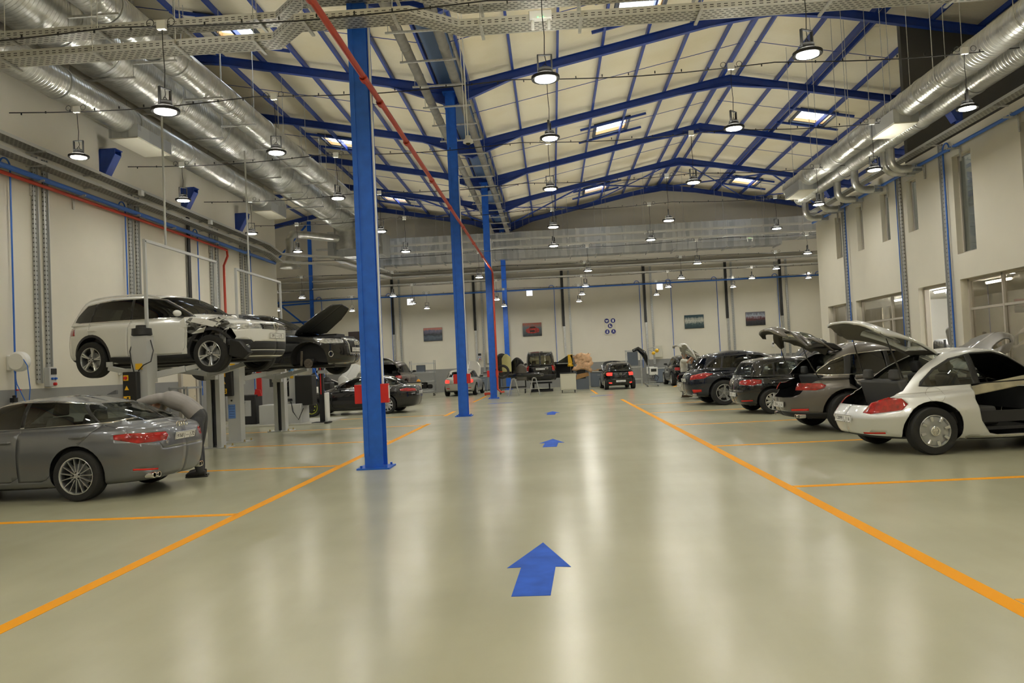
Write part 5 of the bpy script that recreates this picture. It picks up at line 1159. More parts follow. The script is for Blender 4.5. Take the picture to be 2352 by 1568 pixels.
# cable trays
tray_m = mat('perforated_tray', (.50, .49, .44), .45, .6)
_t = tray_m.node_tree; _b = _t.nodes['Principled BSDF']; _tc = _t.nodes.new('ShaderNodeTexCoord'); _br = _t.nodes.new('ShaderNodeTexBrick')
_br.inputs['Color1'].default_value = _br.inputs['Color2'].default_value = (.10, .10, .09, 1); _br.inputs['Mortar'].default_value = (.52, .51, .46, 1)
_br.inputs['Scale'].default_value = 9; _br.inputs['Mortar Size'].default_value = .19; _br.inputs['Mortar Smooth'].default_value = .05; _br.inputs['Brick Width'].default_value = 1.0; _br.inputs['Row Height'].default_value = .62
_t.links.new(_tc.outputs['Object'], _br.inputs[0]); _t.links.new(_br.outputs[0], _b.inputs['Base Color'])
lip_m = mat('tray_edge', (.60, .60, .57), .4, .5)
def tray(lab, pts, w, h, axis, brk, grp):
    """U tray along pts (centre of floor); w across, h lip"""
    t = thing('cable_tray', (0, 0, 0), lab, 'cable tray', grp); fl = MB(); lp = MB()
    off = (lambda p, s: (p[0], p[1]+s, p[2])) if axis == 'X' else (lambda p, s: (p[0]+s, p[1], p[2]))
    for a, b in zip(pts[:-1], pts[1:]):
        q = [off(a, -w/2), off(a, w/2), off(b, w/2), off(b, -w/2)]
        fl.add(q+[(x, y, z+.004) for x, y, z in q], [(0, 1, 2, 3), (7, 6, 5, 4), (0, 4, 5, 1), (2, 6, 7, 3)])
        for s in (-1, 1):
            c, d = off(a, s*w/2), off(b, s*w/2); e = s*.006; c2, d2 = off(a, s*w/2+e), off(b, s*w/2+e)
            lp.add([c, d, (d[0], d[1], d[2]+h), (c[0], c[1], c[2]+h), c2, d2, (d2[0], d2[1], d2[2]+h), (c2[0], c2[1], c2[2]+h)], [(0, 1, 2, 3), (7, 6, 5, 4), (3, 2, 6, 7), (0, 4, 5, 1)])
    fl.build('tray_floor', tray_m, t, smooth=0); lp.build('tray_edge', lip_m, t, smooth=0)
    sl = MB()
    a, b = Vector(pts[0]), Vector(pts[-1])
    for a, b in zip(pts[:-1], pts[1:]):
        a, b = Vector(a), Vector(b); n = int((b-a).length/.11)
        if w < .3 or n > 260: break
        for i in range(n):
            p = a+(b-a)*(i+.5)/n; q = off(p, -w/2-.008)
            for zz in (.035, .07):
                dv = (b-a).normalized()*.03; sl.add([(q[0]-dv.x, q[1]-dv.y, q[2]+zz-.006), (q[0]+dv.x, q[1]+dv.y, q[2]+zz-.006), (q[0]+dv.x, q[1]+dv.y, q[2]+zz+.006), (q[0]-dv.x, q[1]-dv.y, q[2]+zz+.006)], [(0, 1, 2, 3)])
    if sl.v: sl.build('slots', black, t, smooth=0)['kind'] = 'stuff'
    for b in brk:
        mb = MB(); mb.box((b[0], b[1], b[2]-.02), (.05, w+.22, .03) if axis == 'X' else (w+.22, .05, .03))
        if len(b) > 3: mb.tube([(b[0], b[1]-(w/2+.06 if axis == 'X' else 0), b[2]-.03), (b[0], b[1]-(w/2+.06 if axis == 'X' else 0), b[3])], .008, 4)
        mb.build('bracket', galv_lt, t, smooth=0)
    return t
TX = [-11.9, -4.3, -3.75, -1.95, -1.25, 11.2]
for (z, dz, nm, sh) in ((7.0, .12, 'lower', 0), (7.42, .12, 'upper', .12)):
    P = [(TX[0], 12.3+sh, z), (TX[1], 12.3+sh, z), (TX[2], 11.72+sh, z), (TX[3], 11.72+sh, z), (TX[4], 12.3+sh, z), (TX[5], 12.3+sh, z)]
    tray('%s of two perforated cable trays crossing the hall overhead, stepping round the near column' % nm, P, .38 if not sh else .30, dz, 'X', [(x, 12.3+sh if abs(x+2.85) > 1.3 else 11.72+sh, z, rz_(x)+.3) for x in (-10.5, -8.9, -7.3, -5.9, -4.6, -3.6, -2.2, -.9, .7, 2.6, 4.6, 6.6, 8.6)], 'cable trays across the hall')
for (z, nm) in ((7.05, 'upper'), (6.72, 'lower')):
    tray('%s of two grey cable trays along the left wall' % nm, [(-11.85, 4, z), (-11.85, 31.6, z), (-11.7, 32.6, z-.25), (-11.0, 33.3, z-.25), (-9.6, 34.2, z-.3), (-8.5, 40, z-.3)], .34, .08, 'Y', [(-11.88, y, z) for y in (9, 12, 14.5, 17.2, 19.4, 21.6, 23.8, 26, 28.4, 30.8)], 'cable trays on the left wall')
tray('grey perforated cable tray along the top of the right wall', [(10.5, 4, 6.98), (10.5, 30.6, 6.98)], .26, .07, 'Y', [(10.55, y, 6.96) for y in (12, 15, 18, 21.2, 23.8, 26, 28)], 'cable trays on the right wall')
for (z, y, nm) in ((7.55, 49.3, 'upper'), (7.05, 49.25, 'lower')): tray('%s grey cable tray fixed along the back wall' % nm, [(-21, y, z), (17.6, y, z)], .26, .09, 'X', [(-20+2.0*k, y, z) for k in range(19)], 'cable trays on the back wall')
for (z, nm) in ((8.75, 'upper'), (8.30, 'lower')): tray('%s slim cable tray hung in front of the big sheet duct' % nm, [(-13.5, 44.0, z), (17.5, 44.0, z)], .28, .09, 'X', [(-12+2.2*k, 44.0, z, rz_(-12+2.2*k)+.3) for k in range(13)], 'cable trays before the sheet duct')
# wall pipes
def pipe(nm, pts, r, m, lab, grp=None, cat='pipe', clips=()):
    mb = MB(); mb.tube(pts, r, 10); o = mb.build(nm, m); tag(o, lab, cat, grp)
    for c in clips: cb = MB(); cb.box((c[0], c[1], c[2]-.06), (.36, .04, .04)); cb.box((c[0]-.16*c[3], c[1], c[2]-.2), (.04, .05, .4)); cb.lathe([(r+.004, -.02), (r+.012, 0), (r+.004, .02)], 12, c[:3], 'Y'); cb.build('bracket', galv_lt, o)
    return o
pipe('air_pipe', [(-11.86, 2, 6.44), (-11.86, 32.6, 6.44)], .062, pipe_blue, 'blue air pipe running along the left wall above the red one', 'blue pipes', 'pipe', [(-11.92, y, 6.44, 1) for y in (17.3, 18.9, 21.5, 23.6, 26.7, 29.4)])
pipe('fire_pipe', [(-11.96, 2, 6.32), (-11.96, 27.9, 6.32), (-11.96, 27.95, 6.1), (-11.96, 27.6, 5.7), (-11.96, 27.6, 1.2)], .045, redp, 'red fire pipe running along the left wall and turning down', 'red pipes')
pipe('air_pipe', [(10.55, 2, 6.62), (10.55, 30.9, 6.62)], .045, pipe_blue, 'blue air pipe running along the right wall above the windows', 'blue pipes', 'pipe', [(10.51, y, 6.62, -1) for y in (17.6, 20.1, 22, 24.4, 26.4, 28.6)])
pipe('air_pipe', [(-19, 49.45, 6.36), (17.7, 49.45, 6.36)], .05, pipe_blue, 'blue air pipe running across the back wall', 'blue pipes')
def drop(x, y, zt, zb_, ax, lab, s=1):
    r = .16; P = ([(x, y-2*r, zt-.05), (x, y-2*r, zt+.05)]+[(x, p[1], p[2]) for p in arc((0, y-r, zt+.05), r, 180, 0, 8, 'YZ')]+[(x, y, zb_)]) if ax == 'Y' else ([(x-2*r, y, zt-.05), (x-2*r, y, zt+.05)]+[(p[0], y, p[2]) for p in arc((x-r, 0, zt+.05), r, 180, 0, 8)]+[(x, y, zb_)])
    pipe('air_drop', P, .02, pipe_blue, lab, 'thin blue air drops', 'pipe')
for i, y in enumerate((16.5, 21.15, 25.6, 30.2)): drop(-11.99, y, 6.46, 1.0, 'Y', 'thin blue air drop down the left wall, %s from the camera' % ORD[i])
for i, y in enumerate((20.85, 23.7, 27.75)): drop(10.62, y, 6.64, 1.0, 'Y', 'thin blue air drop down the right wall, %s from the camera' % ORD[i])
for i, x in enumerate((-15.0, -10.38, -5.54, .27, 5.75, 7.75, 10.66, 14.49, 17.2)): drop(x, 49.5, 6.38, 1.0, 'X', 'thin blue air drop down the back wall, %s from the left' % ORD[i])
# perforated wall channels
chan = mat('perforated_channel', (.47, .48, .47), .45, .55)
_t = chan.node_tree; _b = _t.nodes['Principled BSDF']; _tc = _t.nodes.new('ShaderNodeTexCoord'); _sx = _t.nodes.new('ShaderNodeSeparateXYZ'); _m1 = _t.nodes.new('ShaderNodeMath'); _m1.operation = 'MULTIPLY'; _m1.inputs[1].default_value = 9; _m2 = _t.nodes.new('ShaderNodeMath'); _m2.operation = 'FRACT'; _m3 = _t.nodes.new('ShaderNodeMath'); _m3.operation = 'GREATER_THAN'; _m3.inputs[1].default_value = .7
_mx = _t.nodes.new('ShaderNodeMix'); _mx.data_type = 'RGBA'; _mx.inputs[6].default_value = (.47, .48, .47, 1); _mx.inputs[7].default_value = (.13, .13, .13, 1)
def _mn(op, a, b=None, v=None):
    n = _t.nodes.new('ShaderNodeMath'); n.operation = op; _t.links.new(a, n.inputs[0])
    if b is not None: _t.links.new(b, n.inputs[1])
    elif v is not None: n.inputs[1].default_value = v
    return n.outputs[0]
_nar = _mn('LESS_THAN', _mn('MINIMUM', _mn('ABSOLUTE', _sx.outputs['X']), _mn('ABSOLUTE', _sx.outputs['Y'])), None, .018)
_t.links.new(_mn('MULTIPLY', _m3.outputs[0], _nar), _mx.inputs[0])
for a, b in ((_tc.outputs['Object'], _sx.inputs[0]), (_sx.outputs['Z'], _m1.inputs[0]), (_m1.outputs[0], _m2.inputs[0]), (_m2.outputs[0], _m3.inputs[0]), (_mx.outputs[2], _b.inputs['Base Color'])): _t.links.new(a, b)
def channel(x, y, z0, z1, lab, ax, s, blk=None):
    t = thing('wall_channel', (x, y, z0), lab, 'cable channel', 'vertical cable channels'); d = (.05, .11, z1-z0) if ax == 'X' else (.11, .05, z1-z0)
    mb = MB(); mb.box((0, 0, (z1-z0)/2), d); mb.box((.02*s if ax == 'X' else .065, .065 if ax == 'X' else -.02, (z1-z0)/2), (.09, .02, z1-z0) if ax == 'X' else (.02, .09, z1-z0)); mb.build('channel', chan if not blk else galv, t, smooth=0)
    if blk: MB().box(((.04*s if ax == 'X' else -.02), (0 if ax == 'X' else -.04), (blk-z0+z1-z0)/2), (.05, .17, z1-blk) if ax == 'X' else (.17, .05, z1-blk)).build('black_cables', black, t, smooth=0)
for i, (y, zb_, bk) in enumerate(((17.38, 1.62, None), (17.75, 2.0, None), (21.5, 1.6, None), (21.85, 1.6, None), (25.0, 2.3, 2.6), (26.75, 1.6, None), (27.2, 1.6, None), (29.4, 1.6, None), (29.85, 1.6, None))):
    channel(-12.06, y, zb_, 7.0, 'tall %s cable channel on the left wall, %s from the camera' % ('black filled' if bk else 'perforated grey', ORD[i]), 'X', 1, bk)
for i, y in enumerate((28.0, 23.55, 21.0)): channel(10.66, y, .9, 6.9, 'tall perforated grey cable channel on the right wall, %s from the far end' % ORD[i], 'X', -1)
for i, (x, bk) in enumerate(((-10.28, 3.9), (-9.85, None), (-4.92, 3.9), (-4.45, None), (.82, 3.9), (1.22, None), (6.08, 3.9), (6.48, None), (11.26, 3.9), (11.6, None), (14.69, 3.9), (15.05, None))):
    channel(x, 49.55, 1.2, 7.5, '%s cable channel on the back wall, %s from the left' % ('half black' if bk else 'plain grey', ORD[i]), 'Y', -1, bk)
# far left corner frame
t = thing('corner_post', (-15.55, 49.2, 0), 'slim blue post with diagonal braces in the far left corner', 'post'); mb = MB(); hsec(mb, 0, 0, 0, 11.6, .2, .2); mb.build('shaft', blue, t, smooth=0)
for a, b in (((-6.0, 5.0), (-.2, 11.3)), ((-6.0, 9.5), (1.6, 3.0)), ((-6.0, 6.0), (0, 6.2)), ((-6, 4.9), (0, 5.0))): mb = MB(); mb.beam((a[0], 0, a[1]), (b[0], 0, b[1]), .08, .10); mb.build('brace', blue, t, smooth=0)
# ---------------------------------------------------------------- cars in their places
def car(spec, x, y, deg, lab, z=0.0):
    t = thing('car', (x, y, z), lab, 'car'); t.rotation_euler = (0, 0, R(deg)); return t, make_car(spec, t)
ta, ia = car(A5, -6.27, 10.68, 176, 'dark grey fastback car on the left with closed boot and man leaning over it')
h = ia['hit']((-6, 0, .915), (1, 0, 0)); rings_emblem(ta, (h.x-.012, 0, .915), .085)
tm = text_mesh('A5', .06, .002); h = ia['hit']((-6, .42, .72), (1, 0, 0))
tm.v = [(h.x-.006+q[2], .42-q[0], .70+q[1]) for q in tm.v]; tm.build('badge_lettering', chrome, ta, smooth=0)
mb = MB(); mb.prism([(0, 0), (.16, 0), (.03, .055), (0, .06)], -.018, .018, lambda a, b, t_: (a-.02, t_, 1.375+b)); mb.build('roof_antenna', p_grey, ta, bevel=.006)
tb, ib = car(BEETLE, 5.2, 11.9, 5, 'silver rounded coupe nearest on the right, tailgate up and near door missing')
mb = MB()
for ax in (0, 2.537):
    y = -(BEETLE['W']/2+.0); b_ = MB(); vw_emblem(b_, .055, lambda a, c, t_: (ax+a, y-.008, .333+c)); b_.build('hub_badge', chrome, tb)
mb = MB(); mb.box((1.2, -.45, .90), (1.15, .06, .14), rot=Matrix.Rotation(R(-9), 3, 'Y')); mb.build('hanging_lining', mat('cream_lining', (.62, .57, .42), .7, noise=(6, .2)), tb, bevel=.02)
for s in (-1, 1): mb = MB(); mb.tube([(-.24, s*.56, 1.08), (-.36, s*.52, 1.45), (-.42, s*.50, 1.66)], [.013, .011, .007], 8); mb.build('gas_strut', black, tb)
tmac, im = car(MACAN, 5.36, 15.45, 5, 'grey brown SUV with tailgate and bonnet up behind the silver coupe')
mb = MB(); mb.prism([(-.30, 1.60), (.02, 1.52), (.06, 1.55), (-.1, 1.66), (-.32, 1.70)], -.45, .45, lambda a, b, t_: (a+.10, t_, b)); mb.build('roof_spoiler', black, tmac, bevel=.02)
for s in (-1, 1): mb = MB(); mb.tube([(-.42, s*.62, 1.02), (-.60, s*.56, 1.40), (-.66, s*.54, 1.62)], [.013, .011, .007], 8); mb.build('gas_strut', black, tmac)
mb = MB(); mb.box((2.95, 0, .82), (.9, 1.25, .22)); mb.box((2.9, .2, .95), (.5, .5, .1)); mb.tube([(2.6, -.4, .96), (3.0, -.3, .99), (3.3, -.5, .93)], .04, 8); mb.build('engine', dark, tmac, bevel=.02)
tg, ig = car(GOLF, 5.42, 20.5, 5, 'black small hatchback parked on the right beyond the grey brown SUV')
h = ig['hit']((-6, 0, .82), (1, 0, 0)); b_ = MB(); vw_emblem(b_, .055, lambda a, c, t_: (h.x-.01, -a, .82+c)); b_.build('emblem', chrome, tg)
tc_, ic = car(CAYENNE, 5.15, 24.9, 5, 'large blue black SUV on the right with tan lined bonnet raised')
to, io = car(OCT_GATE, 5.65, 28.5, 5, 'light beige liftback on the far right with its tailgate raised')
ts, is_ = car(SUV_FAR, 7.4, 42.8, 90, 'black SUV parked against the back wall beyond the right hand row')
tp, ip = car(POLO, 3.5, 41.4, 92, 'small black hatchback facing the back wall with its rear lights lit')
h = ip['hit']((-6, 0, .82), (1, 0, 0)); b_ = MB(); vw_emblem(b_, .055, lambda a, c, t_: (h.x-.01, -a, .82+c)); b_.build('emblem', chrome, tp)
tv, iv = car(CADDY, -.72, 42.9, 90, 'black van without wheels on a low stand, right door hanging open', .38)
h = iv['hit']((-6, -.30, .92), (1, 0, 0)); b_ = MB(); vw_emblem(b_, .06, lambda a, c, t_: (h.x-.01, -.36-a, .92+c)); b_.build('emblem', chrome, tv)
t8, i8 = car(OCT_HOOD, -5.15, 42.3, 87, 'light beige saloon with rear lights lit and bonnet raised, by the second column')
t9, i9 = car(SUV_GATE, -8.45, 38.9, 88, 'grey brown SUV behind the first column with its tailgate wide open', .28)
t10, i10 = car(A4, -5.98, 28.15, 176, 'black saloon parked across the left bays behind the first column')
t11, i11 = car(WHITE_HATCH, -11.75, 34.9, 46, 'white hatchback far left with tailgate and bonnet both raised')
t12, i12 = car(WHITE_EDGE, -6.32, 6.35, 174, 'white car cut off at the left edge of the photo')
tt, it = car(TIGUAN, -8.92, 15.5, -11, 'white SUV raised on a lift with its front wing torn away', 1.655)
h = it['hit']((9, 0, .845), (-1, 0, 0)); b_ = MB(); vw_emblem(b_, .075, lambda a, c, t_: (h.x+.012, a, .845+c)); b_.build('emblem', chrome, tt)
mb = MB()
for z in (.81, .845, .88): 
    h = it['hit']((9, .25, z), (-1, 0, 0)); mb.box((h.x+.004, 0, z), (.02, .80, .008))
mb.build('grille_bars', chrome, tt)
# torn wing: crumpled sheet, liner and loose bits on the near side
rg = random.Random(3)
mb = MB(); nx, nz = 13, 9; V = []
for i in range(nx):
    for j in range(nz):
        x = 2.16+.86*i/(nx-1); z = .56+.46*j/(nz-1)
        V.append((x+rg.uniform(-.05, .05), -(.74+rg.uniform(-.09, .11)+.06*math.sin(9*x)), z+rg.uniform(-.04, .04)))
F = [(i*nz+j, (i+1)*nz+j, (i+1)*nz+j+1, i*nz+j+1) for i in range(nx-1) for j in range(nz-1) if rg.random() > .16]
mb.add(V, F); mb.build('crumpled_wing_liner', mat('bare_torn_metal', (.22, .22, .21), .5, .4, noise=(9, .6)), tt, smooth=0)
mb = MB()
for k in range(15):
    x, z = 2.2+rg.random()*.9, .80+rg.random()*.22; y = -(.84+rg.random()*.1); a = rg.uniform(-1, 1); s = rg.uniform(.07, .2)
    c = [Vector((x+rg.uniform(-s, s), y+rg.uniform(-.06, .06), z+rg.uniform(-s*.6, s*.6))) for _ in range(4)]
    mb.add(c+[p+Vector((0, -.006, 0)) for p in c], [(0, 1, 2), (0, 2, 3), (4, 6, 5), (4, 7, 6)])
mb.prism([(2.10, .40), (2.20, .44), (2.22, .80), (2.16, 1.05), (2.07, 1.0)], -.90, -.885, lambda a, b, t_: (a, t_, b)); mb.prism([(2.30, .98), (2.75, .86), (2.85, .93), (2.6, 1.02), (2.36, 1.05)], -.90, -.88, lambda a, b, t_: (a, t_+.1*(a-2.3), b))
mb.build('torn_wing_scrap', p_white, tt, smooth=0)
mb = MB(); mb.prism([(3.05, .30), (3.35, .22), (3.5, .34), (3.3, .56), (3.1, .60)], -.84, -.70, lambda a, b, t_: (a, t_, b)); mb.build('hanging_bumper_corner', black, tt, bevel=.02)
h = it['hit']((9, .63, .47), (-1, 0, 0))
if h: mb = MB(); mb.box((h.x+.0, -.62, .45), (.05, .24, .07), rot=Matrix.Rotation(R(12), 3, 'X')); mb.build('fog_lamp', MATS['headlight_lens'], tt, bevel=.02)
def undercarriage(par, wb, clr, W2):
    mb = MB(); mb.box((wb/2, 0, clr-.0), (wb-.7, W2*1.3, .08)); mb.tube([(-.5, .35, clr-.02), (.2, .3, clr-.03), (1.6, .1, clr-.03)], .05, 8); mb.box((0, 0, .36), (.12, W2*1.5, .10)); mb.box((wb, 0, .36), (.14, W2*1.5, .10)); mb.box((-.62, .35, clr), (.35, .5, .16)); mb.box((wb+.1, 0, clr+.05), (.8, .9, .2))
    mb.build('underside_parts', dark, par, bevel=.02)
undercarriage(tt, 2.681, .24, .9)
tq, iq = car(Q5, -8.5, 19.35, -9, 'black SUV raised on the farther lift with bonnet up and front wheel off', 1.50)
undercarriage(tq, 2.807, .24, .92)
h = iq['hit']((9, 0, .70), (-1, 0, 0)); rings_emblem(tq, (h.x+.02, 0, .76), .085, 1)
mb = MB(); mb.tube([(3.42+.02*math.cos(a), -.80-.02*math.cos(a), .50+.07*math.sin(a)) if False else (3.40+.065*math.cos(a)*.6, -.83-.0*a+.065*math.cos(a)*.6, .50+.065*math.sin(a)) for a in np.linspace(0, 2*PI, 20, endpoint=False)], .008, 5, closed=True); mb.build('fog_lamp_ring', chrome, tq)
mb = MB(); mb.lathe([(0, .0), (.11, .0), (.11, .03), (.07, .035), (.06, .06), (0, .06)], 24, (2.807, -.84, .30), 'Y'); mb.beam((2.6, -.78, .25), (2.63, -.80, .60), .05, .03); mb.build('bare_hub', mat('rusty_hub', (.13, .11, .09), .6, .5, noise=(20, .4)), tq)
mb = MB(); mb.box((3.0, 0, .85), (.8, 1.2, .2)); mb.box((2.95, .2, .97), (.5, .5, .1)); mb.build('engine', dark, tq, bevel=.02)
# ---------------------------------------------------------------- people
def blob(name, mb, m, parent=None, vox=.012, it=4):
    """one continuous surface grown over overlapping limbs"""
    o = mb.build(name, m, parent, smooth=180); r = o.modifiers.new('r', 'REMESH'); r.mode = 'VOXEL'; r.voxel_size = vox; r.use_smooth_shade = True
    s = o.modifiers.new('sm', 'SMOOTH'); s.factor = .5; s.iterations = it
    return o
def limb(mb, pts, rad):
    """tapered limb, rounded at the joints"""
    P = []; Q = []
    for i in range(len(pts)-1):
        for k in range(5): f = k/5; P.append(pts[i].lerp(pts[i+1], f)); Q.append(rad[i]+(rad[i+1]-rad[i])*f+.10*rad[i]*math.sin(PI*f))
    P.append(pts[-1]); Q.append(rad[-1]); mb.tube(P, Q, 14)
    for p, r in zip(pts, rad): mb.ball(p, r*.99, 12, 8)
def person(J, sk, shirt, trs, shoe, hairm, loc, rz, lab, hair_len=.0, face=(1, 0, 0), curl=.3, vox=.010):
    """J joint positions (x forward, y left, z up); one body surface, clothes as parts"""
    P = {k: Vector(v) for k, v in J.items()}
    up = (P['crown']-P['chin']).normalized(); f = Vector(face); f = (f-up*f.dot(up)).normalized(); lat = up.cross(f).normalized(); L = Vector((0, 1, 0))
    b = MB()
    for s in (1, -1): limb(b, [P['pelvis']+L*s*.06, P['belly']+L*s*.06, P['chest']+L*s*.07], [.10, .095, .105])
    limb(b, [P['chest'], P['neck'], P['chin']*.5+P['head']*.5], [.10, .052, .05])
    Mh = Matrix((f, lat, up)).transposed(); H = P['head']
    def hb(c, r):
        k = MB(); k.ball((0, 0, 0), r, 16, 12); k.v = [tuple(Mh @ (Vector(v)+Vector(c))+H) for v in k.v]; b.add(k.v, k.f)
    hb((-.005, 0, .02), (.098, .076, .095)); hb((.025, 0, -.05), (.068, .058, .06)); hb((.045, 0, -.085), (.035, .036, .025)); hb((.10, 0, -.022), (.02, .015, .026)); hb((.085, 0, .03), (.022, .05, .012))
    for s in (1, -1): hb((-.005, s*.08, -.01), (.022, .014, .034)); hb((.055, s*.045, -.03), (.03, .022, .022))
    for sd in ('l', 'r'):
        limb(b, [P['chest']*.6+P['neck']*.4, P['shoulder'+sd], P['elbow'+sd], P['wrist'+sd]], [.07, .058, .042, .028])
        d = (P['palm'+sd]-P['wrist'+sd]).normalized(); a = d.cross(f); a = a.normalized() if a.length > .1 else lat; n_ = a.cross(d)
        limb(b, [P['wrist'+sd], P['palm'+sd]-a*.012, P['palm'+sd]+d*.04-a*.012], [.027, .024, .022]); limb(b, [P['wrist'+sd], P['palm'+sd]+a*.016, P['palm'+sd]+d*.04+a*.016], [.027, .023, .02])
        for off, ln in ((-.030, .075), (-.010, .085), (.010, .08), (.029, .062)):
            p0 = P['palm'+sd]+d*.05+a*off; p1 = p0+d*ln*.5+n_*curl*.03; p2 = p1+d*ln*.3+n_*curl*.06; limb(b, [p0, p1, p2], [.0105, .0095, .008])
        limb(b, [P['palm'+sd]-a*.02-d*.01, P['palm'+sd]-a*.05+d*.02, P['palm'+sd]-a*.058+d*.055], [.014, .011, .009])
        limb(b, [P['hip'+sd], P['knee'+sd], P['ankle'+sd], P['toe'+sd]], [.085, .055, .04, .03])
    body = blob('person', b, sk, None, vox, 3); body.location = loc; body.rotation_euler = (0, 0, rz); tag(body, lab, 'person')
    mb = MB()
    for s in (1, -1): mb.ball(tuple(H+Mh @ Vector((.079, s*.031, .002))), .010, 8, 6)
    mb.tube([H+Mh @ Vector((.083, y, -.062)) for y in (-.022, 0, .022)], .004, 5); mb.build('eyes_and_mouth', dark, body)
    mb = MB(); mb.ball((0, 0, 0), (.103, .083, .10), 20, 14)
    keep = [i for i, fc in enumerate(mb.f) if (lambda c: c.z > -.02-.5*c.x and not (c.x > .05 and c.z < .06))(sum((Vector(mb.v[j]) for j in fc), Vector())/len(fc))]
    mb.f = [mb.f[i] for i in keep]; mb.m = [0]*len(mb.f)
    mb.v = [tuple(Mh @ (Vector(v)+Vector((-.008, 0, .022)))+H) for v in mb.v]
    hr = mb.build('hair', hairm, body); q = hr.modifiers.new('s', 'SOLIDIFY'); q.thickness = .010; q.offset = 0
    c = MB(); g = .022
    for s in (1, -1): limb(c, [P['pelvis']+L*s*.062, P['belly']+L*s*.065, P['chest']+L*s*.075], [.118, .113+g*.3, .125])
    limb(c, [P['chest'], P['chest']*.45+P['neck']*.55], [.115, .075])
    for sd in ('l', 'r'):
        e, w = P['elbow'+sd], P['wrist'+sd]
        limb(c, [P['chest']*.6+P['neck']*.4, P['shoulder'+sd], e, w.lerp(e, .12)] if shirt[1] else [P['chest']*.6+P['neck']*.4, P['shoulder'+sd], P['shoulder'+sd].lerp(e, .75)], [.085, .078, .058, .042] if shirt[1] else [.085, .078, .066])
    blob('shirt', c, shirt[0], body, .014, 5)
    t = MB()
    for s in (1, -1): limb(t, [P['pelvis']+L*s*.058+(P['belly']-P['pelvis'])*.25, P['pelvis']+L*s*.06], [.115, .122])
    for sd in ('l', 'r'): limb(t, [P['pelvis']*.5+P['hip'+sd]*.5, P['hip'+sd], P['knee'+sd], P['ankle'+sd]+Vector((0, 0, .01))], [.11, .108, .078, .064])
    blob('trousers', t, trs, body, .014, 5)
    for sd in ('l', 'r'):
        a, t_ = P['ankle'+sd], P['toe'+sd]; d = Vector((t_.x-a.x, t_.y-a.y, 0)).normalized()
        mb = MB(); mb.tube([Vector((a.x, a.y, .06))-d*.075, Vector((a.x, a.y, .065)), Vector((a.x, a.y, .058))+d*.09, Vector((a.x, a.y, .045))+d*.17, Vector((a.x, a.y, .036))+d*.21], [.042, .056, .05, .043, .02], 14); mb.ball((a.x, a.y, .085), (.055, .05, .05), 12, 8)
        s_ = mb.build('shoe', shoe, body)
        mb = MB(); mb.prism([(-.115, -.035), (-.115, .035), (.05, .05), (.17, .042), (.22, 0), (.17, -.042), (.05, -.05)], 0, .024, lambda u, v, w: (a.x+d.x*u-d.y*v, a.y+d.y*u+d.x*v, w)); mb.build('sole', black, s_)
    return body
skin_m = mat('skin_tone', (.50, .28, .19), .5); skin_d = mat('skin_tone_tan', (.36, .19, .11), .5)
hair_b = mat('hair_grey_brown', (.10, .08, .06), .7); hair_k = mat('hair_black', (.012, .01, .01), .6)
# mechanic bent over the boot of the grey car: x forward is towards the car front
J = dict(pelvis=(.0, 0, .95), belly=(.17, 0, 1.13), chest=(.42, 0, 1.25), neck=(.62, 0, 1.26), chin=(.635, .01, 1.20), head=(.69, .02, 1.14), crown=(.77, .02, 1.08),
  shoulderl=(.56, .17, 1.27), elbowl=(.80, .25, 1.22), wristl=(.89, .17, 1.02), palml=(.92, .12, .96), shoulderr=(.54, -.18, 1.25), elbowr=(.70, -.26, 1.02), wristr=(.84, -.20, .93), palmr=(.91, -.16, .92),
  hipl=(.0, .10, .88), kneel=(.03, .11, .48), anklel=(-.03, .12, .09), toel=(.15, .14, .04), hipr=(.0, -.10, .88), kneer=(.05, -.11, .48), ankler=(.03, -.13, .09), toer=(.20, -.16, .04))
person(J, skin_m, (mat('shirt_grey', (.30, .285, .28), .85, noise=(5, .1)), True), mat('trousers_dark_grey', (.055, .058, .065), .85), mat('work_shoe', (.02, .018, .016), .6), hair_b, (-5.66, 11.92, 0), R(188), 'person in grey top and dark trousers bending over the grey car boot', 0, (-.45, .35, -.85), .3, .008)
J2 = dict(pelvis=(0, 0, .95), belly=(0, 0, 1.12), chest=(-.01, 0, 1.33), neck=(0, 0, 1.47), chin=(.03, 0, 1.53), head=(.03, 0, 1.62), crown=(.02, 0, 1.71),
  shoulderl=(0, .19, 1.40), elbowl=(.20, .30, 1.30), wristl=(.36, .12, 1.52), palml=(.38, .08, 1.59), shoulderr=(0, -.19, 1.40), elbowr=(.22, -.28, 1.34), wristr=(.36, -.10, 1.55), palmr=(.38, -.06, 1.62),
  hipl=(0, .10, .88), kneel=(.03, .12, .48), anklel=(0, .15, .09), toel=(.16, .18, .04), hipr=(0, -.10, .88), kneer=(.02, -.12, .48), ankler=(-.02, -.15, .09), toer=(.14, -.18, .04))
person(J2, skin_d, (mat('tshirt_pale', (.55, .54, .48), .85), False), mat('trousers_dark_grey', (.055, .058, .065)), mat('work_shoe_brown', (.09, .05, .025), .6), hair_k, (5.02, 29.85, 0), R(-25), 'person in pale T-shirt holding a phone up behind the raised beige tailgate', 0, (1, 0, 0), 1.0)
ph = thing('phone', (0, 0, 0), 'dark phone held up by the person in the pale T-shirt', 'phone')
mb = MB(); mb.box((0, 0, 0), (.012, .15, .075)); mb.build('phone_body', black, ph, bevel=.004); Mp = Matrix.Rotation(R(-25), 4, 'Z'); v = Mp @ Vector((.385, .0, 1.67)); ph.location = (5.02+v.x, 29.85+v.y, v.z); ph.rotation_euler = (0, 0, R(-25))
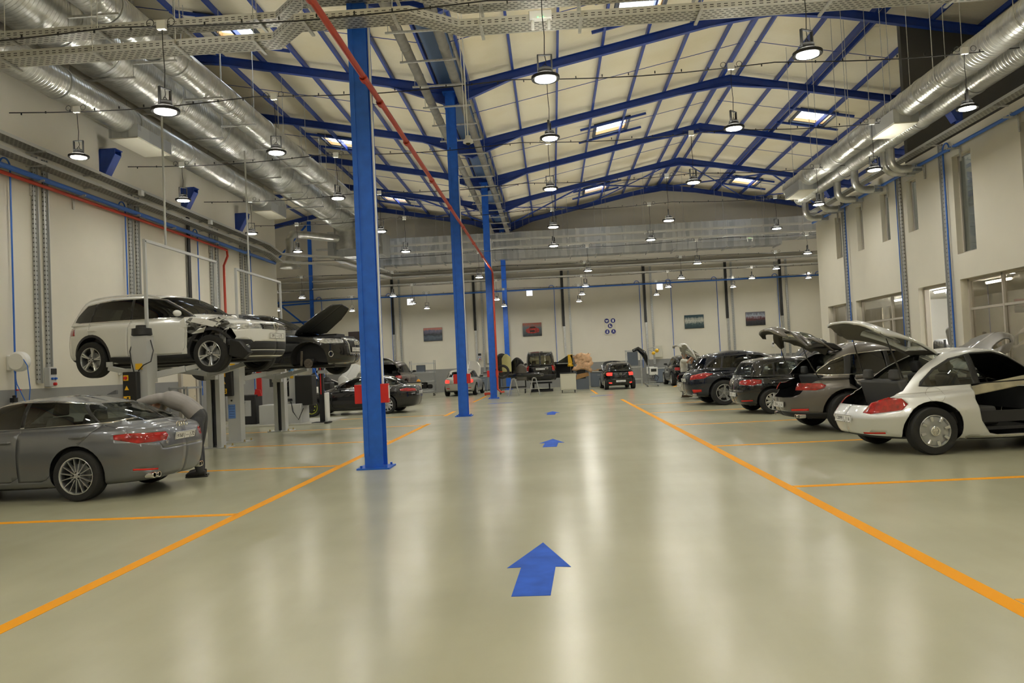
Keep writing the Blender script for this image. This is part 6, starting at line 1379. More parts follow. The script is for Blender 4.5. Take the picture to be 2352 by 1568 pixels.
J3 = dict(J2, belly=(.06, 0, 1.12), chest=(.16, 0, 1.32), neck=(.25, 0, 1.45), chin=(.30, 0, 1.49), head=(.34, 0, 1.57), crown=(.36, 0, 1.66), shoulderl=(.17, .19, 1.38), elbowl=(.32, .26, 1.16), wristl=(.55, .18, 1.08), palml=(.62, .16, 1.06), shoulderr=(.17, -.19, 1.38), elbowr=(.34, -.26, 1.16), wristr=(.55, -.16, 1.08), palmr=(.62, -.14, 1.06))
person(J3, skin_d, (mat('shirt_dark', (.05, .05, .06), .85), True), mat('trousers_dark_grey', (.055, .058, .065)), MATS['work_shoe'], hair_k, (9.0, 17.3, 0), R(-35), 'person with cropped hair working under the raised grey brown bonnet', 0, (.75, 0, -.65))
# ---------------------------------------------------------------- two post lifts
def lift(x, ya, yb, rz, lab, arm_z, blue_sheet, near_top):
    t = thing('two_post_lift', (x, (ya+yb)/2, 0), lab, 'car lift', 'two post lifts'); h = (yb-ya)/2
    for s in (-1, 1):
        y = s*h; mb = MB(); w, d = .30, .26; zt = near_top
        C_ = [(-w/2, -s*d/2), (w/2, -s*d/2), (w/2, s*d/2), (.05, s*d/2), (.05, s*(d/2-.03)), (w/2-.03, s*(d/2-.03)), (w/2-.03, -s*(d/2-.03)), (-w/2+.03, -s*(d/2-.03)), (-w/2+.03, s*(d/2-.03)), (-.05, s*(d/2-.03)), (-.05, s*d/2), (-w/2, s*d/2)]
        C_ = [(a, y-b) for a, b in C_]
        mb.prism(C_ if s < 0 else C_[::-1], .02, zt); o = mb.build('post', lift_grey, t, smooth=0)
        mb = MB(); mb.box((0, y, zt/2), (.09, .10, zt-.1)); mb.build('screw_channel', mat('lift_dark', (.06, .065, .08), .5), o, smooth=0)
        mb = MB(); mb.box((0, y, .01), (.62, .52, .02))
        for a in (-.26, .26):
            for c in (-.2, .2): mb.lathe([(0, .07), (.016, .07), (.016, .03), (.03, .03), (.03, .02)], 8, (a, y+c, 0), mi=1)
        mb.build('base_plate', [lift_grey, mat('brass_bolt', (.5, .38, .15), .4, .8)], t)
        mb = MB(); mb.box((.0, y-s*.20, arm_z-.16), (.26, .16, .55)); mb.build('carriage', lift_grey, t, bevel=.01)
        for e in (-1, 1):
            a = Vector((e*.05, y-s*.28, arm_z-.30)); b = Vector((e*1.0, y-s*.62, arm_z-.12)); m_ = a.lerp(b, .55); mb = MB(); mb.beam(a, m_, .13, .12); mb.beam(m_-Vector((0, 0, .0)), b, .09, .09); mb.lathe([(0, .10), (.06, .10), (.06, 0), (0, 0)], 12, tuple(b+Vector((0, 0, .02)))); mb.build('arm', lift_grey, t, bevel=.006)
        mb = MB(); mb.lathe([(0, .20), (.10, .20), (.105, .15), (.17, .14), (.18, .02), (.14, 0)], 20, (0, y, zt)); 
        if s < 0: mb.build('motor_cap', black, t)
        mb = MB(); mb.box((.10, y, (zt+4.15)/2), (.05, .05, 4.15-zt)); mb.build('cable_mast', lift_grey, t, smooth=0)
        if s < 0:
            mb = MB(); mb.box((-.10, y-.22, 1.42), (.26, .14, .62)); c = mb.build('control_box', black, t, bevel=.015)
            mb = MB(); mb.box((-.16, y-.295, 1.62), (.09, .012, .10)); mb.box((-.15, y-.295, 1.23), (.12, .012, .12)); mb.prism([(-.19, 1.40), (-.11, 1.40), (-.15, 1.48)], y-.30, y-.292, lambda a, b, q: (a, q, b)); mb.build('yellow_label', yellow, c, smooth=0)
            mb = MB(); mb.lathe([(0, -.03), (.028, -.03), (.03, 0)], 12, (-.16, y-.30, 1.62), 'Y'); mb.build('emergency_stop', red_s, c)
            mb = MB()
            for (a, b) in ((-.18, 1.21), (-.12, 1.21), (-.125, 1.26)): mb.lathe([(0, -.02), (.016, -.02), (.016, 0)], 10, (a, y-.30, b), 'Y')
            mb.build('push_button', black, c)
            mb = MB(); mb.box((.0, y-.138, 1.82), (.13, .006, .11)); mb.build('warning_plate', yellow, o, smooth=0)
            mb = MB(); mb.tube([(-.08, y-.16, 1.72), (-.10, y-.2, 1.9), (-.16, y-.14, 2.1), (-.12, y-.1, 2.3)], .011, 6); mb.tube([(0, y-.16, 1.74), (.12, y-.2, 1.84), (.24, y-.16, 1.9), (.26, y-.1, 2.1), (.16, y, 2.3)], .010, 6); mb.build('hose', black, t)
            if blue_sheet:
                mb = MB(); mb.box((-.05, y-.136, .74), (.17, .006, .33)); bs = mb.build('instruction_sheet', mat('sheet_blue', (.12, .25, .62), .5), o, smooth=0)
                mb = MB()
                for k in range(5): mb.box((-.05, y-.140, .86-.06*k), (.13, .003, .008))
                mb.build('printed_line', mat('print_dark', (.03, .05, .2), .5), bs, smooth=0)
                mb = MB(); mb.lathe([(0, -.008), (.022, -.008), (.022, 0)], 12, (-.05, y-.135, 1.0), 'Y'); mb.build('hole_plug', black, o)
    mb = MB(); mb.beam((.10, -h-.02, 4.15), (.10, h+.02, 4.15), .05, .05); mb.build('cross_beam', lift_grey, t, smooth=0)
    mb = MB(); mb.tube([(.16, -h*.55, 4.17), (.16, -h*.55, 7.2)], .02, 6); mb.build('supply_pipe', lift_grey, t)
    return t
lift(-7.55, 13.75, 16.75, 0, 'grey two post lift carrying the white SUV', 1.95, False, 2.38)
lift(-7.62, 18.0, 21.0, 0, 'grey two post lift carrying the black SUV', 1.80, True, 2.3)
# ---------------------------------------------------------------- left wall fittings
def hose_reel(x, y, z, s, lab):
    t = thing('hose_reel', (x, y, z), lab, 'hose reel', 'white hose reels on the left wall')
    mb = MB(); mb.lathe([(0, .16), (.07, .16), (.09, .13), (.19, .12), (.22, .08), (.22, -.06), (.18, -.11), (0, -.11)], 28, (s*.24, 0, 0), 'Y'); mb.build('drum_case', white_p, t)
    mb = MB(); mb.lathe([(0, .175), (.05, .175), (.06, .155)], 20, (s*.24, 0, 0), 'Y'); mb.build('hub', mat('hub_grey', (.5, .5, .5), .4), t); mb = MB(); mb.box((s*.04, 0, -.02), (.09, .16, .34)); mb.build('wall_mount', white_p, t, bevel=.02)
    mb = MB(); mb.tube([(s*.40, -.1, .06), (s*.50, -.1, -.1), (s*.55, -.1, -.6), (s*.5, -.1, -1.1), (s*.42, -.08, -1.35)], .011, 6); mb.tube([(s*.18, -.08, -.2), (s*.25, -.1, -.5), (s*.45, -.12, -.9), (s*.5, -.1, -1.25)], .011, 6); mb.build('hose', pipe_blue, t)
hose_reel(-12.1, 16.45, 2.12, 1, 'white round hose reel on the left wall nearest the camera'); hose_reel(-12.1, 20.8, 1.95, 1, 'white round hose reel on the left wall behind the near lift post')
def socket(x, y, z, lab):
    t = thing('socket_box', (x, y, z), lab, 'socket box', 'socket boxes on the left wall')
    mb = MB(); mb.box((.07, 0, 0), (.14, .26, .46)); mb.build('case', mat('socket_grey', (.52, .53, .54), .45), t, bevel=.012)
    mb = MB(); mb.box((.145, .02, .13), (.012, .2, .14)); mb.build('window', black, t, smooth=0)
    mb = MB()
    for a in (-.05, .07): mb.lathe([(0, .05), (.025, .05), (.03, 0)], 10, (.14, a, -.04), 'X')
    mb.build('blue_socket', pipe_blue, t); mb = MB(); mb.lathe([(0, .07), (.035, .06), (.04, 0)], 12, (.14, .03, -.17), 'X'); mb.build('red_socket', red_s, t)
socket(-12.1, 17.75, 1.76, 'grey socket box with red plug at the foot of the near wall channels'); socket(-12.1, 21.9, 1.7, 'grey socket box on the left wall behind the raised white SUV'); socket(-12.1, 27.3, 1.7, 'grey socket box on the left wall behind the far lift')
for i, y in enumerate((16.42, 20.98)):
    t = thing('air_regulator', (-12.02, y, 1.15), ['air regulator with red tap on the left wall above the grey car roof', 'air regulator with red tap on the left wall beside the near lift post'][i], 'air regulator', 'air regulators')
    mb = MB(); mb.box((.04, 0, .12), (.10, .12, .10)); mb.lathe([(0, -.16), (.04, -.15), (.045, 0)], 12, (.05, -.0, .06)); mb.lathe([(.035, .17), (.04, .22), (0, .23)], 12, (.05, 0, 0)); mb.build('filter', black, t); mb = MB(); mb.box((.07, .12, .34), (.03, .14, .03)); mb.box((.05, .1, -.14), (.03, .12, .03)); mb.build('tap', red_s, t)
    mb = MB(); mb.tube([(.05, .06, -.06+.09*math.sin(a)) if False else (.06, .1+.09*math.cos(a), -.1+.09*math.sin(a)) for a in np.linspace(0, 5.6, 16)], .01, 5); mb.build('hose', black, t)
for i, (y, z) in enumerate(((21.36, 6.98), (25.82, 6.96))):
    mb = MB(); mb.box((0, 0, 0), (.12, .14, .16)); tag(mb.build('junction_box', white_p, loc=(-11.62, y, z), bevel=.015), 'small white junction box on the %s part of the left wall tray' % ('near' if i == 0 else 'far'), 'junction box', 'white boxes on the tray')
# ---------------------------------------------------------------- emergency lights, camera, fixtures overhead
def exit_light(p, lab):
    t = thing('emergency_light', p, lab, 'emergency light', 'white twin spot emergency lights')
    mb = MB(); mb.box((0, 0, 0), (.36, .12, .14)); mb.build('case', white_p, t, bevel=.015)
    for s in (-1, 1): mb = MB(); mb.lathe([(.02, .0), (.028, -.02), (.03, -.13), (.024, -.15), (0, -.15)], 14, (s*.13, -.02, -.08)); mb.build('spot', white_p, t)
    mb = MB(); mb.ball((-.04, -.065, -.05), .008, 6, 4); mb.ball((.04, -.065, -.05), .008, 6, 4); mb.build('status_lamp', mat('led_green', (.1, 1, .2), emit=6), t)
exit_light(at(1241, 36, 12.04), 'white twin spot emergency light on the near cable tray'); exit_light(at(1722, 545, 43.83), 'white twin spot emergency light on the far tray before the sheet duct')
cam_p = at(1075, 322, 14.0); t = thing('dome_camera', tuple(cam_p), 'white dome camera hanging on a long thin pole near the second column', 'camera')
mb = MB(); mb.lathe([(0, .08), (.05, .08), (.055, .03), (.09, .0), (.095, -.05), (.05, -.06)], 20); mb.build('case', white_p, t); mb = MB(); mb.ball((0, 0, -.05), .045, 12, 8); mb.build('dome', black, t); mb = MB(); mb.tube([(0, 0, .08), (-.03, 0, 3.0), (-.03, 0, rz_(cam_p.x)+.3-cam_p.z)], .014, 6); mb.tube([(-.04, 0, .08), (-.1, 0, 3.0), (-.1, 0, rz_(cam_p.x)+.3-cam_p.z)], .009, 5); mb.build('pole', white_p, t)
sq_m = mat('lit_sign', (1, .99, .95), emit=1.5)
for i, (x, z) in enumerate(((-9.13, 5.98), (-1.32, 6.18), (7.05, 6.14))):
    t = thing('lit_panel', (x, 49.5, z), 'small square lit white panel high on the back wall, %s' % ['left of the second column', 'left of centre above the van', 'on the right above the trolley'][i], 'lit panel', 'lit square panels on the back wall'); mb = MB(); mb.box((0, .02, 0), (.40, .06, .42)); mb.build('case', white_p, t, smooth=0); MB().box((0, -.015, 0), (.37, .012, .39)).build('lit_face', sq_m, t, smooth=0)
# ---------------------------------------------------------------- pictures and signs on the back wall
def ramp_mat(name, stops, scale=3, detail=6, grad=.8, sc=(1, 1, 1)):
    m = mat(name, (.1, .1, .1), .45); t = m.node_tree; b = t.nodes['Principled BSDF']; tc = t.nodes.new('ShaderNodeTexCoord'); mp = t.nodes.new('ShaderNodeMapping'); mp.inputs[3].default_value = sc
    nz = t.nodes.new('ShaderNodeTexNoise'); nz.inputs['Scale'].default_value = scale; nz.inputs['Detail'].default_value = detail; sx = t.nodes.new('ShaderNodeSeparateXYZ'); ma = t.nodes.new('ShaderNodeMath'); ma.operation = 'MULTIPLY_ADD'; ma.inputs[1].default_value = grad; ad = t.nodes.new('ShaderNodeMath'); ad.operation = 'MULTIPLY_ADD'; ad.inputs[1].default_value = .45
    rp = t.nodes.new('ShaderNodeValToRGB'); e = rp.color_ramp.elements
    while len(e) < len(stops): e.new(.5)
    for k, (p, c) in enumerate(stops): e[k].position = p; e[k].color = c + (1,)
    L = t.links.new; L(tc.outputs['Generated'], mp.inputs[0]); L(mp.outputs[0], nz.inputs[0]); L(tc.outputs['Generated'], sx.inputs[0]); L(sx.outputs['Z'], ma.inputs[0]); L(nz.outputs[0], ad.inputs[0]); L(ma.outputs[0], ad.inputs[2]); ma.inputs[2].default_value = 0; L(ad.outputs[0], rp.inputs[0]); L(rp.outputs[0], b.inputs['Base Color'])
    return m
PICS = [(-12.7, 'dark picture partly hidden behind the first column', [(0, (.02, .015, .015)), (1, (.06, .04, .04))]),
  (-7.73, 'dark mountain road picture with pink sky, left of the second column', [(.15, (.02, .025, .035)), (.45, (.10, .13, .17)), (.62, (.02, .025, .03)), (.9, (.16, .15, .22)), (1, (.5, .18, .14))]),
  (-1.25, 'picture of a red car in grey mist, left of the van', [(.2, (.03, .035, .04)), (.82, (.13, .16, .18)), (1, (.40, .12, .08))]),
  (9.13, 'picture of a dark lake under pale clouds, third from the right corner', [(.2, (.01, .03, .04)), (.5, (.05, .09, .10)), (.72, (.55, .55, .48)), (.95, (.02, .06, .08))]),
  (13.0, 'picture of a rocky river with red trees, nearest the right corner', [(.2, (.015, .015, .018)), (.5, (.04, .04, .05)), (.66, (.13, .035, .035)), (.85, (.40, .45, .55)), (1, (.15, .16, .2))])]
for i, (x, lab, st) in enumerate(PICS):
    t = thing('picture', (x, 49.56, 3.79), lab, 'picture', 'landscape pictures on the back wall'); mb = MB(); mb.box((0, 0, 0), (1.22, .035, .86)); mb.build('board', dark, t, smooth=0)
    mb = MB(); mb.box((0, -.02, 0), (1.20, .006, .84)); pr = mb.build('print', ramp_mat('print_%d' % i, st, 3+i, 7, .85, (1.4, 1, 1)), t, smooth=0)
    if i == 2:
        mb = MB(); mb.prism([(-.42, -.12), (-.40, .03), (-.24, .09), (-.12, .20), (.16, .20), (.30, .10), (.42, .06), (.46, -.08), (.40, -.20), (.02, -.26), (-.30, -.22)], -.030, -.024, lambda a, b, q: (a, q, b)); c = mb.build('painted_car', mat('print_red', (.35, .03, .025), .4, noise=(9, .5)), pr, smooth=0)
        mb = MB(); mb.prism([(-.20, .09), (-.10, .18), (.14, .18), (.24, .09)], -.034, -.031, lambda a, b, q: (a, q, b)); mb.box((.0, -.033, -.10), (.30, .004, .10)); mb.build('dark_glass', black, c, smooth=0)
t = thing('safety_sign', (3.77, 49.57, 3.75), 'pale sign with five round blue safety symbols on the back wall', 'sign')
mb = MB(); mb.box((0, 0, 0), (.70, .02, 1.08)); mb.build('board', mat('sign_clear', (.70, .67, .57), .25), t, smooth=0); navy = mat('sign_navy', (.03, .035, .22), .4)
for i, (a, b) in enumerate(((-.20, .36), (.20, .36), (0, .03), (-.20, -.34), (.20, -.34))):
    mb = MB(); mb.lathe([(0, -.016), (.145, -.016), (.15, -.01)], 24, (a, 0, b), 'Y'); d = mb.build('round_symbol', navy, t)
    mb = MB()
    if i == 0: mb.box((a, -.02, b+.01), (.17, .008, .06)); mb.box((a, -.02, b-.05), (.06, .008, .05))
    elif i == 1: mb.box((a, -.02, b+.02), (.10, .008, .12)); mb.ball((a, -.02, b-.05), (.05, .006, .04), 10, 6)
    elif i == 2: mb.box((a-.03, -.02, b+.02), (.06, .008, .13)); mb.box((a+.01, -.02, b-.05), (.14, .008, .05))
    elif i == 3: mb.ball((a, -.02, b-.03), (.045, .006, .06), 10, 6); mb.box((a+.01, -.02, b+.05), (.05, .008, .08))
    else: mb.beam((a, -.02, b+.08), (a-.07, -.02, b-.09), .008, .03, up=(0, 1, 0)); mb.beam((a, -.02, b+.08), (a+.07, -.02, b-.09), .008, .03, up=(0, 1, 0)); mb.box((a, -.02, b+.03), (.05, .008, .12))
    mb.build('pictogram', white_p, d)
# ---------------------------------------------------------------- electrical cabinets and counters along the back wall
cab = mat('cabinet_cream', (.62, .60, .50), .45)
def cabinet(x, z, lab, y=49.48, w=.5, h=.75):
    t = thing('electric_cabinet', (x, y, z), lab, 'electric cabinet', 'cream electric cabinets'); mb = MB(); mb.box((0, 0, 0), (w, .24, h)); mb.build('case', cab, t, bevel=.01); mb = MB(); mb.box((.0, -.125, 0), (w-.06, .012, h-.06)); dd = mb.build('door', cab, t, bevel=.004); mb = MB(); mb.box((.0, -.14, .12), (.05, .03, .07)); mb.build('switch', black, dd)
cabinet(-4.0, 2.1, 'cream electric cabinet on the back wall between the second and third columns'); cabinet(6.75, 2.0, 'cream electric cabinet on the back wall right of the equipment trolleys')
socket(0, 0, 0, 'grey socket box on the back wall by the silver conduits'); o = [q for q in bpy.data.objects if q.name.startswith('socket_box')][-1]
o = [q for q in bpy.data.objects if q.get('label') == 'grey socket box on the back wall by the silver conduits'][0]; o.location = (-4.75, 49.6, 2.2); o.rotation_euler = (0, 0, R(-90)); o['group'] = 'socket boxes'
bench_m = mat('bench_blue_grey', (.16, .19, .24), .45); topm = mat('bench_top', (.55, .55, .52), .4)
def bench(x0, x1, y, lab, h=.92):
    t = thing('work_bench', ((x0+x1)/2, y, 0), lab, 'workbench', 'grey workbenches'); w = x1-x0; mb = MB(); mb.box((0, 0, h/2), (w, .65, h-.06)); mb.build('cabinet_body', bench_m, t, smooth=0); MB().box((0, 0, h), (w+.06, .72, .05)).build('worktop', topm, t, bevel=.008); n = max(1, int(w/.8))
    for k in range(n):
        d = MB().box((-w/2+w*(k+.5)/n, -.335, h*.45), (w/n-.04, .015, h*.78)).build('door', bench_m, t, smooth=0); MB().box((-w/2+w*(k+.5)/n, -.35, h*.78), (.2, .02, .03)).build('handle', steel, d, smooth=0)
bench(6.4, 8.6, 49.1, 'grey workbench at the back right under the cream cabinet'); bench(2.2, 3.2, 46.3, 'grey workbench with brown cardboard on it beside the small black hatchback'); bench(-4.9, -3.3, 49.1, 'grey workbench along the back wall behind the third column')
card = mat('brown_paper', (.48, .28, .12), .8, noise=(4, .15)); 
mb = MB(); mb.box((0, 0, .05), (.8, .5, .04), rz=.2); mb.box((.25, .1, .10), (.7, .45, .05), rz=-.15); tag(mb.build('cardboard_sheets', card, loc=(2.7, 46.3, .95), smooth=0), 'brown cardboard sheets lying on the grey bench', 'cardboard')
# paper wrapped part on a dark stand
p = Vector((1.55, 44.0, 0)); t = thing('masked_panel_stand', p, 'tall dark stand holding a panel wrapped in crumpled tan paper', 'stand')
mb = MB(); mb.box((0, 0, .55), (.85, .5, 1.1)); mb.box((-.35, 0, 1.35), (.1, .4, 1.2)); mb.build('stand_frame', bench_m, t, smooth=0); mb = MB(); mb.box((0, -.255, .85), (.5, .02, .5)); mb.build('dark_panel', black, t, smooth=0)
rg = random.Random(5); mb = MB(); nx, nz = 12, 14; tan = mat('tan_masking_paper', (.72, .46, .27), .75, noise=(6, .2)); V = []
for i in range(nx):
    for j in range(nz):
        u, v_ = i/(nx-1), j/(nz-1); V.append((-.30+.74*u+.10*math.sin(3*v_)+rg.uniform(-.02, .02), -.30-.10*math.sin(PI*u)+rg.uniform(-.03, .03), 1.02+.92*v_+.10*math.sin(PI*u)+rg.uniform(-.015, .015)))
mb.add(V, [(i*nz+j, (i+1)*nz+j, (i+1)*nz+j+1, i*nz+j+1) for i in range(nx-1) for j in range(nz-1)]); o = mb.build('wrapping_paper', tan, t, smooth=80); s_ = o.modifiers.new('s', 'SOLIDIFY'); s_.thickness = .3; s_.offset = 1
mb = MB(); mb.prism([(-.3, .55), (.45, .75), (.4, .95), (-.25, .85)], -.34, -.30, lambda a, b, q: (a, q, b)); mb.build('paper_flap', card, t, smooth=0)
# ---------------------------------------------------------------- trolleys
def wheels4(mb, w, d, r=.05):
    for a in (-1, 1):
        for b in (-1, 1): mb.lathe([(0, -.02), (r, -.02), (r, .02), (0, .02)], 12, (a*(w/2-.08), b*(d/2-.07), r), 'X'); mb.box((a*(w/2-.08), b*(d/2-.07), 2*r+.02), (.06, .07, .05))
def trolley(p, lab, w=.72, d=.5, h=.95, rz=0, drawers=0):
    t = thing('tool_trolley', p, lab, 'tool trolley', 'cream tool trolleys', rz); mb = MB(); mb.box((0, 0, .14+(h-.18)/2), (w, d, h-.18)); mb.build('cabinet_body', cab, t, bevel=.012); MB().box((0, 0, h-.02), (w+.04, d+.04, .04)).build('top_tray', dark, t, bevel=.01); mb = MB(); wheels4(mb, w, d); mb.build('castor', black, t)
    mb = MB(); mb.tube([(w/2, -d/2+.05, h-.12), (w/2+.07, -d/2+.05, h-.12), (w/2+.07, d/2-.05, h-.12), (w/2, d/2-.05, h-.12)], .014, 6); mb.build('push_handle', steel, t)
    for k in range(drawers): dr = MB().box((0, -d/2-.008, .28+.14*k), (w-.08, .018, .12)).build('drawer', cab, t, bevel=.004); MB().box((0, -d/2-.025, .31+.14*k), (w*.5, .02, .02)).build('handle', steel, dr)
    if not drawers: MB().box((0, -d/2-.008, .52), (w-.1, .016, .66)).build('door', cab, t, bevel=.004)
    return t
trolley((.72, 39.5, 0), 'cream tool trolley standing right of the black van', .80, .5, 1.02)
trolley((-6.35, 34.6, 0), 'cream tool trolley behind the black saloon with yellow lamp on top', .62, .5, .98, .1, 5)
mb = MB(); mb.lathe([(.09, 0), (.10, .03), (.06, .10), (0, .13)], 14); tag(mb.build('warning_lamp', mat('amber_lens', (.75, .32, .02), .3), loc=(-6.15, 34.6, .98)), 'small amber lamp on the trolley behind the black saloon', 'lamp')
t = thing('paper_notice', (-6.45, 34.335, .62), 'white paper notice stuck on the trolley behind the black saloon', 'notice'); MB().box((0, 0, 0), (.2, .004, .28)).build('sheet', white_p, t, smooth=0)
# shelving rack with shelves behind the black saloon
t = thing('wire_rack', (-7.55, 44.0, 0), 'grey wire shelf rack on castors holding dark parts, left of the beige saloon', 'rack')
for a in (-.7, .7):
    for b in (-.28, .28): mb = MB(); mb.tube([(a, b, .1), (a, b, 2.05)], .02, 6); mb.build('post', steel, t)
for z in (.25, .8, 1.35, 1.85):
    mb = MB(); mb.box((0, 0, z), (1.4, .56, .02))
    for k in range(7): mb.tube([(-.7, -.28, z+.03+.02*k), (.7, -.28, z+.03+.02*k)], .004, 4) if k < 3 else None
    mb.build('shelf', galv, t, smooth=0)
mb = MB(); mb.tube([(-.72, 0, 1.9), (-.72, 0, 2.0)], .01, 4); wheels4(mb, 1.4, .56); mb.build('castor', black, t)
mb = MB(); mb.box((-.1, 0, .5), (.7, .4, .4)); mb.box((.4, -.05, .42), (.3, .3, .25)); tag(mb.build('dark_car_part', black, loc=(-7.55, 44.0, .12), bevel=.08), 'dark moulded car part lying on the low shelf of the wire rack', 'car part')
mb = MB(); mb.box((0, 0, 0), (.5, .3, .42)); tag(mb.build('grey_panel', bench_m, loc=(-7.65, 44.0, 1.58), bevel=.02), 'blue grey panel on the upper shelf of the wire rack', 'panel')
# ---------------------------------------------------------------- trestles carrying a black bumper
for i, x in enumerate((-2.05, -1.0)):
    t = thing('trestle', (x, 38.8, 0), 'grey folding trestle under the black bumper, %s one' % ('left' if i == 0 else 'right'), 'trestle', 'folding trestles')
    for a in (-1, 1):
        for b in (-1, 1): mb = MB(); mb.beam((a*.08, b*.22, .84), (a*.26, b*.30, .0), .035, .035); mb.build('leg', galv, t, smooth=0)
    mb = MB(); mb.box((0, 0, .85), (.12, .7, .05)); mb.box((0, 0, .3), (.38, .03, .03)); mb.build('top_bar', galv, t, smooth=0)
mb = MB(); mb.tube([(-1.0, .25, 0), (-.85, -.05, .02), (-.4, -.18, .04), (.4, -.18, .04), (.85, -.05, .02), (1.0, .25, 0)], [.06, .10, .11, .11, .10, .06], 10)
tag(mb.build('loose_bumper', p_black, loc=(-1.55, 38.85, .98)), 'black car bumper lying across the two trestles', 'bumper')
# covered car front and parts left of the van
t = thing('parts_cart', (-2.25, 41.6, 0), 'black cart loaded with car panels and a yellow covered bumper by the third column', 'cart'); mb = MB(); mb.box((0, 0, .35), (1.5, .8, .06)); wheels4(mb, 1.5, .8, .09)
for a in (-.7, .7):
    for b in (-.35, .35): mb.tube([(a, b, .3), (a, b, 1.6)], .025, 6)
mb.build('frame', black, t, smooth=0)
def sheet_part(par, nm, m, x0, x1, z0, z1, y, bend, th=.04, seed=1):
    rg = random.Random(seed); mb = MB(); n = 10; V = []
    for i in range(n):
        for j in range(n):
            u, v_ = i/(n-1), j/(n-1); V.append((x0+(x1-x0)*u, y-bend*math.sin(PI*u)*(.4+.6*v_)+rg.uniform(-.01, .01), z0+(z1-z0)*v_*(1-.25*(2*u-1)**2)))
    mb.add(V, [(i*n+j, (i+1)*n+j, (i+1)*n+j+1, i*n+j+1) for i in range(n-1) for j in range(n-1)]); o = mb.build(nm, m, par, smooth=80); s = o.modifiers.new('s', 'SOLIDIFY'); s.thickness = th; return o
yel = mat('pale_yellow_cover', (.62, .58, .26), .6)
for nm, m, b in (('loose_bonnet', p_black, (-3.2, -2.3, .9, 2.2, 41.3, .25)), ('yellow_covered_bumper', yel, (-2.75, -2.25, 1.2, 2.15, 41.05, .2)), ('loose_car_door', p_black, (-2.3, -1.6, .8, 1.95, 41.5, .15)), ('loose_grey_wing', p_brown, (-2.0, -1.45, .7, 1.6, 41.15, .2))):
    t2 = thing(nm, (0, 0, 0), {'loose_bonnet': 'black loose bonnet standing in the parts cart by the third column', 'yellow_covered_bumper': 'pale yellow covered panel standing in the parts cart', 'loose_car_door': 'black loose door standing in the parts cart left of the van', 'loose_grey_wing': 'grey loose wing leaning on the parts cart'}[nm], 'car panel'); sheet_part(t2, 'panel', m, *b)
mb = MB(); mb.lathe([(.26, -.10), (.34, -.09), (.34, .09), (.26, .10), (.22, 0), (.26, -.10)], 24, axis='Y'); 
t = thing('tyre', (-2.52, 38.1, 1.25), 'black hose drum hung on the third column', 'hose drum'); mb.build('drum', rubber, t); mb = MB(); mb.tube([(0, .12, 0), (-.3, .12, 0)], .03, 6); mb.build('bracket', redp, t); t.name = 'hose_drum'; t.location = (-2.42, 36.25, 1.25)
mb = MB(); mb.lathe([(.0, 0), (.16, .0), (.17, .05), (.17, .4), (.12, .46), (0, .47)], 16); 
# stand under the van
t = thing('lift_stand', (-.72, 43.6, 0), 'low dark scissor stand under the black van', 'stand'); mb = MB(); mb.box((0, 0, .05), (1.3, 2.2, .08))
for a in (-.45, .45): mb.beam((a, -.9, .08), (a, .6, .45), .08, .1); mb.beam((a, .6, .08), (a, -.9, .45), .08, .1)
mb.build('scissor_frame', dark, t, smooth=0); MB().box((0, -.1, .47), (1.2, 2.0, .05)).build('platform', dark, t, smooth=0)
t = thing('lift_stand', (-8.5, 40.6, 0), 'low dark scissor stand under the grey brown SUV behind the first column', 'stand'); mb = MB(); mb.box((0, 0, .05), (1.2, 2.0, .08))
for a in (-.42, .42): mb.beam((a, -.8, .08), (a, .6, .40), .08, .1); mb.beam((a, .6, .08), (a, -.8, .40), .08, .1)
mb.build('scissor_frame', dark, t, smooth=0); MB().box((0, -.1, .43), (1.1, 1.9, .05)).build('platform', dark, t, smooth=0)
# ---------------------------------------------------------------- body repair gear at the back right
def gear_stand(x, y, lab, hgt=1.9, ball=True):
    t = thing('equipment_stand', (x, y, 0), lab, 'stand', 'wheeled equipment stands'); mb = MB(); mb.box((0, 0, .12), (.75, .5, .06)); wheels4(mb, .75, .5); mb.build('base', steel, t); mb = MB(); mb.tube([(-.2, 0, .14), (-.2, 0, hgt), (.1, -.1, hgt+.08), (.28, -.1, hgt-.05)], .025, 8); mb.build('mast', steel, t)
    mb = MB(); mb.box((.05, -.05, .85), (.45, .36, .42)); c = mb.build('control_unit', white_p, t, bevel=.02); mb = MB(); mb.box((.05, -.235, .9), (.3, .01, .16)); mb.build('control_panel', black, c, smooth=0)
    mb = MB(); mb.tube([(.1, -.2, .7), (.3, -.3, .5), (.2, -.3, .3), (-.1, -.25, .35), (.0, -.2, .6)], .02, 6); mb.build('cable', black, t)
    if ball: mb = MB(); mb.ball((.30, -.1, hgt-.12), .11, 14, 10); mb.build('yellow_balancer', yellow, t)
gear_stand(5.5, 43.2, 'white and steel equipment trolley with yellow balancer beyond the small hatchback', 2.1); gear_stand(5.85, 47.4, 'wheeled welding trolley by the back wall bench with yellow balancer', 2.0)
t = thing('bumper_stand', (5.0, 45.0, 0), 'tall grey frame holding a black bumper beside the small hatchback', 'frame'); mb = MB()
for a in (-.75, .1): mb.box((a, 0, 1.05), (.07, .07, 2.1))
mb.box((-.32, 0, 2.05), (.9, .07, .07)); mb.box((-.32, 0, 1.1), (.9, .5, .05)); mb.box((-.32, 0, .4), (.9, .5, .05)); mb.build('uprights', galv, t, smooth=0)
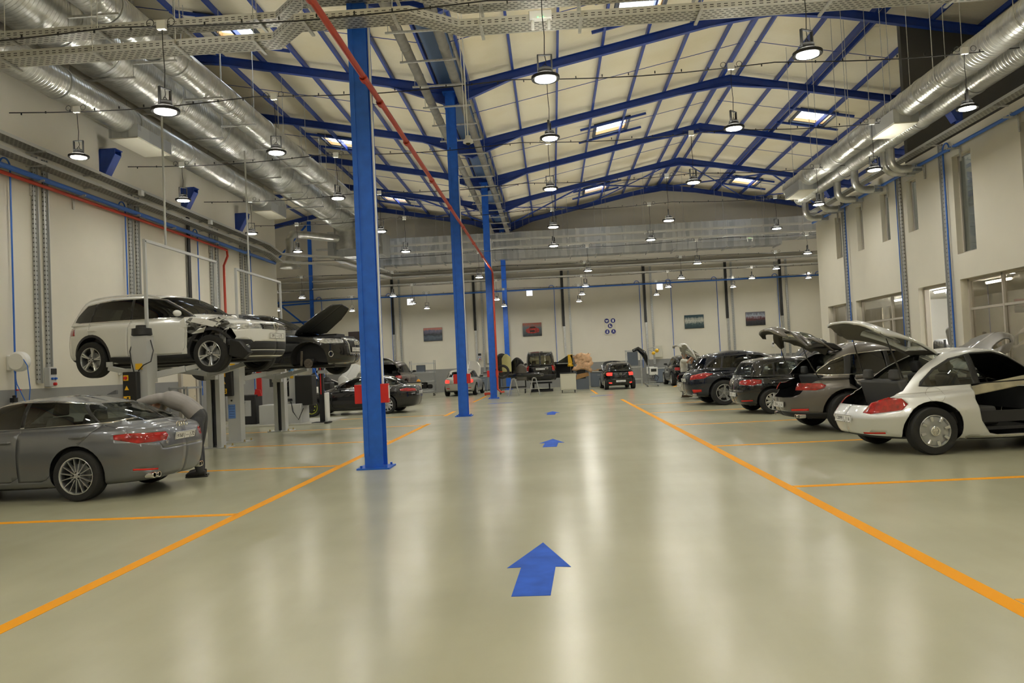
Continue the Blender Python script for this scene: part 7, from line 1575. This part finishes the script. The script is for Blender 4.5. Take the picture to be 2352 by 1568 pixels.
t2 = thing('loose_bumper', (4.95, 44.97, 0), 'black bumper stood on end on the grey frame', 'bumper'); mb = MB(); mb.tube([(-.3, 0, 2.05), (.0, -.1, 2.15), (.3, -.1, 1.9), (.5, 0, 1.45), (.55, .1, 1.2)], [.09, .14, .17, .14, .07], 10); mb.build('moulding', p_black, t2); mb = MB(); mb.box((-.32, .5, 1.6), (.6, .3, .8)); mb.build('dark_box', bench_m, t, smooth=0)
# IR lamp stand with yellow head near the van
t = thing('lamp_stand', (1.0, 44.6, 0), 'yellow headed lamp stand behind the cream trolley', 'lamp stand'); mb = MB(); mb.tube([(0, 0, .1), (0, 0, 1.9)], .02, 6); mb.box((0, 0, .05), (.5, .5, .05)); mb.build('mast', steel, t); mb = MB(); mb.box((0, -.05, 1.75), (.28, .2, .5)); mb.lathe([(.17, 0), (.18, .1), (.08, .22), (0, .24)], 14, (0, -.05, 1.32)); mb.build('lamp_head', yellow, t, bevel=.01)
t = thing('floor_jack', (-3.45, 40.4, 0), 'red and grey trolley jack on the floor right of the beige saloon', 'jack'); mb = MB(); mb.box((0, 0, .1), (.5, .26, .12)); wheels4(mb, .55, .3); mb.build('chassis', redp, t, bevel=.02); mb = MB(); mb.tube([(-.1, 0, .15), (.0, 0, 1.15)], .018, 6); mb.build('handle', steel, t); mb = MB(); mb.box((0, 0, 1.2), (.5, .35, .04)); mb.build('tray', dark, t, smooth=0)
# ---------------------------------------------------------------- wheel alignment gear between the lifts and the far left
def base_on(x, y, n, l, c, g=None): return thing(n, (x, y, 0), l, c, g)
t = base_on(-8.6, 24.0, 'tyre_changer', 'grey and black tyre changing machine standing behind the lift posts', 'tyre changer'); mb = MB(); mb.box((0, 0, .33), (1.35, .8, .62)); mb.build('cabinet_body', lift_grey, t, bevel=.02); mb = MB(); mb.lathe([(0, .80), (.26, .80), (.28, .74), (.1, .70), (.1, .62)], 20, (.0, 0, 0)); mb.build('turntable', dark, t)
mb = MB(); mb.box((.28, .1, 1.15), (.22, .2, 1.1)); mb.box((.28, .1, 1.85), (.22, .3, .3)); mb.build('tower', lift_grey, t, bevel=.015); mb = MB(); mb.box((.72, .0, 1.05), (.55, .5, .95)); mb.build('black_housing', black, t, bevel=.03); mb = MB(); mb.beam((.28, -.1, 1.75), (-.3, -.25, 1.7), .1, .1); mb.box((-.3, -.25, 1.45), (.08, .08, .5)); mb.build('mount_arm', dark, t); mb = MB(); mb.box((.28, -.06, 1.72), (.16, .02, .14)); mb.build('blue_panel', mat('panel_blue', (.15, .4, .8), .4), t, smooth=0); mb = MB(); mb.box((.28, -.01, 1.5), (.10, .01, .12)); mb.build('warning_label', yellow, t, smooth=0)
mb = MB(); mb.tube([(.35, -.35, .7), (.45, -.5, .4), (.6, -.45, .15), (.75, -.4, .5)], .016, 6); mb.build('hose', black, t)
t = base_on(-7.25, 23.6, 'wheel_lifter', 'slim black column with red stripe and white cover beside the tyre changer', 'wheel lifter'); mb = MB(); mb.box((0, 0, .95), (.13, .14, 1.9)); mb.box((0, -.1, .03), (.5, .5, .05)); mb.build('column', black, t, smooth=0); mb = MB(); mb.box((0, -.075, 1.35), (.03, .012, .9)); mb.build('red_stripe', red_s, t, smooth=0); mb = MB(); mb.box((.14, .05, .5), (.08, .3, .9)); mb.build('white_cover', white_p, t, bevel=.02); mb = MB(); mb.box((.1, -.12, 1.6), (.3, .14, .1)); mb.build('shelf', steel, t, smooth=0)
t = base_on(-9.9, 24.3, 'wheel_balancer', 'red and black wheel balancer left of the tyre changer', 'wheel balancer'); mb = MB(); mb.box((0, 0, .5), (.75, .6, .95)); mb.build('cabinet_body', dark, t, bevel=.03); mb = MB(); mb.box((.30, .25, 1.35), (.16, .06, .85)); mb.prism([(.25, .92), (.5, .92), (.45, 1.12), (.3, 1.15)], -.1, -.05, lambda a, b, q: (a, q, b)); mb.build('red_hood', red_s, t); mb = MB(); mb.lathe([(0, -.2), (.05, -.2), (.05, 0)], 12, (0, -.3, .75), 'Y'); mb.build('shaft', steel, t); mb = MB(); mb.box((.1, -.31, .55), (.25, .015, .5)); mb.build('control_panel', lift_grey, t, smooth=0)
mb = MB(); mb.box((0, 0, .02), (3.6, 3.0, .035)); tag(mb.build('machine_platform', mat('platform_grey', (.5, .49, .43), .4), loc=(-8.9, 24.6, 0), smooth=0), 'thin pale platform on the floor under the tyre machines', 'platform')
t = base_on(-9.5, 30.6, 'engine_crane', 'dark engine stand with cables between the farther lift and the black saloon', 'engine stand'); mb = MB(); mb.box((0, 0, .12), (1.0, .7, .08)); wheels4(mb, 1.0, .7, .07); mb.tube([(-.3, 0, .15), (-.3, 0, 1.5), (.3, 0, 1.85)], .05, 8); mb.tube([(.3, 0, 1.85), (.3, 0, 1.2)], .012, 5); mb.build('frame', dark, t); mb = MB(); mb.box((.3, 0, .95), (.55, .5, .5)); mb.ball((.3, .1, 1.22), .2, 10, 8); mb.build('engine_block', black, t, bevel=.06); mb = MB(); mb.beam((-.2, -.2, 1.9), (.6, -.3, .2), .04, .04); mb.build('blue_strut', pipe_blue, t, smooth=0)
t = base_on(-8.75, 31.6, 'loose_white_bumper', 'white bumper piece standing left of the black saloon bonnet', 'bumper'); sheet_part(t, 'moulding', p_white, -.25, .2, .75, 1.45, 0, .15); mb = MB(); mb.box((0, .12, .4), (.35, .25, .8)); mb.build('stand', dark, t, smooth=0)
t = base_on(-11.4, 23.2, 'wall_shelf', 'grey wheel shelf against the left wall behind the bending person', 'shelf'); mb = MB(); mb.box((0, 0, 1.3), (.6, 1.0, .06)); mb.box((0, 0, .62), (.6, 1.0, .06)); mb.build('shelf_board', steel, t, smooth=0)
for a in (-.27, .27):
    for b in (-.45, .45): MB().box((a, b, .67), (.05, .05, 1.34)).build('post', steel, t, smooth=0)
# upstairs / ground floor room contents behind the glass
t = base_on(12.55, 25.1, 'cage_trolley', 'grey mesh cage trolley piled with black car parts in the right hand doorway', 'cage trolley'); mb = MB(); mb.box((0, 0, 1.05), (.9, 1.5, .04)); mb.box((0, 0, .3), (.9, 1.5, .04))
for a in (-.45, .45):
    for b in (-.75, .75): mb.box((a, b, .85), (.05, .05, 1.7))
for k in range(10): mb.box((-.45, -.75+.167*k, .95), (.008, .008, 1.4))
for k in range(8): mb.box((-.45, 0, .3+.18*k), (.008, 1.5, .008))
mb.build('cage', dark, t, smooth=0)
t = base_on(12.55, 24.95, 'loose_dashboard', 'black moulded dashboard heaped on the cage trolley', 'car part'); mb = MB(); mb.box((0, .1, 1.35), (.5, 1.2, .5), rot=Matrix.Rotation(.3, 3, 'X')); mb.box((.1, -.2, 1.75), (.4, .5, .8), rot=Matrix.Rotation(-.3, 3, 'X')); mb.build('moulding', black, t, bevel=.12)
t = base_on(13.0, 18.0, 'parts_heap', 'dark sloping car body shell stored behind the near ground floor glass', 'car shell'); sheet_part(t, 'panel', p_brown, -.6, .8, .6, 2.3, 0, .5); mb = MB(); mb.box((0, .4, .3), (1.2, .8, .6)); mb.build('stand', dark, t, smooth=0)
for i, (y, z) in enumerate(((20.2, 3.5), (20.35, 3.5))): mb = MB(); mb.box((0, 0, .2), (.4, .3, .4)); tag(mb.build('stacked_chair', dark, loc=(11.6, y, z), bevel=.05), 'dark chair stack standing inside the tall upper window, %s of two' % ['near', 'far'][i], 'chair', 'chairs behind the tall window')
def phone_box(x, z): t = thing('wall_phone', (x, 49.53, z), 'small white wall phone on the back wall near the right corner', 'phone'); MB().box((0, 0, 0), (.16, .1, .34)).build('case', white_p, t, bevel=.02); MB().box((0, -.055, .05), (.1, .012, .1)).build('keypad', black, t, smooth=0); mb = MB(); mb.tube([(.03, -.05, -.17), (.06, -.06, -.4), (.1, -.02, -.75)], .01, 5); mb.build('cord', white_p, t)
phone_box(14.0, 2.1)
